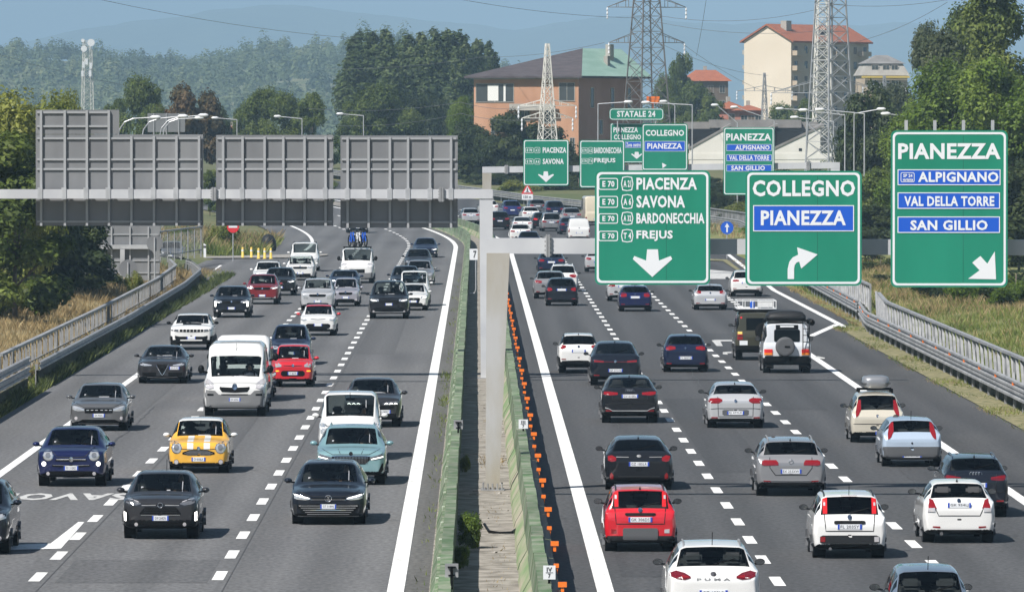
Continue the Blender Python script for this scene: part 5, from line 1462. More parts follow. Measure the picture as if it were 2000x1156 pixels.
c = car(648,702,542,598,'hatch',LILAC,'F','small pale lilac car with rounded headlamps, right of the silver people carrier', over=dict(hf=.86,L=3.7)); gen_front(c, [(.60,.66,.86),(.78,.64,.90),(.90,.70,.86)])
c = car(640,705,527,574,'suv',DBLUE,'F','dark car half hidden behind the small pale lilac car', W=1.8); gen_front(c)
c = car(660,735,484,553,'bigvan',WHITE,'F','white motor van with three bicycles on its roof', 'van', W=2.05, mirror=M['black'], over=dict(ms=1.1,mst=2.0,mz=1.50,wr=.34)); VANB = c
c.patch('bumper', M['midgrey'], [(0,.30,.60),(.98,.34,.66)], 'C', off=.012); c.patch('headlight', M['clear'], [(.62,.95,1.2),(.95,1.0,1.35)]); c.patch('grille', M['mesh'], [(0,.62,.85),(.45,.64,.86)], 'C'); c.plate(.48)
c = car(790,847,505,556,'sedan',SILVG,'F','silver grey saloon behind the white small van, near the median line', W=1.82, H=1.45); gen_front(c)
c = car(790,843,485,530,'wagon',GREYD,'F','dark grey car ahead of the black one near the bend in the median line', W=1.82, H=1.47); gen_front(c)
c = car(806,855,460,503,'sedan',DBLUE,'F','dark blue grey car, the last one in sight in the fast lane on the bend', W=1.84, H=1.42); gen_front(c, drl=True)
c = car(768,815,525,571,'hatch',NIGHT,'F','dark hatchback mostly hidden behind the white small van and silver grey saloon', W=1.78, H=1.5); gen_front(c)
c = car(672,721,404,455,'smallvan',BLACK,'F','black van on the bend, only its bumper showing under the right grey panel', 'van', W=1.9, H=1.95); gen_front(c)
c = car(315,352,470,512,'hatch',GREYM,'F','grey car on the entry road behind the wire fence', W=1.75, H=1.45); gen_front(c)

# ---- leaving, nearest first
c = car(1297,1485,1076,1222,'suv',WHITE,'R','white crossover with spaced tailgate letters, cut by the bottom edge', H=1.54, over=dict(L=4.2,wt=.60,ye=.75,yb=.30,zrb=1.10))
c.patch('tail_light', M['reddark'], [(.48,.93,.96),(.60,.90,1.02),(.78,.92,1.06),(.93,.97,1.02)], off=.012); c.patch('tail_light_glow', M['red'], [(.52,.94,.965),(.66,.935,.985)], off=.02)
c.letters('P U M A', .885, .93, .62, M['galv_d']); c.disc('badge', M['ink'], 0, 1.0, .055, 'C', off=.02, rz=.035); c.plate(.60, 'GZ 185LR'); c.wiper(); c.antenna(False); c.rails(M['galv_d'], .03)
c = car(1741,1884,1131,1270,'hatch',SHRIMP,'R','blue grey car at the bottom edge, only its roof and aerial in view', H=1.48); gen_rear(c, fin=False)
c = car(1177,1321,943,1075,'panda',REDC,'R','small red car seen from behind, with a grey bumper plate', over=dict(clad=2.2))
c.patch('tail_light', M['redglow'], [(.60,.99,1.36),(.71,.99,1.34)], off=.02); c.patch('lamp_centre', M['clear'], [(.645,1.16,1.24),(.70,1.16,1.24)], off=.028)
c.patch('handle_bar', M['black'], [(0,.80,.86),(.38,.80,.86),(.42,.82,.85)], 'C', off=.02); c.plate(.66, 'GK 306DS')
c.patch('bumper_trim', M['dark'], [(0,.21,.36),(.95,.21,.36)], 'C', off=.010); c.patch('bumper_plate', M['greyplastic'], [(0,.27,.53),(.45,.27,.53),(.48,.30,.50)], 'C', off=.03)
c.patch('fog_lamp', M['clear'], [(.66,.42,.50),(.80,.42,.51)], only=-1); c.patch('fog_lamp', M['red'], [(.66,.42,.50),(.80,.42,.51)], only=1)
c.disc('badge', M['chrome'], 0, .925, .05, 'C', off=.024); c.seam([(-.70,.97),(-.66,.62),(.66,.62),(.70,.97)]); c.wiper(); c.antenna(True); c.rails(M['dark'], .02)
add_driver(c, 'driver of the small red car seen from behind')
c = car(1583,1730,954,1088,'panda',WHITE,'R','small white car with tall red lamps and a black bumper strip', privacy=True, mirror=M['dark'])
c.patch('tail_light', M['redglow'], [(.60,.97,1.36),(.72,.97,1.33)], off=.02); c.patch('lamp_centre', M['clear'], [(.65,1.14,1.21),(.70,1.14,1.21)], off=.028)
c.patch('handle_bar', M['black'], [(0,.755,.825),(.38,.755,.825),(.42,.77,.81)], 'C', off=.02); c.plate(.64, 'FL 203SY')
c.patch('bumper_strip', M['dark'], [(0,.33,.51),(.72,.33,.51),(.80,.36,.48)], 'C', off=.014); c.patch('fog_lamp', M['red'], [(.66,.37,.48),(.79,.37,.48)], only=1, off=.024); c.patch('fog_lamp', M['clear'], [(.66,.37,.48),(.79,.37,.48)], only=-1, off=.024)
c.patch('brake_light', M['red'], [(0,1.33,1.35),(.22,1.33,1.35)], 'C', off=.015, thick=.01)
c.disc('badge', M['chrome'], 0, .90, .05, 'C', off=.024); c.seam([(-.68,.95),(-.64,.60),(.64,.60),(.68,.95)]); c.wiper(); c.antenna(False); c.rails(M['dark'], .03)
mb = MB(); mb.tube([(.42,c.L/2-.35,.24),(.42,c.L/2-.02,.22)], .035, 10); mb.obj('exhaust', M['chrome'], c.e)
add_driver(c, 'driver of the small white car with the black bumper strip')
c = car(1797,1943,931,1058,'hatch',WHITE,'R','small white rounded car with a wedge shaped rear window', mirror=M['dark'], privacy=True, over=dict(L=3.84,ye=.75,yb=.22,zrb=.98,wt=.58,hf=.8,hc=1.0))
c.patch('tail_light', M['red'], [(.62,.78,.80),(.70,.80,.97),(.80,.74,1.0),(.84,.74,.84)], off=.014); c.patch('reversing_lamp', M['clear'], [(.66,.71,.80),(.86,.71,.79)], off=.018)
c.plate(.80, 'GK 954LJ'); c.patch('bumper_reflector', M['red'], [(.52,.345,.385),(.72,.36,.39)]); c.patch('bumper_lip', M['dark'], [(0,.22,.285),(.66,.22,.275)], 'C', off=.004); c.disc('badge', M['chrome'], 0, .95, .045, 'C', off=.024)
mb = MB(); mb.tube([(.40,c.L/2-.3,.24),(.40,c.L/2-.0,.22)], .04, 10); mb.obj('exhaust', M['chrome'], c.e)
c.seam([(-.66,.80),(-.56,.62),(.56,.62),(.66,.80)]); c.wiper(); c.antenna(True)
c = car(1837,1968,884,1008,'suv',NIGHT,'R','dark blue crossover with roof rails, half hidden by the small white rounded car', over=dict(L=4.5,zrb=1.1))
gen_rear(c, [(.45,.90,.96),(.70,.88,1.0),(.95,.90,1.02)], .72, 'FW 190CY', lens='reddark', badge=0); c.patch('lamp_line', M['red'], [(.46,.945,.96),(.94,.965,.98)], off=.016); c.rails(DBLUE, .04); c.badge_ring(1.04, .045, 4)
add_driver(c, 'driver of the dark blue crossover with roof rails')
c = car(1178,1315,849,955,'hatch',BLACK,'R','black hatchback with dark rear window and low red reflectors, directly ahead of the red car', privacy=True, over=dict(L=4.4,ye=.85,yb=.20,wt=.57,zrb=.98,hf=.8))
c.patch('tail_light', M['red'], [(.66,.76,.84),(.78,.73,.90),(.90,.77,.88)], off=.012); c.patch('light_bar', M['galv_d'], [(.30,.845,.858),(.66,.85,.863)], off=.012)
c.plate(.62, 'GZ 185LR'); c.patch('bumper_reflector', M['red'], [(.74,.30,.40),(.80,.28,.46),(.84,.30,.40)], off=.014); c.patch('diffuser', M['dark'], [(0,.34,.37),(.6,.34,.37)], 'C'); c.disc('badge', M['galv_d'], 0, .88, .06, 'C', off=.02, rz=.03); c.wiper(); c.antenna(True)
c.patch('bumper_trim', M['black'], [(0,.2,.33),(.8,.2,.33)], 'C')
c = car(1473,1612,851,967,'suv',SILVG,'R','silver grey tall estate with wide red lamps, right of the black hatchback', over=dict(L=4.35,wt=.63,ye=.40,yb=.16,zrb=1.02))
c.patch('tail_light', M['red'], [(.36,.79,.86),(.42,.79,.92),(.76,.78,.92),(.83,.80,.89)], off=.014); c.plate(.58, 'EX 253XW'); c.patch('chrome_strip', M['chrome'], [(0,.385,.40),(.80,.395,.41)], 'C', off=.012); c.patch('bumper_reflector', M['red'], [(.58,.37,.40),(.78,.38,.41)], off=.014)
c.patch('bumper_trim', M['dark'], [(0,.2,.345),(.9,.2,.345)], 'C', off=.01); c.badge_ring(.875, .055); c.seam([(-.60,.98),(-.60,.72),(-.44,.54),(.44,.54),(.60,.72),(.60,.98)]); c.wiper(); c.antenna(True); c.rails(M['galv_d'], .05)
add_driver(c, 'driver of the silver grey tall estate')
c = car(1719,1838,811,910,'panda',LBLUE,'R','light blue small car with tall red lamps and a grey bumper carrying its number plate', over=dict(L=3.8,zrb=.93,belt=.92,ye=.45,yb=.15,hf=.8,wt=.62))
c.patch('tail_light', M['red'], [(.60,.98,1.26),(.68,.84,1.26),(.74,.78,1.15),(.80,.76,.92)], off=.018); c.patch('bumper', M['greyplastic'], [(0,.22,.56),(.90,.24,.56),(.97,.30,.55)], 'C', off=.018); c.plate(.27, 'BN 071EP')
c.patch('plate_recess', M['dark'], [(0,.24,.42),(.36,.24,.42)], 'C', off=.006); c.disc('badge', M['dark'], 0, .66, .025, 'C'); c.wiper(); c.antenna(False); c.patch('bumper_lip', M['galv_d'], [(0,.18,.21),(.7,.18,.21)], 'C')
add_driver(c, 'driver of the light blue small car')
c = car(1658,1765,778,863,'panda',BEIGE,'R','beige small car with tall red lamps carrying a grey roof box', H=1.47, over=dict(L=3.8,zrb=.93,belt=.92,ye=.45,yb=.15,hf=.8,wt=.62))
c.patch('tail_light', M['red'], [(.60,.98,1.26),(.68,.84,1.26),(.74,.78,1.15),(.80,.76,.92)], off=.018); c.plate(.24, 'GA 412ZB', x=-.25); c.patch('plate_recess', M['dark'], [(-.75,.20,.36),(-.1,.20,.36)], 'S', off=.004); c.disc('badge', M['chrome'], 0, .80, .04, 'C')
c.seam([(-.9,.56),(.9,.56)]); c.wiper(); PUN = c
c = car(1378,1492,744,835,'hatch',SILVER,'R','silver hatchback with oval rear window and red lamps, alone in the middle lane', over=dict(L=4.42,ye=.75,yb=.20,wt=.58,zrb=1.04,hf=.85,hc=1.0))
gen_rear(c, [(.46,.84,.90),(.58,.78,.95),(.85,.78,.94),(.95,.84,.92)], .43, 'EJ 477LR', .30, badge=.86); c.patch('plate_recess', M['greyplastic'], [(0,.40,.58),(.40,.40,.58),(.46,.44,.56)], 'C', off=.004)
c = car(1172,1286,731,825,'coupe',BLACK,'R','black crossover coupe with thin red lamps and silver bumper trim, ahead of the black hatchback', over=dict(L=4.5,ye=1.0))
gen_rear(c, [(.42,.90,.97),(.70,.88,1.0),(.95,.92,1.0)], .80, 'GV 610EL', .36, badge=0); c.badge_ring(1.02, .042, 4); c.patch('silver_trim', M['galv'], [(0,.385,.41),(.60,.385,.41),(.72,.45,.47),(.86,.48,.51)], 'C', off=.014)
add_driver(c, 'driver of the black crossover coupe')
c = car(1150,1252,665,752,'coupe',NIGHT,'R','dark blue grey crossover coupe with a full width lamp strip, overlapping the white crossover', over=dict(L=4.6,ye=1.25))
gen_rear(c, [(.45,.84,.90),(.92,.86,.94)], .50, 'GP 371VE', .34, badge=.88); c.patch('lamp_line', M['reddark'], [(0,.86,.875),(.5,.86,.88)], 'C')
c = car(1089,1170,649,728,'suv',WHITE,'R','white crossover with black lower bumper, in the fast lane beside the dark blue grey coupe', privacy=True, over=dict(L=4.18,clad=2.9,blackpillar=1))
gen_rear(c, [(.62,.98,1.06),(.80,.92,1.08),(.95,.96,1.06)], .80, None, .50, badge=1.02)
c = car(1293,1383,651,726,'hatch',DBLUE,'R','dark blue hatchback alone in the middle lane beyond the silver hatchback', over=dict(L=4.0,zrb=1.04,hf=.85))
gen_rear(c, [(.45,.88,.98),(.75,.84,1.02),(.95,.88,1.0)], .50, 'FY 082TB', .30, badge=.93); add_driver(c, 'driver of the dark blue hatchback')
c = car(1488,1583,640,728,'box',P_('pale silver', (.64,.66,.69), .15, .3),'R','silver box shaped off-roader with a black roof tent, ladder and covered spare wheel', 'off_roader', W=1.85, H=1.93, cat='off-roader', privacy=True, over=dict(clad=2.55,mz=1.25,wr=.38,ms=1.1,mst=1.4,noglassrear=1))
c.patch('rear_window', M['glass_d'], [(0,1.20,1.66),(.50,1.20,1.66),(.53,1.24,1.62)], 'C', off=.012)
c.patch('tail_light', M['redglow'], [(.60,.78,.92),(.94,.78,.92)], off=.03); c.patch('indicator', M['amber'], [(.60,.70,.78),(.94,.70,.78)], off=.03); c.patch('bumper', M['black'], [(0,.42,.66),(1.0,.42,.66)], 'C', off=.06)
c.patch('plate_holder', M['black'], [(0,1.67,1.84),(.46,1.67,1.84)], 'C', off=.02); c.plate(1.70, white=True)
mb = MB(); mb.lathe((.08,c.L/2+.02,1.02), 1, [(0,.36),(.18,.37),(.22,.34),(.235,.28)], 28); mb.obj('spare_wheel', M['greyplastic'], c.e); mb = MB(); mb.box(-.10,.10,c.L/2+.25,c.L/2+.27,.99,1.05); mb.obj('spare_strap', M['black'], c.e)
mb = MB(); yy = c.L/2 + .10
for x in (-.84,-.60): mb.tube([(x,yy-.08,.75),(x,yy,.85),(x,yy,1.75),(x,yy-.25,1.97)], .018, 6)
for i in range(4): mb.tube([(-.84,yy,.95+i*.25),(-.60,yy,.95+i*.25)], .016, 6)
mb.obj('ladder', M['black'], c.e); c.patch('mudflap', M['black'], [(.55,.18,.42),(.90,.18,.42)], off=.02)
mb = MB(); mb.bar((-.04,c.L/2+.05,.45),(-.04,c.L/2+.20,.45),.10,.10); mb.obj('tow_hitch', M['black'], c.e); GW = c
c = car(1443,1513,622,703,'box',OLIVE,'R','olive green box shaped off-roader with a loaded white roof rack, left of the silver one', 'off_roader', W=1.80, H=1.95, cat='off-roader', privacy=True, over=dict(clad=2.5,mz=1.35,wr=.38,noglassrear=1))
c.patch('rear_window', M['glass_d'], [(-.62,1.22,1.70),(.50,1.22,1.70)], 'S', off=.012); c.patch('tail_light', M['red'], [(.66,.84,.96),(.90,.84,.96)], off=.02); c.patch('upper_lamp', M['yellow'], [(.68,1.06,1.16),(.88,1.06,1.16)], off=.02); c.patch('indicator', M['red'], [(.66,1.0,1.06),(.90,.99,1.06)], off=.02)
c.plate(.62, x=.62, w=.32, h=.18, white=True); c.patch('bumper', M['black'], [(0,.44,.60),(1.0,.44,.60)], 'C', off=.05); mb = MB(); mb.lathe((-.28,c.L/2+.02,1.16), 1, [(0,.38),(.20,.39),(.24,.30)], 28); mb.obj('spare_wheel', M['rubber'], c.e); c.disc('high_lamp', M['redglow'], .72, 1.72, .04, 'M'); OV = c
c = car(1427,1487,527,579,'hatch',WHITE,'R','white hatchback half hidden behind the lower edge of the COLLEGNO sign', W=1.79, over=dict(L=4.37)); gen_rear(c, [(.45,.86,.93),(.7,.84,.98),(.95,.86,.96)], .72, None, .42)
c = car(1353,1420,554,605,'hatch',SILVER,'R','silver hatchback under the gap between the big PIACENZA sign and the COLLEGNO sign', over=dict(L=4.2)); gen_rear(c, [(.55,.86,.98),(.75,.84,1.0),(.95,.86,.96)], .48, None, .32)
c = car(1207,1273,556,608,'hatch',NAVY,'R','navy hatchback just under the lower edge of the big PIACENZA sign'); gen_rear(c, [(.52,.76,.92),(.75,.74,.96),(.95,.78,.92)], .68, None, .34)
c = car(1190,1243,541,588,'hatch',SILVER,'R','pale silver car partly hidden behind the navy hatchback', W=1.75, H=1.5); gen_rear(c)
c = car(1064,1129,541,597,'hatch',NIGHT,'R','dark hatchback with bright number plate, nearest of the cluster by the gantry post'); gen_rear(c, [(.58,.82,.92),(.75,.78,.98),(.95,.80,.94)], .80, None, .34)
c = car(1045,1103,528,583,'suv',SILVG,'R','dark silver crossover left of the dark hatchback with the bright plate', W=1.83); gen_rear(c, plate=.52)
c = car(1073,1126,512,569,'hatch',WHITE,'R','white car with large red lamps and a roof load, behind the dark pair', W=1.75, H=1.55); gen_rear(c, [(.40,.90,.96),(.60,.80,1.0),(.95,.80,1.06)], .62, None, .3); c.rails(M['swhite'])
c = car(1047,1106,490,535,'sedan',DBLUE,'R','dark blue saloon just under the near gantry beam, with a bright number plate', W=1.85, H=1.45); gen_rear(c, plate=.72)
c = car(1143,1192,493,531,'hatch',SILVER,'R','silver and dark car cut off by the left edge of the big PIACENZA sign', W=1.75, H=1.5); gen_rear(c, plate=.60)
c = car(1013,1053,452,489,'hatch',DBLUE,'R','blue car roof showing just above the near gantry beam', W=1.78, H=1.48); gen_rear(c)
c = car(989,1041,431,472,'hatch',WHITE,'R','white hatchback in the far queue, just above the gantry beam and left of its joint', W=1.80, H=1.48); gen_rear(c)
c = car(999,1038,422,458,'coupe',WHITE,'R','white coupe crossover in the far queue, directly ahead of the white hatchback', W=1.82, H=1.55); gen_rear(c)
c = car(1053,1096,414,452,'panda',SILVG,'R','grey people carrier in the far queue', W=1.80, H=1.66, over=dict(L=4.2)); gen_rear(c)
c = car(1038,1075,409,447,'hatch',BLACK,'R','black car with lit brake lamps in the far queue, left of the grey people carrier', W=1.78, H=1.5); gen_rear(c, lens='redglow')
c = car(1016,1051,405,434,'hatch',WHITE,'R','white small hatchback in the far queue, ahead of the white coupe crossover', W=1.72, H=1.46); gen_rear(c)
c = car(1061,1100,396,430,'suv',DBLUE,'R','dark blue tall off-roader in the far queue behind the grey people carrier', W=1.9, H=1.8); gen_rear(c)
c = car(977,1016,395,428,'suv',BLUEV,'R','blue people carrier in the far queue next to the gantry post', W=1.85, H=1.75); gen_rear(c)
c = car(958,989,409,449,'suv',BLACK,'R','black crossover in the far queue half hidden by the gantry post', W=1.85, H=1.66); gen_rear(c)
c = car(897,936,403,438,'hatch',SILVER,'R','silver hatchback in the far queue between the sign back and gantry post', W=1.78, H=1.5); gen_rear(c)
c = car(1092,1128,420,458,'sedan',DBLUE,'R','dark blue saloon in the far queue beside the white van', W=1.82, H=1.48); gen_rear(c)
c = car(1107,1152,431,470,'smallvan',WHITE,'R','white box van in the far queue, left of the big PIACENZA sign', 'van', W=1.85, H=1.85, over=dict(panel=1,noglassrear=1)); gen_rear(c, [(.86,.70,1.0),(.97,.70,1.0)], .60)
c = car(1140,1180,392,440,'bigvan',CREAM,'R','cream camper truck mostly hidden behind the big PIACENZA sign', 'camper_van', W=2.1, H=2.7, over=dict(panel=1,noglassrear=1,wt=.88)); gen_rear(c, [(.84,.50,.75),(.97,.50,.75)], .5)

c = car(1032,1060,397,423,'hatch',GREYM,'R','mid grey hatchback deep in the far queue, ahead of the white small hatchback', W=1.75, H=1.48); gen_rear(c)
c = car(1098,1130,407,440,'suv',SILVG,'R','silver grey crossover in the far queue, right of the dark blue tall off-roader', W=1.82, H=1.62); gen_rear(c)
c = car(940,966,400,424,'hatch',WHITE,'R','white hatchback in the far queue mostly behind the gantry post', W=1.75, H=1.48); gen_rear(c)

# ---- loads carried by vehicles: things of their own
c = PUN; e = empty('roof_box', c.e.matrix_basis @ Vector((-.02, -.05, c.H)), c.e.rotation_euler.z, 'grey streamlined roof box strapped on the beige small car', 'roof box')
S = []
for (y, w, h) in ((-.80,.10,.10),(-.75,.26,.20),(-.40,.39,.35),(.35,.41,.38),(.72,.38,.36),(.80,.24,.25)): S.append((y, w, h))
vs = []; n = 14
for (y, w, h) in S:
    for k in range(n):
        a = 2*math.pi*k/n; ca, sa = math.cos(a), math.sin(a)
        vs.append((w*math.copysign(abs(ca)**.5, ca), y, .10 + h/2 + h/2*math.copysign(abs(sa)**.6, sa)))
mb = MB(); mb.add(vs, [(i*n+k, i*n+(k+1)%n, (i+1)*n+(k+1)%n, (i+1)*n+k) for i in range(len(S)-1) for k in range(n)] + [tuple(range(n)), tuple((len(S)-1)*n+k for k in range(n))])
mb.obj('shell', P_('box grey', (.23,.24,.26), .3, .35), e, True)
for y in (-.45, .45):
    mb = MB(); mb.bar((-.52,y,.06),(.52,y,.06),.06,.04); mb.box(-.52,-.46,y-.04,y+.04,-.08,.06); mb.box(.46,.52,y-.04,y+.04,-.08,.06); mb.obj('crossbar', M['black'], e)
mb = MB(); mb.box(-.43,.43,-.5,.78,.235,.25); mb.obj('lid_seam', M['dark'], e)
c = GW; e = empty('roof_tent', c.e.matrix_basis @ Vector((0, .25, c.H)), c.e.rotation_euler.z, 'folded black roof tent on the silver off-roader', 'roof tent')
vs = []; S = ((-1.3,.60,.10),(-1.2,.70,.26),(0,.74,.33),(1.35,.74,.31),(1.5,.66,.16))
prof = [(-1,.0),(-1,.45),(-.86,.82),(-.4,1.0),(.4,1.0),(.86,.82),(1,.45),(1,.0)]
for (y, w, h) in S:
    for (a, b) in prof: vs.append((w*a, y, .10 + h*b))
n = len(prof); mb = MB(); mb.add(vs, [(i*n+k, i*n+(k+1)%n, (i+1)*n+(k+1)%n, (i+1)*n+k) for i in range(len(S)-1) for k in range(n)] + [tuple(range(n)), tuple((len(S)-1)*n+k for k in range(n))])
mb.obj('cover', M['dark'], e, True)
mb = MB(); mb.box(-.76,.76,-1.35,1.55,.03,.09); mb.obj('base_tray', M['black'], e)
mb = MB(); mb.tube([(-.80,1.3,-.05),(-.80,1.3,.10)],.02,6); mb.tube([(.80,1.3,-.05),(.80,1.3,.10)],.02,6); mb.tube([(-.80,-1,-.05),(-.80,-1,.10)],.02,6); mb.tube([(.80,-1,-.05),(.80,-1,.10)],.02,6); mb.obj('rack_feet', M['black'], e)
e = empty('awning_bag', c.e.matrix_basis @ Vector((-.98, .4, c.H - .02)), c.e.rotation_euler.z, 'black rolled awning bag on the right side of the silver off-roader roof', 'awning')
mb = MB(); mb.tube([(0,-1,0),(0,1,0)], .12, 12); mb.obj('bag', M['black'], e, True); mb = MB(); mb.bar((0,.6,0),(.28,.6,.06),.04,.04); mb.bar((0,-.6,0),(.28,-.6,.06),.04,.04); mb.obj('bracket', M['dark'], e)
c = OV; e = empty('roof_rack', c.e.matrix_basis @ Vector((0, .1, c.H)), c.e.rotation_euler.z, 'white tube roof rack on the olive off-roader, holding a white box and a blue can', 'roof rack')
mb = MB()
for z in (.10, .42):
    mb.tube([(-.78,-1.2,z),(.78,-1.2,z),(.78,1.3,z),(-.78,1.3,z),(-.78,-1.2,z)], .022, 6)
for x in np.linspace(-.78,.78,6): mb.tube([(x,1.3,.10),(x,1.3,.42)], .018, 6); mb.tube([(x,-1.2,.10),(x,-1.2,.42)], .018, 6)
for y in np.linspace(-1.2,1.3,7): mb.tube([(-.78,y,.10),(.78,y,.10)], .018, 6)
mb.obj('rack_frame', M['lampwhite'], e)
mb = MB(); mb.box(-.86,.86,-1.3,1.36,.0,.06); mb.obj('rack_base', M['black'], e)
o = MB(); o.box(-.30,.30,-.22,.22,0,.30); o.box(-.31,.31,-.23,.23,.26,.31); tag(o.obj('storage_box', M['lampwhite']), 'white storage box on the olive off-roader roof rack', 'box'); bpy.data.objects['storage_box'].location = c.e.matrix_basis @ Vector((-.35, 1.0, c.H+.125))
o = MB(); o.lathe((0,0,0), 2, [(0,.10),(.22,.10),(.26,.05),(.30,.04)], 14); tag(o.obj('water_can', M['sblue'], smooth=False), 'small blue can on the olive off-roader roof rack beside the white box', 'can'); bpy.data.objects['water_can'].location = c.e.matrix_basis @ Vector((.16, 1.0, c.H+.125))
# bicycles on the motor van
def wheel_mb(mb, c, r):
    mb.tube([(c[0], c[1] + r*math.cos(2*math.pi*k/18), c[2] + r*math.sin(2*math.pi*k/18)) for k in range(19)], .038, 5)
def bicycle(loc, rz, label, mat):
    e = empty('bicycle', loc, rz, label, 'bicycle', 'bicycles on the van roof')
    for y in (-.52, .52):
        mb = MB(); wheel_mb(mb, (0,y,.34), .33)
        for k in range(8): mb.bar((0,y,.34),(0,y+.32*math.cos(k*math.pi/4),.34+.32*math.sin(k*math.pi/4)),.006,.006)
        mb.obj('wheel', M['rubber'], e)
    mb = MB()
    for a, b in (((0,.52,.34),(0,.08,.30)),((0,.08,.30),(0,.20,.85)),((0,.52,.34),(0,.20,.80)),((0,.08,.30),(0,-.36,.78)),((0,.20,.78),(0,-.36,.82)),((0,-.36,.88),(0,-.52,.34))): mb.tube([a, b], .042, 6)
    mb.obj('frame', mat, e)
    mb = MB(); mb.tube([(-.24,-.42,.96),(-.1,-.40,.94),(.1,-.40,.94),(.24,-.42,.96)], .018, 6); mb.tube([(0,-.36,.84),(0,-.40,.94)], .02, 6); mb.obj('handlebar', M['black'], e)
    mb = MB(); mb.add([(-.07,.32,.90),(.07,.32,.90),(.025,.06,.90),(-.025,.06,.90),(-.06,.32,.94),(.06,.32,.94),(.02,.06,.92),(-.02,.06,.92)], [(0,3,2,1),(4,5,6,7),(0,1,5,4),(1,2,6,5),(2,3,7,6),(3,0,4,7)]); mb.obj('saddle', M['black'], e)
c = VANB
e = empty('bicycle_carrier', c.e.matrix_basis @ Vector((0,-.9,c.H)), c.e.rotation_euler.z, 'dark roof bars on the white motor van under the bicycles', 'roof rack')
mb = MB()
for y in (-.5,.5): mb.bar((-.85,y,.06),(.85,y,.06),.05,.05); mb.bar((-.8,y,-.05),(-.8,y,.06),.05,.05); mb.bar((.8,y,-.05),(.8,y,.06),.05,.05)
mb.obj('crossbars', M['black'], e)
for x, m, t in ((-.34,'sblue','blue framed bicycle, leftmost on the van roof'), (.02,'lampwhite','pale framed bicycle, middle one on the van roof'), (.36,'sblue','blue framed bicycle, rightmost on the van roof')):
    bicycle(c.e.matrix_basis @ Vector((x,-.9,c.H+.08)), c.e.rotation_euler.z + .28, t, M[m])
# ------------------------------------------------------------------ buildings
GZ = float(zroad(900)) - .1
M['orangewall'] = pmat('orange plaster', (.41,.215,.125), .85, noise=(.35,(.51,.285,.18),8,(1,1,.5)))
M['orangewall_shade'] = pmat('orange plaster in shade', (.36,.19,.135), .9, noise=(.3,(.42,.23,.17),5))  # the orange plaster again, darkened for the face in shade
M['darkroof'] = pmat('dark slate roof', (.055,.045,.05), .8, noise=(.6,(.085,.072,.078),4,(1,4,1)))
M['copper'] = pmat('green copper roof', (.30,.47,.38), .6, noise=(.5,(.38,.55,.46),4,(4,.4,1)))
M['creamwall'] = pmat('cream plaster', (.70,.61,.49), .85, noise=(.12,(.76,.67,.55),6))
M['beige_and_shade_wall'] = pmat('beige walls and shaded facade', (.46,.37,.275), .9, noise=(.2,(.53,.43,.32),5))
M['redroof'] = pmat('clay tile roof', (.40,.135,.065), .85, noise=(.8,(.30,.095,.05),5,(1,4,1)))
M['redwall'] = pmat('faded red wall', (.42,.16,.11), .9, noise=(.4,(.48,.2,.15),4))
M['shedwall'] = pmat('white shed wall', (.80,.78,.73), .85, noise=(.3,(.70,.68,.62),5))
M['shedroof'] = pmat('old cement roof', (.20,.19,.18), .9, noise=(.5,(.27,.26,.25),5))
M['window'] = pmat('window glass', (.05,.06,.065), .12)
M['shutter'] = pmat('window shutter', (.16,.12,.09), .7)
M['curtain'] = pmat('white sheet', (.75,.75,.73), .8)
M['concwall'] = pmat('weathered concrete', (.33,.31,.28), .9, noise=(.3,(.42,.40,.36),5))

class Bld:
    """box building: origin at the near corner, face A runs along a to the left, face B along b to the right"""
    def __init__(s, name, pxc, d, yaw, label, cat='building', z0=None):
        z0 = GZ if z0 is None else z0
        s.e = empty(name, (px(pxc, d), d, z0), R(yaw), label, cat)
    def wallbox(s, nm, x0, x1, y0, y1, z0, z1, mats, fm=None, parent=None):
        mb = MB(); mb.box(x0, x1, y0, y1, z0, z1)
        if fm: mb.m = fm
        return mb.obj(nm, mats, parent or s.e)
    def win_front(s, x0, x1, z0, z1, mat='window', y=0.0, frame='concwall', cross=True):
        mb = MB(); mb.box(x0-.08, x1+.08, y-.10, y-.003, z0-.08, z0); mb.box(x0-.08, x1+.08, y-.06, y-.003, z1, z1+.08); mb.box(x0-.08, x0, y-.06, y-.003, z0, z1); mb.box(x1, x1+.08, y-.06, y-.003, z0, z1)
        if cross: mb.box((x0+x1)/2-.03, (x0+x1)/2+.03, y-.05, y-.003, z0, z1)
        f = mb.obj('window', M[frame], s.e)
        mb = MB(); mb.box(x0+.001, x1-.001, y-.025, y-.002, z0+.001, z1-.001); mb.obj('pane', M[mat], f); return f
    def win_side(s, x, y0, y1, z0, z1, mat='window', frame='beige_and_shade_wall'):
        mb = MB(); mb.box(x+.003, x+.10, y0-.08, y1+.08, z0-.08, z0); mb.box(x+.003, x+.06, y0-.08, y1+.08, z1, z1+.08); mb.box(x+.003, x+.06, y0-.08, y0, z0, z1); mb.box(x+.003, x+.06, y1, y1+.08, z0, z1)
        f = mb.obj('window', M[frame], s.e)
        mb = MB(); mb.box(x+.002, x+.025, y0+.001, y1-.001, z0+.001, z1-.001); mb.obj('pane', M[mat], f); return f

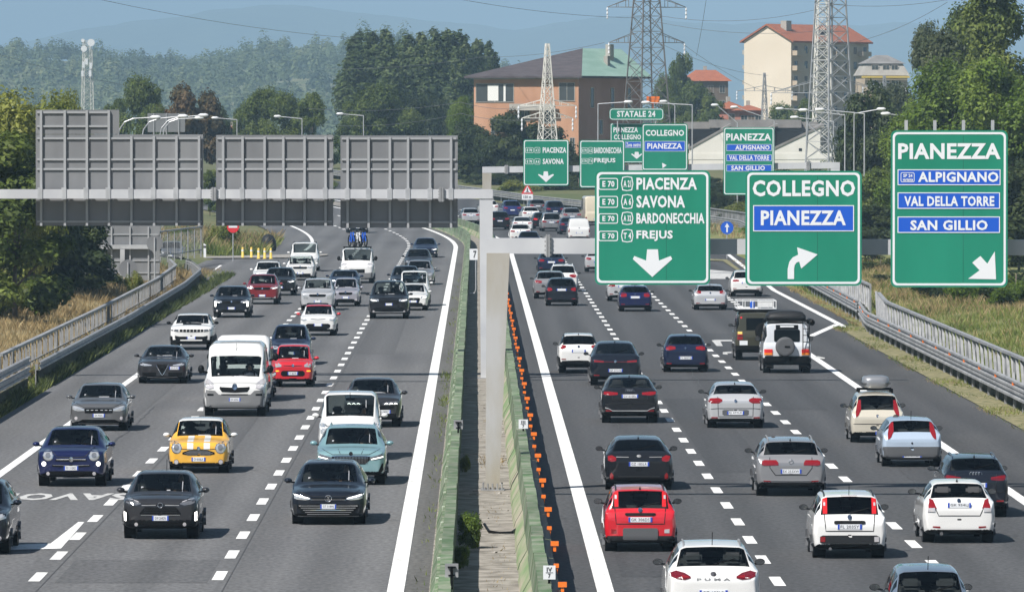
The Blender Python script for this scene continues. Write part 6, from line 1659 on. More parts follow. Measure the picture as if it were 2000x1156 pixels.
# orange house with hipped roof: front face sunlit, right face in shade
d = 980.0; k = d/FPX
b = Bld('orange_house', 1130, d, -28, 'big orange house with a hipped roof, half dark and half green copper')
HW = 205*k/math.cos(R(28)); HD = 19.0; HZ = pz(149, d) - GZ; TOP = pz(94, d) - GZ
b.wallbox('wall', -HW, 0, 0, HD, 0, HZ, [M['orangewall'], M['orangewall_shade']], [0,0,0,1,0,0])
ov = 1.0
v = [(-HW-ov,-ov,HZ), (ov,-ov,HZ), (ov,HD+ov,HZ), (-HW-ov,HD+ov,HZ), (-3.0, 7.0, TOP), (-3.0, HD-.6, TOP)]
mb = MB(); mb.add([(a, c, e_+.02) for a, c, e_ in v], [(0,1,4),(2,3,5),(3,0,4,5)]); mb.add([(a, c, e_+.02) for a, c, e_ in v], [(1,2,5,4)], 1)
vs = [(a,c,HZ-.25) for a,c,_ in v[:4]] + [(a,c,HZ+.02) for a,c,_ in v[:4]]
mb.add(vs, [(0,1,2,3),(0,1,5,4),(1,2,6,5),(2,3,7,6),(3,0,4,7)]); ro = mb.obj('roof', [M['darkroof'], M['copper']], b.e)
mb = MB(); mb.box(2.2-4.2,2.9-4.2,HD*.62,HD*.68,TOP-1.6,TOP+.6); mb.box(-1.1,-.5,HD*.5,HD*.54,HZ+1,HZ+2.8); mb.obj('chimney', M['concwall'], ro)
c2 = math.cos(R(28))
fx = lambda x: (x-1130)*k/c2
fz = lambda y: pz(y, d) - GZ
b.win_front(fx(930), fx(1003), fz(199), fz(164), 'window', cross=True)
mb = MB(); mb.box(fx(953), fx(974), -.12, -.03, fz(197), fz(166)); mb.obj('hanging_sheet', M['curtain'], b.e)
mb = MB(); mb.box(fx(984), fx(988), -.1, -.03, fz(198), fz(165)); mb.obj('hanging_sheet', M['curtain'], b.e)
b.win_front(fx(1093), fx(1122), fz(197), fz(163))
b.win_front(fx(1015), fx(1035), fz(236), fz(216)); b.win_front(fx(1114), fx(1122), fz(305), fz(270)); b.win_front(fx(960), fx(990), fz(262), fz(232)); b.win_front(fx(1060), fx(1085), fz(240), fz(213))
mb = MB(); mb.box(fx(1003), fx(1092), -1.2, -.003, fz(216), fz(213)); mb.box(fx(1003), fx(1092), -1.2, -1.1, fz(213), fz(203)); mb.obj('balcony', M['concwall'], b.e)
mb = MB(); mb.box(-HW-.02, .05, -.06, -.004, fz(155), fz(151)); mb.obj('cornice', M['concwall'], b.e)
for q in (3.5, 9.5, 14.5): b.win_side(0, q, q+.9, fz(210), fz(172))
b.win_side(0, 6, 7, fz(262), fz(235))

# cream apartment block, gable towards the camera
d = 1500.0; k = d/FPX
b = Bld('apartment_block', 1545, d, 12, 'tall cream apartment block with an orange tiled gable roof, behind the large lattice pylon')
ca = math.cos(R(12)); GW_ = 90*k/ca; GD = 163*k/math.sin(R(12)) * .36; HZ = pz(80, d)-GZ; TOP = pz(51, d)-GZ
b.e.rotation_euler.z = R(-34); ca = math.cos(R(34)); GW_ = 90*k/ca; GD = 163*k/math.sin(R(34))
b.wallbox('wall', -GW_, 0, 0, GD, 0, HZ, [M['creamwall'], M['beige_and_shade_wall']], [0,0,0,1,0,0])  # side face in darker beige: its shade is put into the colour
mb = MB(); mb.add([(-GW_,0,HZ),(0,0,HZ),(-GW_/2,0,TOP),(-GW_,.3,HZ),(0,.3,HZ),(-GW_/2,.3,TOP)], [(0,1,2),(3,5,4),(0,2,5,3),(2,1,4,5)]); mb.obj('gable', M['creamwall'], b.e)
mb = MB(); o_ = .8; t = .35
for sg in (0, 1):
    e0 = (-GW_-o_, HZ-.4) if sg == 0 else (o_, HZ-.4)
    mb.add([(e0[0],-.5,e0[1]),(-GW_/2,-.5,TOP+.1),(-GW_/2,GD+.5,TOP+.1),(e0[0],GD+.5,e0[1]),(e0[0],-.5,e0[1]+t),(-GW_/2,-.5,TOP+.1+t),(-GW_/2,GD+.5,TOP+.1+t),(e0[0],GD+.5,e0[1]+t)],
           [(0,1,2,3),(4,5,6,7),(0,1,5,4),(2,3,7,6),(3,0,4,7)])
ro = mb.obj('roof', M['redroof'], b.e)
mb = MB(); mb.box(-GW_/2-.2+1.5, -GW_/2+1.2+1.5, 3, 5, TOP-2, TOP+1.1); mb.obj('chimney', M['concwall'], ro); mb = MB(); mb.box(-GW_/2-.0+2.6,-GW_/2+4.2, 14, 17, TOP-2.6, TOP-.6); mb.obj('dormer', M['darkroof'], ro)
for fl in range(7):
    z = HZ - 2.6 - fl*3.1
    if z < 1: break
    for i, q in enumerate(np.linspace(1.2, GD-2.2, 8)):
        b.win_side(0, q, q+1.3, z, z+1.5, 'window' if (i+fl) % 3 else 'shutter')
    for q in (.4, GD*.52, GD-4.2):
        mb = MB(); mb.box(.003, 1.2, q, q+3.4, z-.45, z-.25); mb.box(1.1, 1.2, q, q+3.4, z-.25, z+.55); mb.box(.003,1.1,q,q+.08,z-.25,z+.55); mb.box(.003,1.1,q+3.32,q+3.4,z-.25,z+.55); mb.obj('balcony', M['beige_and_shade_wall'], b.e)
    mb = MB(); mb.box(-GW_-.6, -GW_-.003, .3, 2.2, z-.2, z+.7); mb.obj('balcony', M['concwall'], b.e)

# mansard house right of it, red roof house, low red houses
d = 1420.0; k = d/FPX
b = Bld('mansard_house', 1772, d, 8, 'pale house with a grey mansard roof beside the cream apartment block')
Wd = 84*k; z1 = pz(148,d)-GZ; z2 = pz(125,d)-GZ; z3 = pz(108,d)-GZ
b.wallbox('wall', -Wd, 0, 0, 10, 0, z1, [M['beige_and_shade_wall']])
mb = MB(); mb.add([(-Wd-.4,-.4,z1),(.4,-.4,z1),(.4,10.4,z1),(-Wd-.4,10.4,z1),(-Wd+.8,.8,z2),(-.8,.8,z2),(-.8,9.2,z2),(-Wd+.8,9.2,z2),(-Wd+3,5,z3),(-3,5,z3)], [(0,3,2,1),(0,1,5,4),(1,2,6,5),(2,3,7,6),(3,0,4,7)], 0); mb.add([(-Wd+.3,.3,z2+.02),(-.3,.3,z2+.02),(-.3,9.7,z2+.02),(-Wd+.3,9.7,z2+.02),(-Wd+3,5,z3),(-3,5,z3)], [(0,1,5,4),(1,2,5),(2,3,4,5),(3,0,4)], 1)
mb.obj('roof', [M['concwall'], M['shedroof']], b.e)
for x in (-Wd+2, -Wd/2, -2.5): b.win_front(x-.6, x+.6, z1+.5, z2-.3, y=.2); b.win_front(x-.6, x+.6, z1-2.6, z1-1.1)
mb = MB(); mb.box(-Wd-.8, .2, -1.3, -.41, z1-.5, z1-.1); mb.obj('awning', M['yellow'], b.e)
d = 1350.0; k = d/FPX
def simple_house(name, xc, d, yaw, x0, x1, yt, ye, dep, wall, roof, label, nwin=2, storeys=2):
    k = d/FPX; b = Bld(name, x1, d, yaw, label); w = (x1-x0)*k; z1 = pz(ye,d)-GZ; z2 = pz(yt,d)-GZ
    b.wallbox('wall', -w, 0, 0, dep, 0, z1, [M[wall]])
    o = .7; mb = MB(); mb.add([(-w-o,-o,z1-.1),(o,-o,z1-.1),(o,dep+o,z1-.1),(-w-o,dep+o,z1-.1),(-w+1.5,dep/2,z2),(-1.5,dep/2,z2)], [(0,3,2,1),(0,1,5,4),(1,2,5),(2,3,4,5),(3,0,4)])
    ro = mb.obj('roof', M[roof], b.e); mb = MB(); mb.box(-w*.5-.3,-w*.5+.3,dep*.5+.2,dep*.5+.9,z2-.8,z2+.8); mb.obj('chimney', M['concwall'], ro)
    for s in range(storeys):
        for i in range(nwin):
            x = -w*(i+.5)/nwin; z = z1-2.4-s*3
            if z > .3: b.win_front(x-.5, x+.5, z, z+1.4, 'shutter' if i % 2 else 'window')
    return b
simple_house('house', 0, 1450, 10, 1352, 1422, 137, 158, 10, 'shutter', 'redroof', 'brown house with a red roof left of the cream apartment block', 3)
simple_house('house', 0, 1250, 15, 1420, 1452, 198, 212, 8, 'redwall', 'redroof', 'low red house with a chimney in front of the cream apartment block', 2)
simple_house('house', 0, 1230, 5, 1446, 1488, 206, 215, 8, 'redwall', 'redroof', 'longer low red house beside the small slender pylon', 3)
simple_house('house', 0, 1500, 0, 438, 464, 246, 250, 8, 'redwall', 'redroof', 'small red roofed house just above the middle grey panel', 2, 1)
simple_house('house', 0, 1500, 0, 1725, 1746, 212, 220, 6, 'shedwall', 'redroof', 'tiny pale house among the trees above the tallest green sign', 1, 1)
simple_house('shed', 0, 1300, 0, 812, 884, 244, 258, 10, 'shedwall', 'shedroof', 'low shed with a grey roof under the poplars', 3, 1)
# factory with three white saw-tooth gables
d = 930.0; k = d/FPX
b = Bld('factory_shed', 1350, d, 0, 'white factory shed with saw-tooth gables behind the far green signs', 'factory')
X = lambda x: (x-1350)*k
Z = lambda y: pz(y, d) - GZ
b.wallbox('wall', X(1345), X(1640), 0, 26, 0, Z(322), [M['redwall']])
b.wallbox('plinth_band', X(1344.5), X(1641), -.05, .0-.004, Z(312), Z(300), [M['shedwall']])
for i, (xa, xb) in enumerate(((1346,1420),(1420,1512),(1512,1602))):
    mb = MB(); mb.prism([(X(xa),Z(322)),(X(xb),Z(322)),(X(xb),Z(250)),(X(xa),Z(292))], 0.0, .3); mb.obj('gable', M['shedwall'], b.e)
    mb = MB(); mb.add([(X(xa),-.12,Z(292)),(X(xb)+.5,-.12,Z(246)),(X(xb)+.5,26,Z(246)),(X(xa),26,Z(292)),(X(xa),-.12,Z(292)+.3),(X(xb)+.5,-.12,Z(246)+.3),(X(xb)+.5,26,Z(246)+.3),(X(xa),26,Z(292)+.3)], [(0,3,2,1),(4,5,6,7),(0,1,5,4),(1,2,6,5),(2,3,7,6),(3,0,4,7)])
    mb.obj('roof', M['shedroof'], b.e)
    mb = MB(); mb.prism([(X(xa)+.05,Z(288)),(X(xa)+.05,Z(252)),(X(xb)-.3,Z(252))], .35, .5); mb.obj('overhang_shadow', M['dark'], b.e)  # dark triangle painted as the shadow of the roof overhang
mb = MB(); mb.box(X(1345), X(1605), 12, 26, Z(252), Z(238)); mb.box(X(1390), X(1570), 8, 14, Z(250), Z(234)); mb.obj('rear_roof', M['shedroof'], b.e)
mb = MB(); mb.box(X(1560),X(1566),-.05,-.004,Z(295),Z(290)); mb.obj('vent', M['dark'], b.e)

# ------------------------------------------------------------------ pylons, masts, cables, street lamps
def lattice(mb, base, levels, r=.06, leg=.10):
    """levels: list of (z, halfwidth); square lattice tower"""
    for (z0, w0), (z1, w1) in zip(levels[:-1], levels[1:]):
        c0 = [(-w0,-w0),(w0,-w0),(w0,w0),(-w0,w0)]; c1 = [(-w1,-w1),(w1,-w1),(w1,w1),(-w1,w1)]
        for i in range(4):
            j = (i+1) % 4
            mb.bar((*c0[i], z0), (*c1[i], z1), leg, leg)
            mb.bar((*c0[i], z0), (*c1[j], z1), r, r); mb.bar((*c0[j], z0), (*c1[i], z1), r, r)
            mb.bar((*c1[i], z1), (*c1[j], z1), r, r)
def tower(name, xpx, d, ytop, wb, wt, n, label, mat='pylon', yaw=30, arms=(), r=.06, leg=.10, cat='pylon', z0=None):
    z0 = GZ if z0 is None else z0; k = d/FPX
    e = empty(name, (px(xpx,d), d, z0), R(yaw), label, cat)
    H = pz(ytop, d) - z0; lv = []
    for i in range(n+1):
        t = 1 - (1 - i/n)**1.25 if n > 6 else i/n
        lv.append((H*t, (wb + (wt-wb)*t)/2))
    mb = MB(); lattice(mb, None, lv, r, leg); mb.obj('tower', M[mat], e)
    for (yy, ha, dz) in arms:
        z = pz(yy, d) - z0; mb = MB(); a = -R(yaw)
        w = np.interp(z, [q[0] for q in lv], [q[1] for q in lv])
        for sg in (-1, 1):
            mb = MB(); tip = Vector((sg*ha, 0, z))
            for sy in (-1, 1):
                mb.bar(Vector((sg*w, sy*w, z)), tip, r*1.2, r*1.2); mb.bar(Vector((sg*w, sy*w, z+dz)), tip, r*1.2, r*1.2)
                for q in (.33,.66): mb.bar(Vector((sg*w,sy*w,z)).lerp(tip,q), Vector((sg*w,sy*w,z+dz)).lerp(tip,q), r, r)
            o = mb.obj('cross_arm', M[mat], e); o.rotation_euler.z = a + R(12)
        for sg in (-1, 1):
            mb = MB(); mb.lathe((sg*ha,0,z), 2, [(-1.5,.05),(-1.3,.13),(-1.0,.06),(-.8,.13),(-.5,.06),(-.3,.13),(0,.04)], 8)
            o = mb.obj('insulator', M['swhite'], e); o.rotation_euler.z = a + R(12)
    return e
tower('lattice_pylon', 1263, 900, -60, 5.0, 1.9, 13, 'tall weathered lattice pylon in front of the orange house roof', 'pylon_d', 30, ((84, 4.8, 1.2), (15, 5.0, 1.4)), .06, .14)
tower('lattice_pylon', 1622, 880, -70, 4.4, 2.2, 15, 'largest grey lattice pylon in front of the cream apartment block', 'pylon', 38, ((182, 7.4, 1.6), (-30, 5, 1.2)), .06, .16)
tower('lattice_pylon', 1606, 1000, -40, 2.6, 1.3, 16, 'sunlit left leg of the largest pylon, built as a slim tower painted pale', 'shedwall', 10, (), .07, .15)  # lit leg of the largest pylon, its sunlight painted as pale steel
tower('lattice_pylon', 1069, 840, 86, 2.3, .35, 13, 'white tapering lattice pylon in front of the orange house', 'shedwall', 20, ((231, 3.0, .7),(207, 3.4, .7)), .055, .10)
tower('lattice_pylon', 1493, 1150, 143, 1.5, .25, 9, 'small slender pylon left of the cream apartment gable foot', 'pylon', 15, ((178, 4.5, .8),), .06, .09)
tower('lattice_pylon', 1727, 1150, 148, 1.5, .3, 9, 'small slender pylon among the trees on the right', 'pylon', 15, ((170, 3.5, .7),), .06, .09)
e = tower('radio_mast', 171, 2000, 80, 3.0, 1.9, 12, 'radio mast with white dishes on the wooded hillside', 'shedwall', 20, (), .06, .13, 'mast', z0=10)
d = 2000; k = d/FPX
for i, (x, y, r) in enumerate(((179,84,1.0),(165,96,.85),(163,80,.5))):
    mb = MB(); mb.lathe(((x-171)*k, -1.6, pz(y,d)-10), 1, [(0,r),(.5,r*.85),(.7,r*.2)], 18); o = mb.obj('dish', M['swhite'], e); o.rotation_euler.z = -R(20)
for (x, y) in ((164,126),(178,128),(170,120),(162,144),(177,143)):
    mb = MB(); mb.box((x-171)*k-.35,(x-171)*k+.35,-1.7,-1.3,pz(y+7,d)-10,pz(y-5,d)-10); o = mb.obj('antenna_panel', M['swhite'], e); o.rotation_euler.z = -R(20)
# cables
def cable(pts, d, label, r=.024):
    P = []
    for i in range(len(pts)-1):
        (x0,y0,d0), (x1,y1,d1) = pts[i], pts[i+1]
        a = Vector((px(x0,d0), d0, pz(y0,d0))); b_ = Vector((px(x1,d1), d1, pz(y1,d1)))
        for q in range(12):
            t = q/12; v = a.lerp(b_, t); v.z -= 4*d*t*(1-t); P.append(v)
    P.append(b_); mb = MB(); mb.tube(P, r, 5); tag(mb.obj('power_cable', M['wire']), label, 'cable', 'overhead power cables')
for pts, sag, lb in (
    ([(160,-8,760),(700,76,900)], .6, 'overhead cable crossing the hills from the upper left'),
    ([(880,-4,860),(1250,36,900)], .5, 'overhead cable running to the weathered pylon from the upper middle'),
    ([(1250,36,900),(1610,60,880)], 1.0, 'overhead cable between the two tall pylons'),
    ([(1290,32,900),(1630,10,880),(2010,-40,820)], 1.2, 'higher overhead cable between the two tall pylons and the trees'),
    ([(1180,84,900),(940,112,1000),(640,135,1100)], .5, 'overhead cable passing before the poplars'),
    ([(1630,90,880),(1850,5,800)], .8, 'overhead cable climbing right from the largest pylon'),
    ([(1290,86,900),(1500,148,1150)], .8, 'overhead cable from the weathered pylon towards the small slender pylon'),
    ([(0,108,900),(330,182,1000),(520,220,1100)], .4, 'thin cable low before the left hillside'),
    ([(600,212,900),(900,200,850),(1060,206,840)], .6, 'thin cable before the poplars to the white tapering pylon'),
    ([(660,246,900),(900,222,850),(1060,231,840)], .5, 'lower thin cable to the white tapering pylon'),
    ([(1330,84,900),(1490,178,1150)], .5, 'cable dropping to the cross arm of the small slender pylon'),
    ([(1380,-6,880),(1360,110,900)], .3, 'steep cable left of the cream apartment block')):
    cable(pts, sag, lb)
# street lamps: pole, long arm, white head
def lamp(xp, yt, yl, xh, d, label, ybase=None, head=1.0, curve=False):
    k = d/FPX; zb = float(zroad(d)) if ybase is None else pz(ybase, d)
    e = empty('street_lamp', (px(xp,d), d, zb), 0, label, 'street lamp')
    zt = pz(yt,d) - zb; xa = (xh-xp)*k; zh = pz(yl,d) - zb
    mb = MB()
    if not curve: mb.tube([(0,0,0),(0,0,zt)], .075, 8, r2=.045)
    else: mb.tube([(0,0,0),(0,0,zt-1.4)], .10, 8, r2=.06)
    mb.obj('pole', M['galv'], e)
    mb = MB()
    if curve: mb.tube([(0,0,zt-1.45),(xa*.05,0,zt-.8),(xa*.2,0,zt-.25),(xa*.45,0,zt),(xa,0,zh)], .05, 6)
    else: mb.tube([(0,0,zt-.02),(xa,0,zh)], .05, 6)
    mb.obj('arm', M['galv'], e)
    head *= .85; sg = 1 if xa > 0 else -1; mb = MB(); s = head
    mb.lathe((xa+sg*.25*s, 0, zh+.02), 0, [(-.45*s,.05*s),(-.3*s,.15*s),(.2*s,.17*s),(.4*s,.10*s),(.46*s,.02)], 12)
    o = mb.obj('lamp_head', M['lampwhite'], e, True)
for a in ((1168,203,200,1222,620,'street lamp with its arm to the right, left of the STATALE 24 sign'), (1352,205,201,1266,620,'street lamp with a long arm to the left above STATALE 24'),
          (1688,222,215,1606,560,'street lamp with its arm to the left, rightmost tall pole by the COLLEGNO sign'), (1668,222,214,1716,600,'street lamp with its arm to the right, between the close poles'),
          (1650,225,216,1574,580,'street lamp with its arm to the left, second pole from the tree'), (1628,238,230,1556,640,'lower street lamp with its arm to the left before the factory'),
          (1575,215,213,1527,680,'street lamp before the largest pylon'), (1440,240,206,1400,720,'street lamp over the red houses'), (1512,236,210,1438,700,'street lamp arm before the small slender pylon'),
          (1790,230,223,1735,560,'street lamp half hidden by trees above the tallest green sign'), (1318,206,199,1300,700,'short armed street lamp right of STATALE 24'),
          (590,232,228,546,760,'street lamp above the middle grey panel'), (710,226,223,668,760,'street lamp above the right grey panel'), (463,234,231,424,760,'small street lamp between the two left panels')):
    lamp(*a[:5], a[5])
for a in ((230,232,230,298,520,'curved street lamp leftmost above the widest panel'), (277,232,228,352,540,'curved street lamp second of the cluster above the widest panel'), (312,230,226,392,560,'curved street lamp reaching farthest right above the widest panel'), (318,233,231,384,600,'curved street lamp with the lowest head above the widest panel')):
    lamp(*a[:5], a[5], head=1.0, curve=True)
e = empty('distant_sign', (px(325,700), 700, pz(240,700)), 0, 'far sign seen from behind above the widest grey panel', 'road sign')
mb = MB(); mb.box(-1.8,1.8,0,.05,-.9,.9); mb.obj('panel', M['alu'], e); mb = MB()
for x in (-1.2,0,1.2): mb.box(x-.05,x+.05,-.1,-.002,-10,.9)
mb.obj('rib', M['alu_rib'], e)
e = empty('orange_marker', (px(1275,900), 899, pz(196,900)), 0, 'orange box on the weathered pylon', 'warning light')
mb = MB(); mb.box(-.8,.8,-.3,.3,-.45,.45); mb.box(-.1,.1,-.1,.1,-1.2,-.45); mb.obj('housing', M['orange'], e)  # plain unlit orange box, no lamp in it

# ------------------------------------------------------------------ foliage
rng = np.random.default_rng(11)
def leaf_cloud(clumps, n, size, rg, up=.95, flat=1.0, shell=.40):
    """clumps: (cx,cy,cz,rx,ry,rz). leaf-sized diamonds through the volume; returns V, F, tint"""
    C = np.array(clumps, float); w = (C[:,3]*C[:,4])**.75; w /= w.sum()
    k = rg.choice(len(C), n, p=w); c = C[k]
    u = rg.normal(size=(n,3)); u /= np.linalg.norm(u, axis=1)[:,None]
    r = rg.random(n)**shell*1.03
    lump = 1 + .16*np.sin(u[:,0]*5 + c[:,0]*3) * np.cos(u[:,2]*4 + c[:,2]*2) + .10*np.sin(u[:,1]*9 + c[:,1])
    P = c[:,:3] + u*c[:,3:6]*(r*lump)[:,None]
    nrm = u*1.2 + rg.normal(size=(n,3))*.6 + np.array([0,-.1,up]); nrm /= np.linalg.norm(nrm, axis=1)[:,None]
    a = np.cross(nrm, rg.normal(size=(n,3))); a /= np.linalg.norm(a, axis=1)[:,None]; b = np.cross(nrm, a)
    s = size*(.6 + .8*rg.random(n))[:,None]
    V = np.stack([P + a*s, P + b*s*.55, P - a*s, P - b*s*.55], 1).reshape(-1,3)
    F = np.arange(4*n).reshape(n,4)
    ct = rg.random(len(C))
    tint = np.clip(ct[k]*.55 + rg.random(n)*.2, 0, 1)
    return V, F, np.repeat(tint, 4)
def crown_clumps(rg, H, W, z0, kind):
    out = []
    if kind == 'round':
        for i in range(22):
            a = rg.random()*6.283; t = rg.random(); z = z0 + (H-z0)*(.12 + .80*t); rr = W/2*math.sqrt(max(.08, 1-((t-.42)/.62)**2))*(.45+.5*rg.random())
            r = W*(.13+.13*rg.random()); out.append((rr*math.cos(a), rr*math.sin(a), z, r, r, r*.8))
        out.append((0,0,z0+(H-z0)*.5,W*.28,W*.28,(H-z0)*.38))
    elif kind == 'poplar':
        for i in range(26):
            t = (i+rg.random())/26; z = z0 + (H-z0)*t*.97; env = W/2*(min(1, .35+2.6*t) if t < .3 else (1-((t-.3)/.72)**3.0*.72))
            a = rg.random()*6.283; rr = env*.75*rg.random(); r = max(.45, env*(.40+.30*rg.random())); out.append((rr*math.cos(a), rr*math.sin(a), z, r, r, r*1.6))
    elif kind == 'full':
        for i in range(46):
            a = rg.random()*6.283; t = rg.random()**.9; z = z0 + (H-z0)*(.06+.88*t); rr = W/2*(.98-.62*t**1.6)*math.sqrt(rg.random())
            r = W*(.07+.12*rg.random()); out.append((rr*math.cos(a), rr*math.sin(a), z, r*1.1, r*1.1, r*.95))
    elif kind == 'loose':
        for i in range(30):
            a = rg.random()*6.283; t = rg.random(); z = z0 + (H-z0)*(.05+.9*t); rr = W/2*(.95-.45*t)*math.sqrt(rg.random())
            r = W*(.07+.11*rg.random()); out.append((rr*math.cos(a), rr*math.sin(a), z, r*1.1, r*1.1, r*.85))
    elif kind == 'bush':
        for i in range(16):
            a = rg.random()*6.283; t = rg.random(); rr = W/2*math.sqrt(rg.random())*.8; z = H*(.15+.65*t*(1-.4*(rr/(W/2))**2)); r = W*(.12+.12*rg.random()); out.append((rr*math.cos(a), rr*math.sin(a), z, r, r, min(r, H*.3)))
    return out
M['leaf_a'] = foliage('leaf mid green', (.060,.088,.018), (.12,.165,.034), (.21,.25,.06))
M['leaf_b'] = foliage('leaf yellow green', (.10,.13,.022), (.19,.22,.042), (.30,.31,.07))
M['leaf_c'] = foliage('leaf poplar', (.060,.092,.038), (.115,.16,.06), (.195,.235,.095))
M['leaf_d'] = foliage('leaf dark', (.026,.042,.014), (.055,.080,.026), (.105,.13,.044))
M['leaf_e'] = foliage('leaf rusty', (.055,.052,.018), (.115,.085,.030), (.19,.11,.045))
M['leaf_f'] = foliage('leaf bright locust', (.07,.115,.014), (.13,.20,.026), (.21,.27,.045))
M['leaf_g'] = foliage('leaf grey green', (.055,.075,.034), (.10,.122,.056), (.17,.185,.09))
TREES = {}
def tree_proto(key, H, W, z0, kind, n, size, leaf, seed, trunk=True):
    rg = np.random.default_rng(seed); cl = crown_clumps(rg, H, W, z0, kind)
    V, F, t = leaf_cloud(cl, n, size, rg)
    cm = np_mesh('crown', V, F, [M[leaf]], attrs={'tint': t})
    mb = MB(); r0 = max(.08, H*.016)
    mb.tube([(0,0,-.3),(0.05,0,z0*.6),(0,.05,z0+(H-z0)*.35),(0,0,z0+(H-z0)*.8)], r0, 8, r2=r0*.25)
    rr = random.Random(seed)
    if kind != 'bush':
        for i in range(7):
            c = cl[rr.randrange(len(cl))]; zs = z0 + (c[2]-z0)*.35
            mb.tube([(0,0,max(.5,zs)), (c[0]*.5,c[1]*.5,(max(.5,zs)+c[2])/2), (c[0]*.9,c[1]*.9,c[2])], r0*.4, 5, r2=r0*.1)
    TREES[key] = (cm, mb.mesh('trunk', [M['bark']], True), H, W, kind)
tree_proto('mid', 12, 9, 2.0, 'round', 15000, 0.220, 'leaf_a', 1)
tree_proto('mid2', 12, 9, 1.2, 'loose', 17000, 0.200, 'leaf_a', 2)
tree_proto('yel', 11, 9, .8, 'round', 20000, 0.170, 'leaf_b', 3)
tree_proto('pop', 22, 6.5, 1.0, 'poplar', 12600, 0.373, 'leaf_c', 4)
tree_proto('pop2', 22, 6.5, 1.5, 'poplar', 12600, 0.373, 'leaf_c', 5)
tree_proto('dark', 9, 8, .6, 'round', 14000, 0.220, 'leaf_d', 6)
tree_proto('dark2', 9, 8, .3, 'loose', 14000, 0.210, 'leaf_d', 7)
tree_proto('rust', 10, 8, 1.2, 'round', 10500, 0.323, 'leaf_e', 8)
tree_proto('loc', 18, 12, .5, 'full', 30000, 0.200, 'leaf_f', 9)
tree_proto('loc2', 18, 12, .8, 'full', 30000, 0.200, 'leaf_f', 10)
tree_proto('big', 20, 12, .8, 'full', 28000, 0.220, 'leaf_a', 11)
tree_proto('grey', 14, 9, .6, 'full', 20000, 0.190, 'leaf_g', 12)
tree_proto('bush', 2.6, 3.6, 0, 'bush', 7000, 0.100, 'leaf_b', 13, False)
tree_proto('bushd', 2.6, 3.6, 0, 'bush', 7000, 0.100, 'leaf_d', 14, False)
tree_proto('bushg', 2.6, 3.6, 0, 'bush', 7000, 0.100, 'leaf_f', 15, False)
rt = random.Random(4)
def tree(key, xpx, d, ytop, wpx, name, label, group=None, z0=None, H=None, cat='tree'):
    cm, tm, h, w, kind = TREES[key]
    if z0 is None: z0 = float(zroad(d)) - .1 if d < 1000 else GZ
    Hh = H or (pz(ytop, d) - z0); Ww = wpx*d/FPX
    e = empty(name, (px(xpx,d), d, z0), rt.uniform(0, 6.28), label, cat, group)
    e.scale = (Ww/w, Ww/w, Hh/h)
    link_mesh('trunk' if kind != 'bush' else 'stem', tm, e); link_mesh('crown' if kind != 'bush' else 'foliage', cm, e)
    return e
# left edge trees
GL = 'green trees along the left verge'
for i, (k_, x, d, y, w) in enumerate((('yel',5,385,178,230),('yel',95,405,186,200),('mid2',30,340,250,330),('yel',128,520,182,120),('dark2',120,400,395,240),('dark',60,392,330,260),('dark2',180,448,420,150),('dark',235,470,452,150),('dark2',140,445,380,200),('mid2',20,460,200,260))):
    tree(k_, x, d, y, w, 'roadside_tree', ('yellow green','dark shaded')[k_.startswith('dark')] + ' leafy tree in the thicket beyond the left guardrail' if k_ != 'mid' and k_ != 'mid2' else 'mid green tree in the thicket beyond the left guardrail', GL + (' dark' if k_.startswith('dark') else ' mid' if k_.startswith('mid') else ' bright'))
for i, (k_, x, d, y, w) in enumerate((('bush',25,352,528,150),('bush',85,372,540,110),('bushd',205,420,530,90),('bush',170,410,545,80),('bush',-30,345,545,140),('bush',264,400,530,34),('bushd',140,400,540,90),('bush',60,362,555,90))):
    tree(k_, x, d, y, w, 'roadside_bush', ('olive','dark')[k_ == 'bushd'] + ' bush at the edge of the dry grass on the left', 'bushes left ' + k_, z0=.1, cat='bush')
for i, (k_, x, d, y, w) in enumerate((('mid2',420,760,395,70),('bush',440,560,425,60),('bushg',360,560,445,70),('mid',655,800,395,60),('mid2',410,720,330,50),('bushd',405,640,440,60),('mid',640,760,350,40))):
    tree(k_, x, d, y, w, 'gore_bush' if k_.startswith('bush') else 'gore_tree', ('low bush growing in or behind the grassy entry ramp gore' if k_.startswith('bush') else 'green tree behind the entry ramp gore, seen between the grey panels'), 'growth behind the entry ramp ' + ('bushes' if k_.startswith('bush') else 'trees'), cat='bush' if k_.startswith('bush') else 'tree')
# tree line beyond the panels
for i, (k_, x, d, y, w, lb) in enumerate((('mid',275,900,154,90,'dark crowned green tree between the widest panel and the hill'),('rust',345,880,175,95,'rusty brown tree above the widest panel'),('rust',395,900,186,80,'second rusty brown tree, right of the first'),('mid2',300,860,200,90,'green tree in front of the rusty brown ones'),
        ('dark',425,950,215,60,'small dark tree right of the rusty ones'),('mid',512,940,176,85,'round green tree above the middle panel, left one'),('mid',556,935,184,80,'round green tree above the middle panel, centre one'),('mid2',610,930,178,95,'round green tree above the middle panel, right one'),('mid2',230,950,190,80,'green tree behind the small upper panel'),('mid',480,960,205,60,'low green tree left of the round ones'))):
    tree(k_, x, d, y, w, 'distant_tree', lb)
PL = 'tall poplars in the grove left of the orange house'
for i, (x, y, w, dd) in enumerate(((700,72,66,1210),(742,62,74,1190),(780,92,60,1220),(812,82,66,1200),(848,80,60,1190),(880,76,66,1210),(908,92,54,1230),(932,96,50,1250),(955,104,48,1270),(985-22,120,40,1290),(690,110,56,1180),(830,105,60,1170),(762,100,60,1165),(900,110,56,1180))):
    tree('pop' if i % 2 else 'pop2', x, dd, y-(8 if x < 790 else 22), w*1.35, 'poplar', 'tall dark green poplar in the grove left of the orange house', PL)
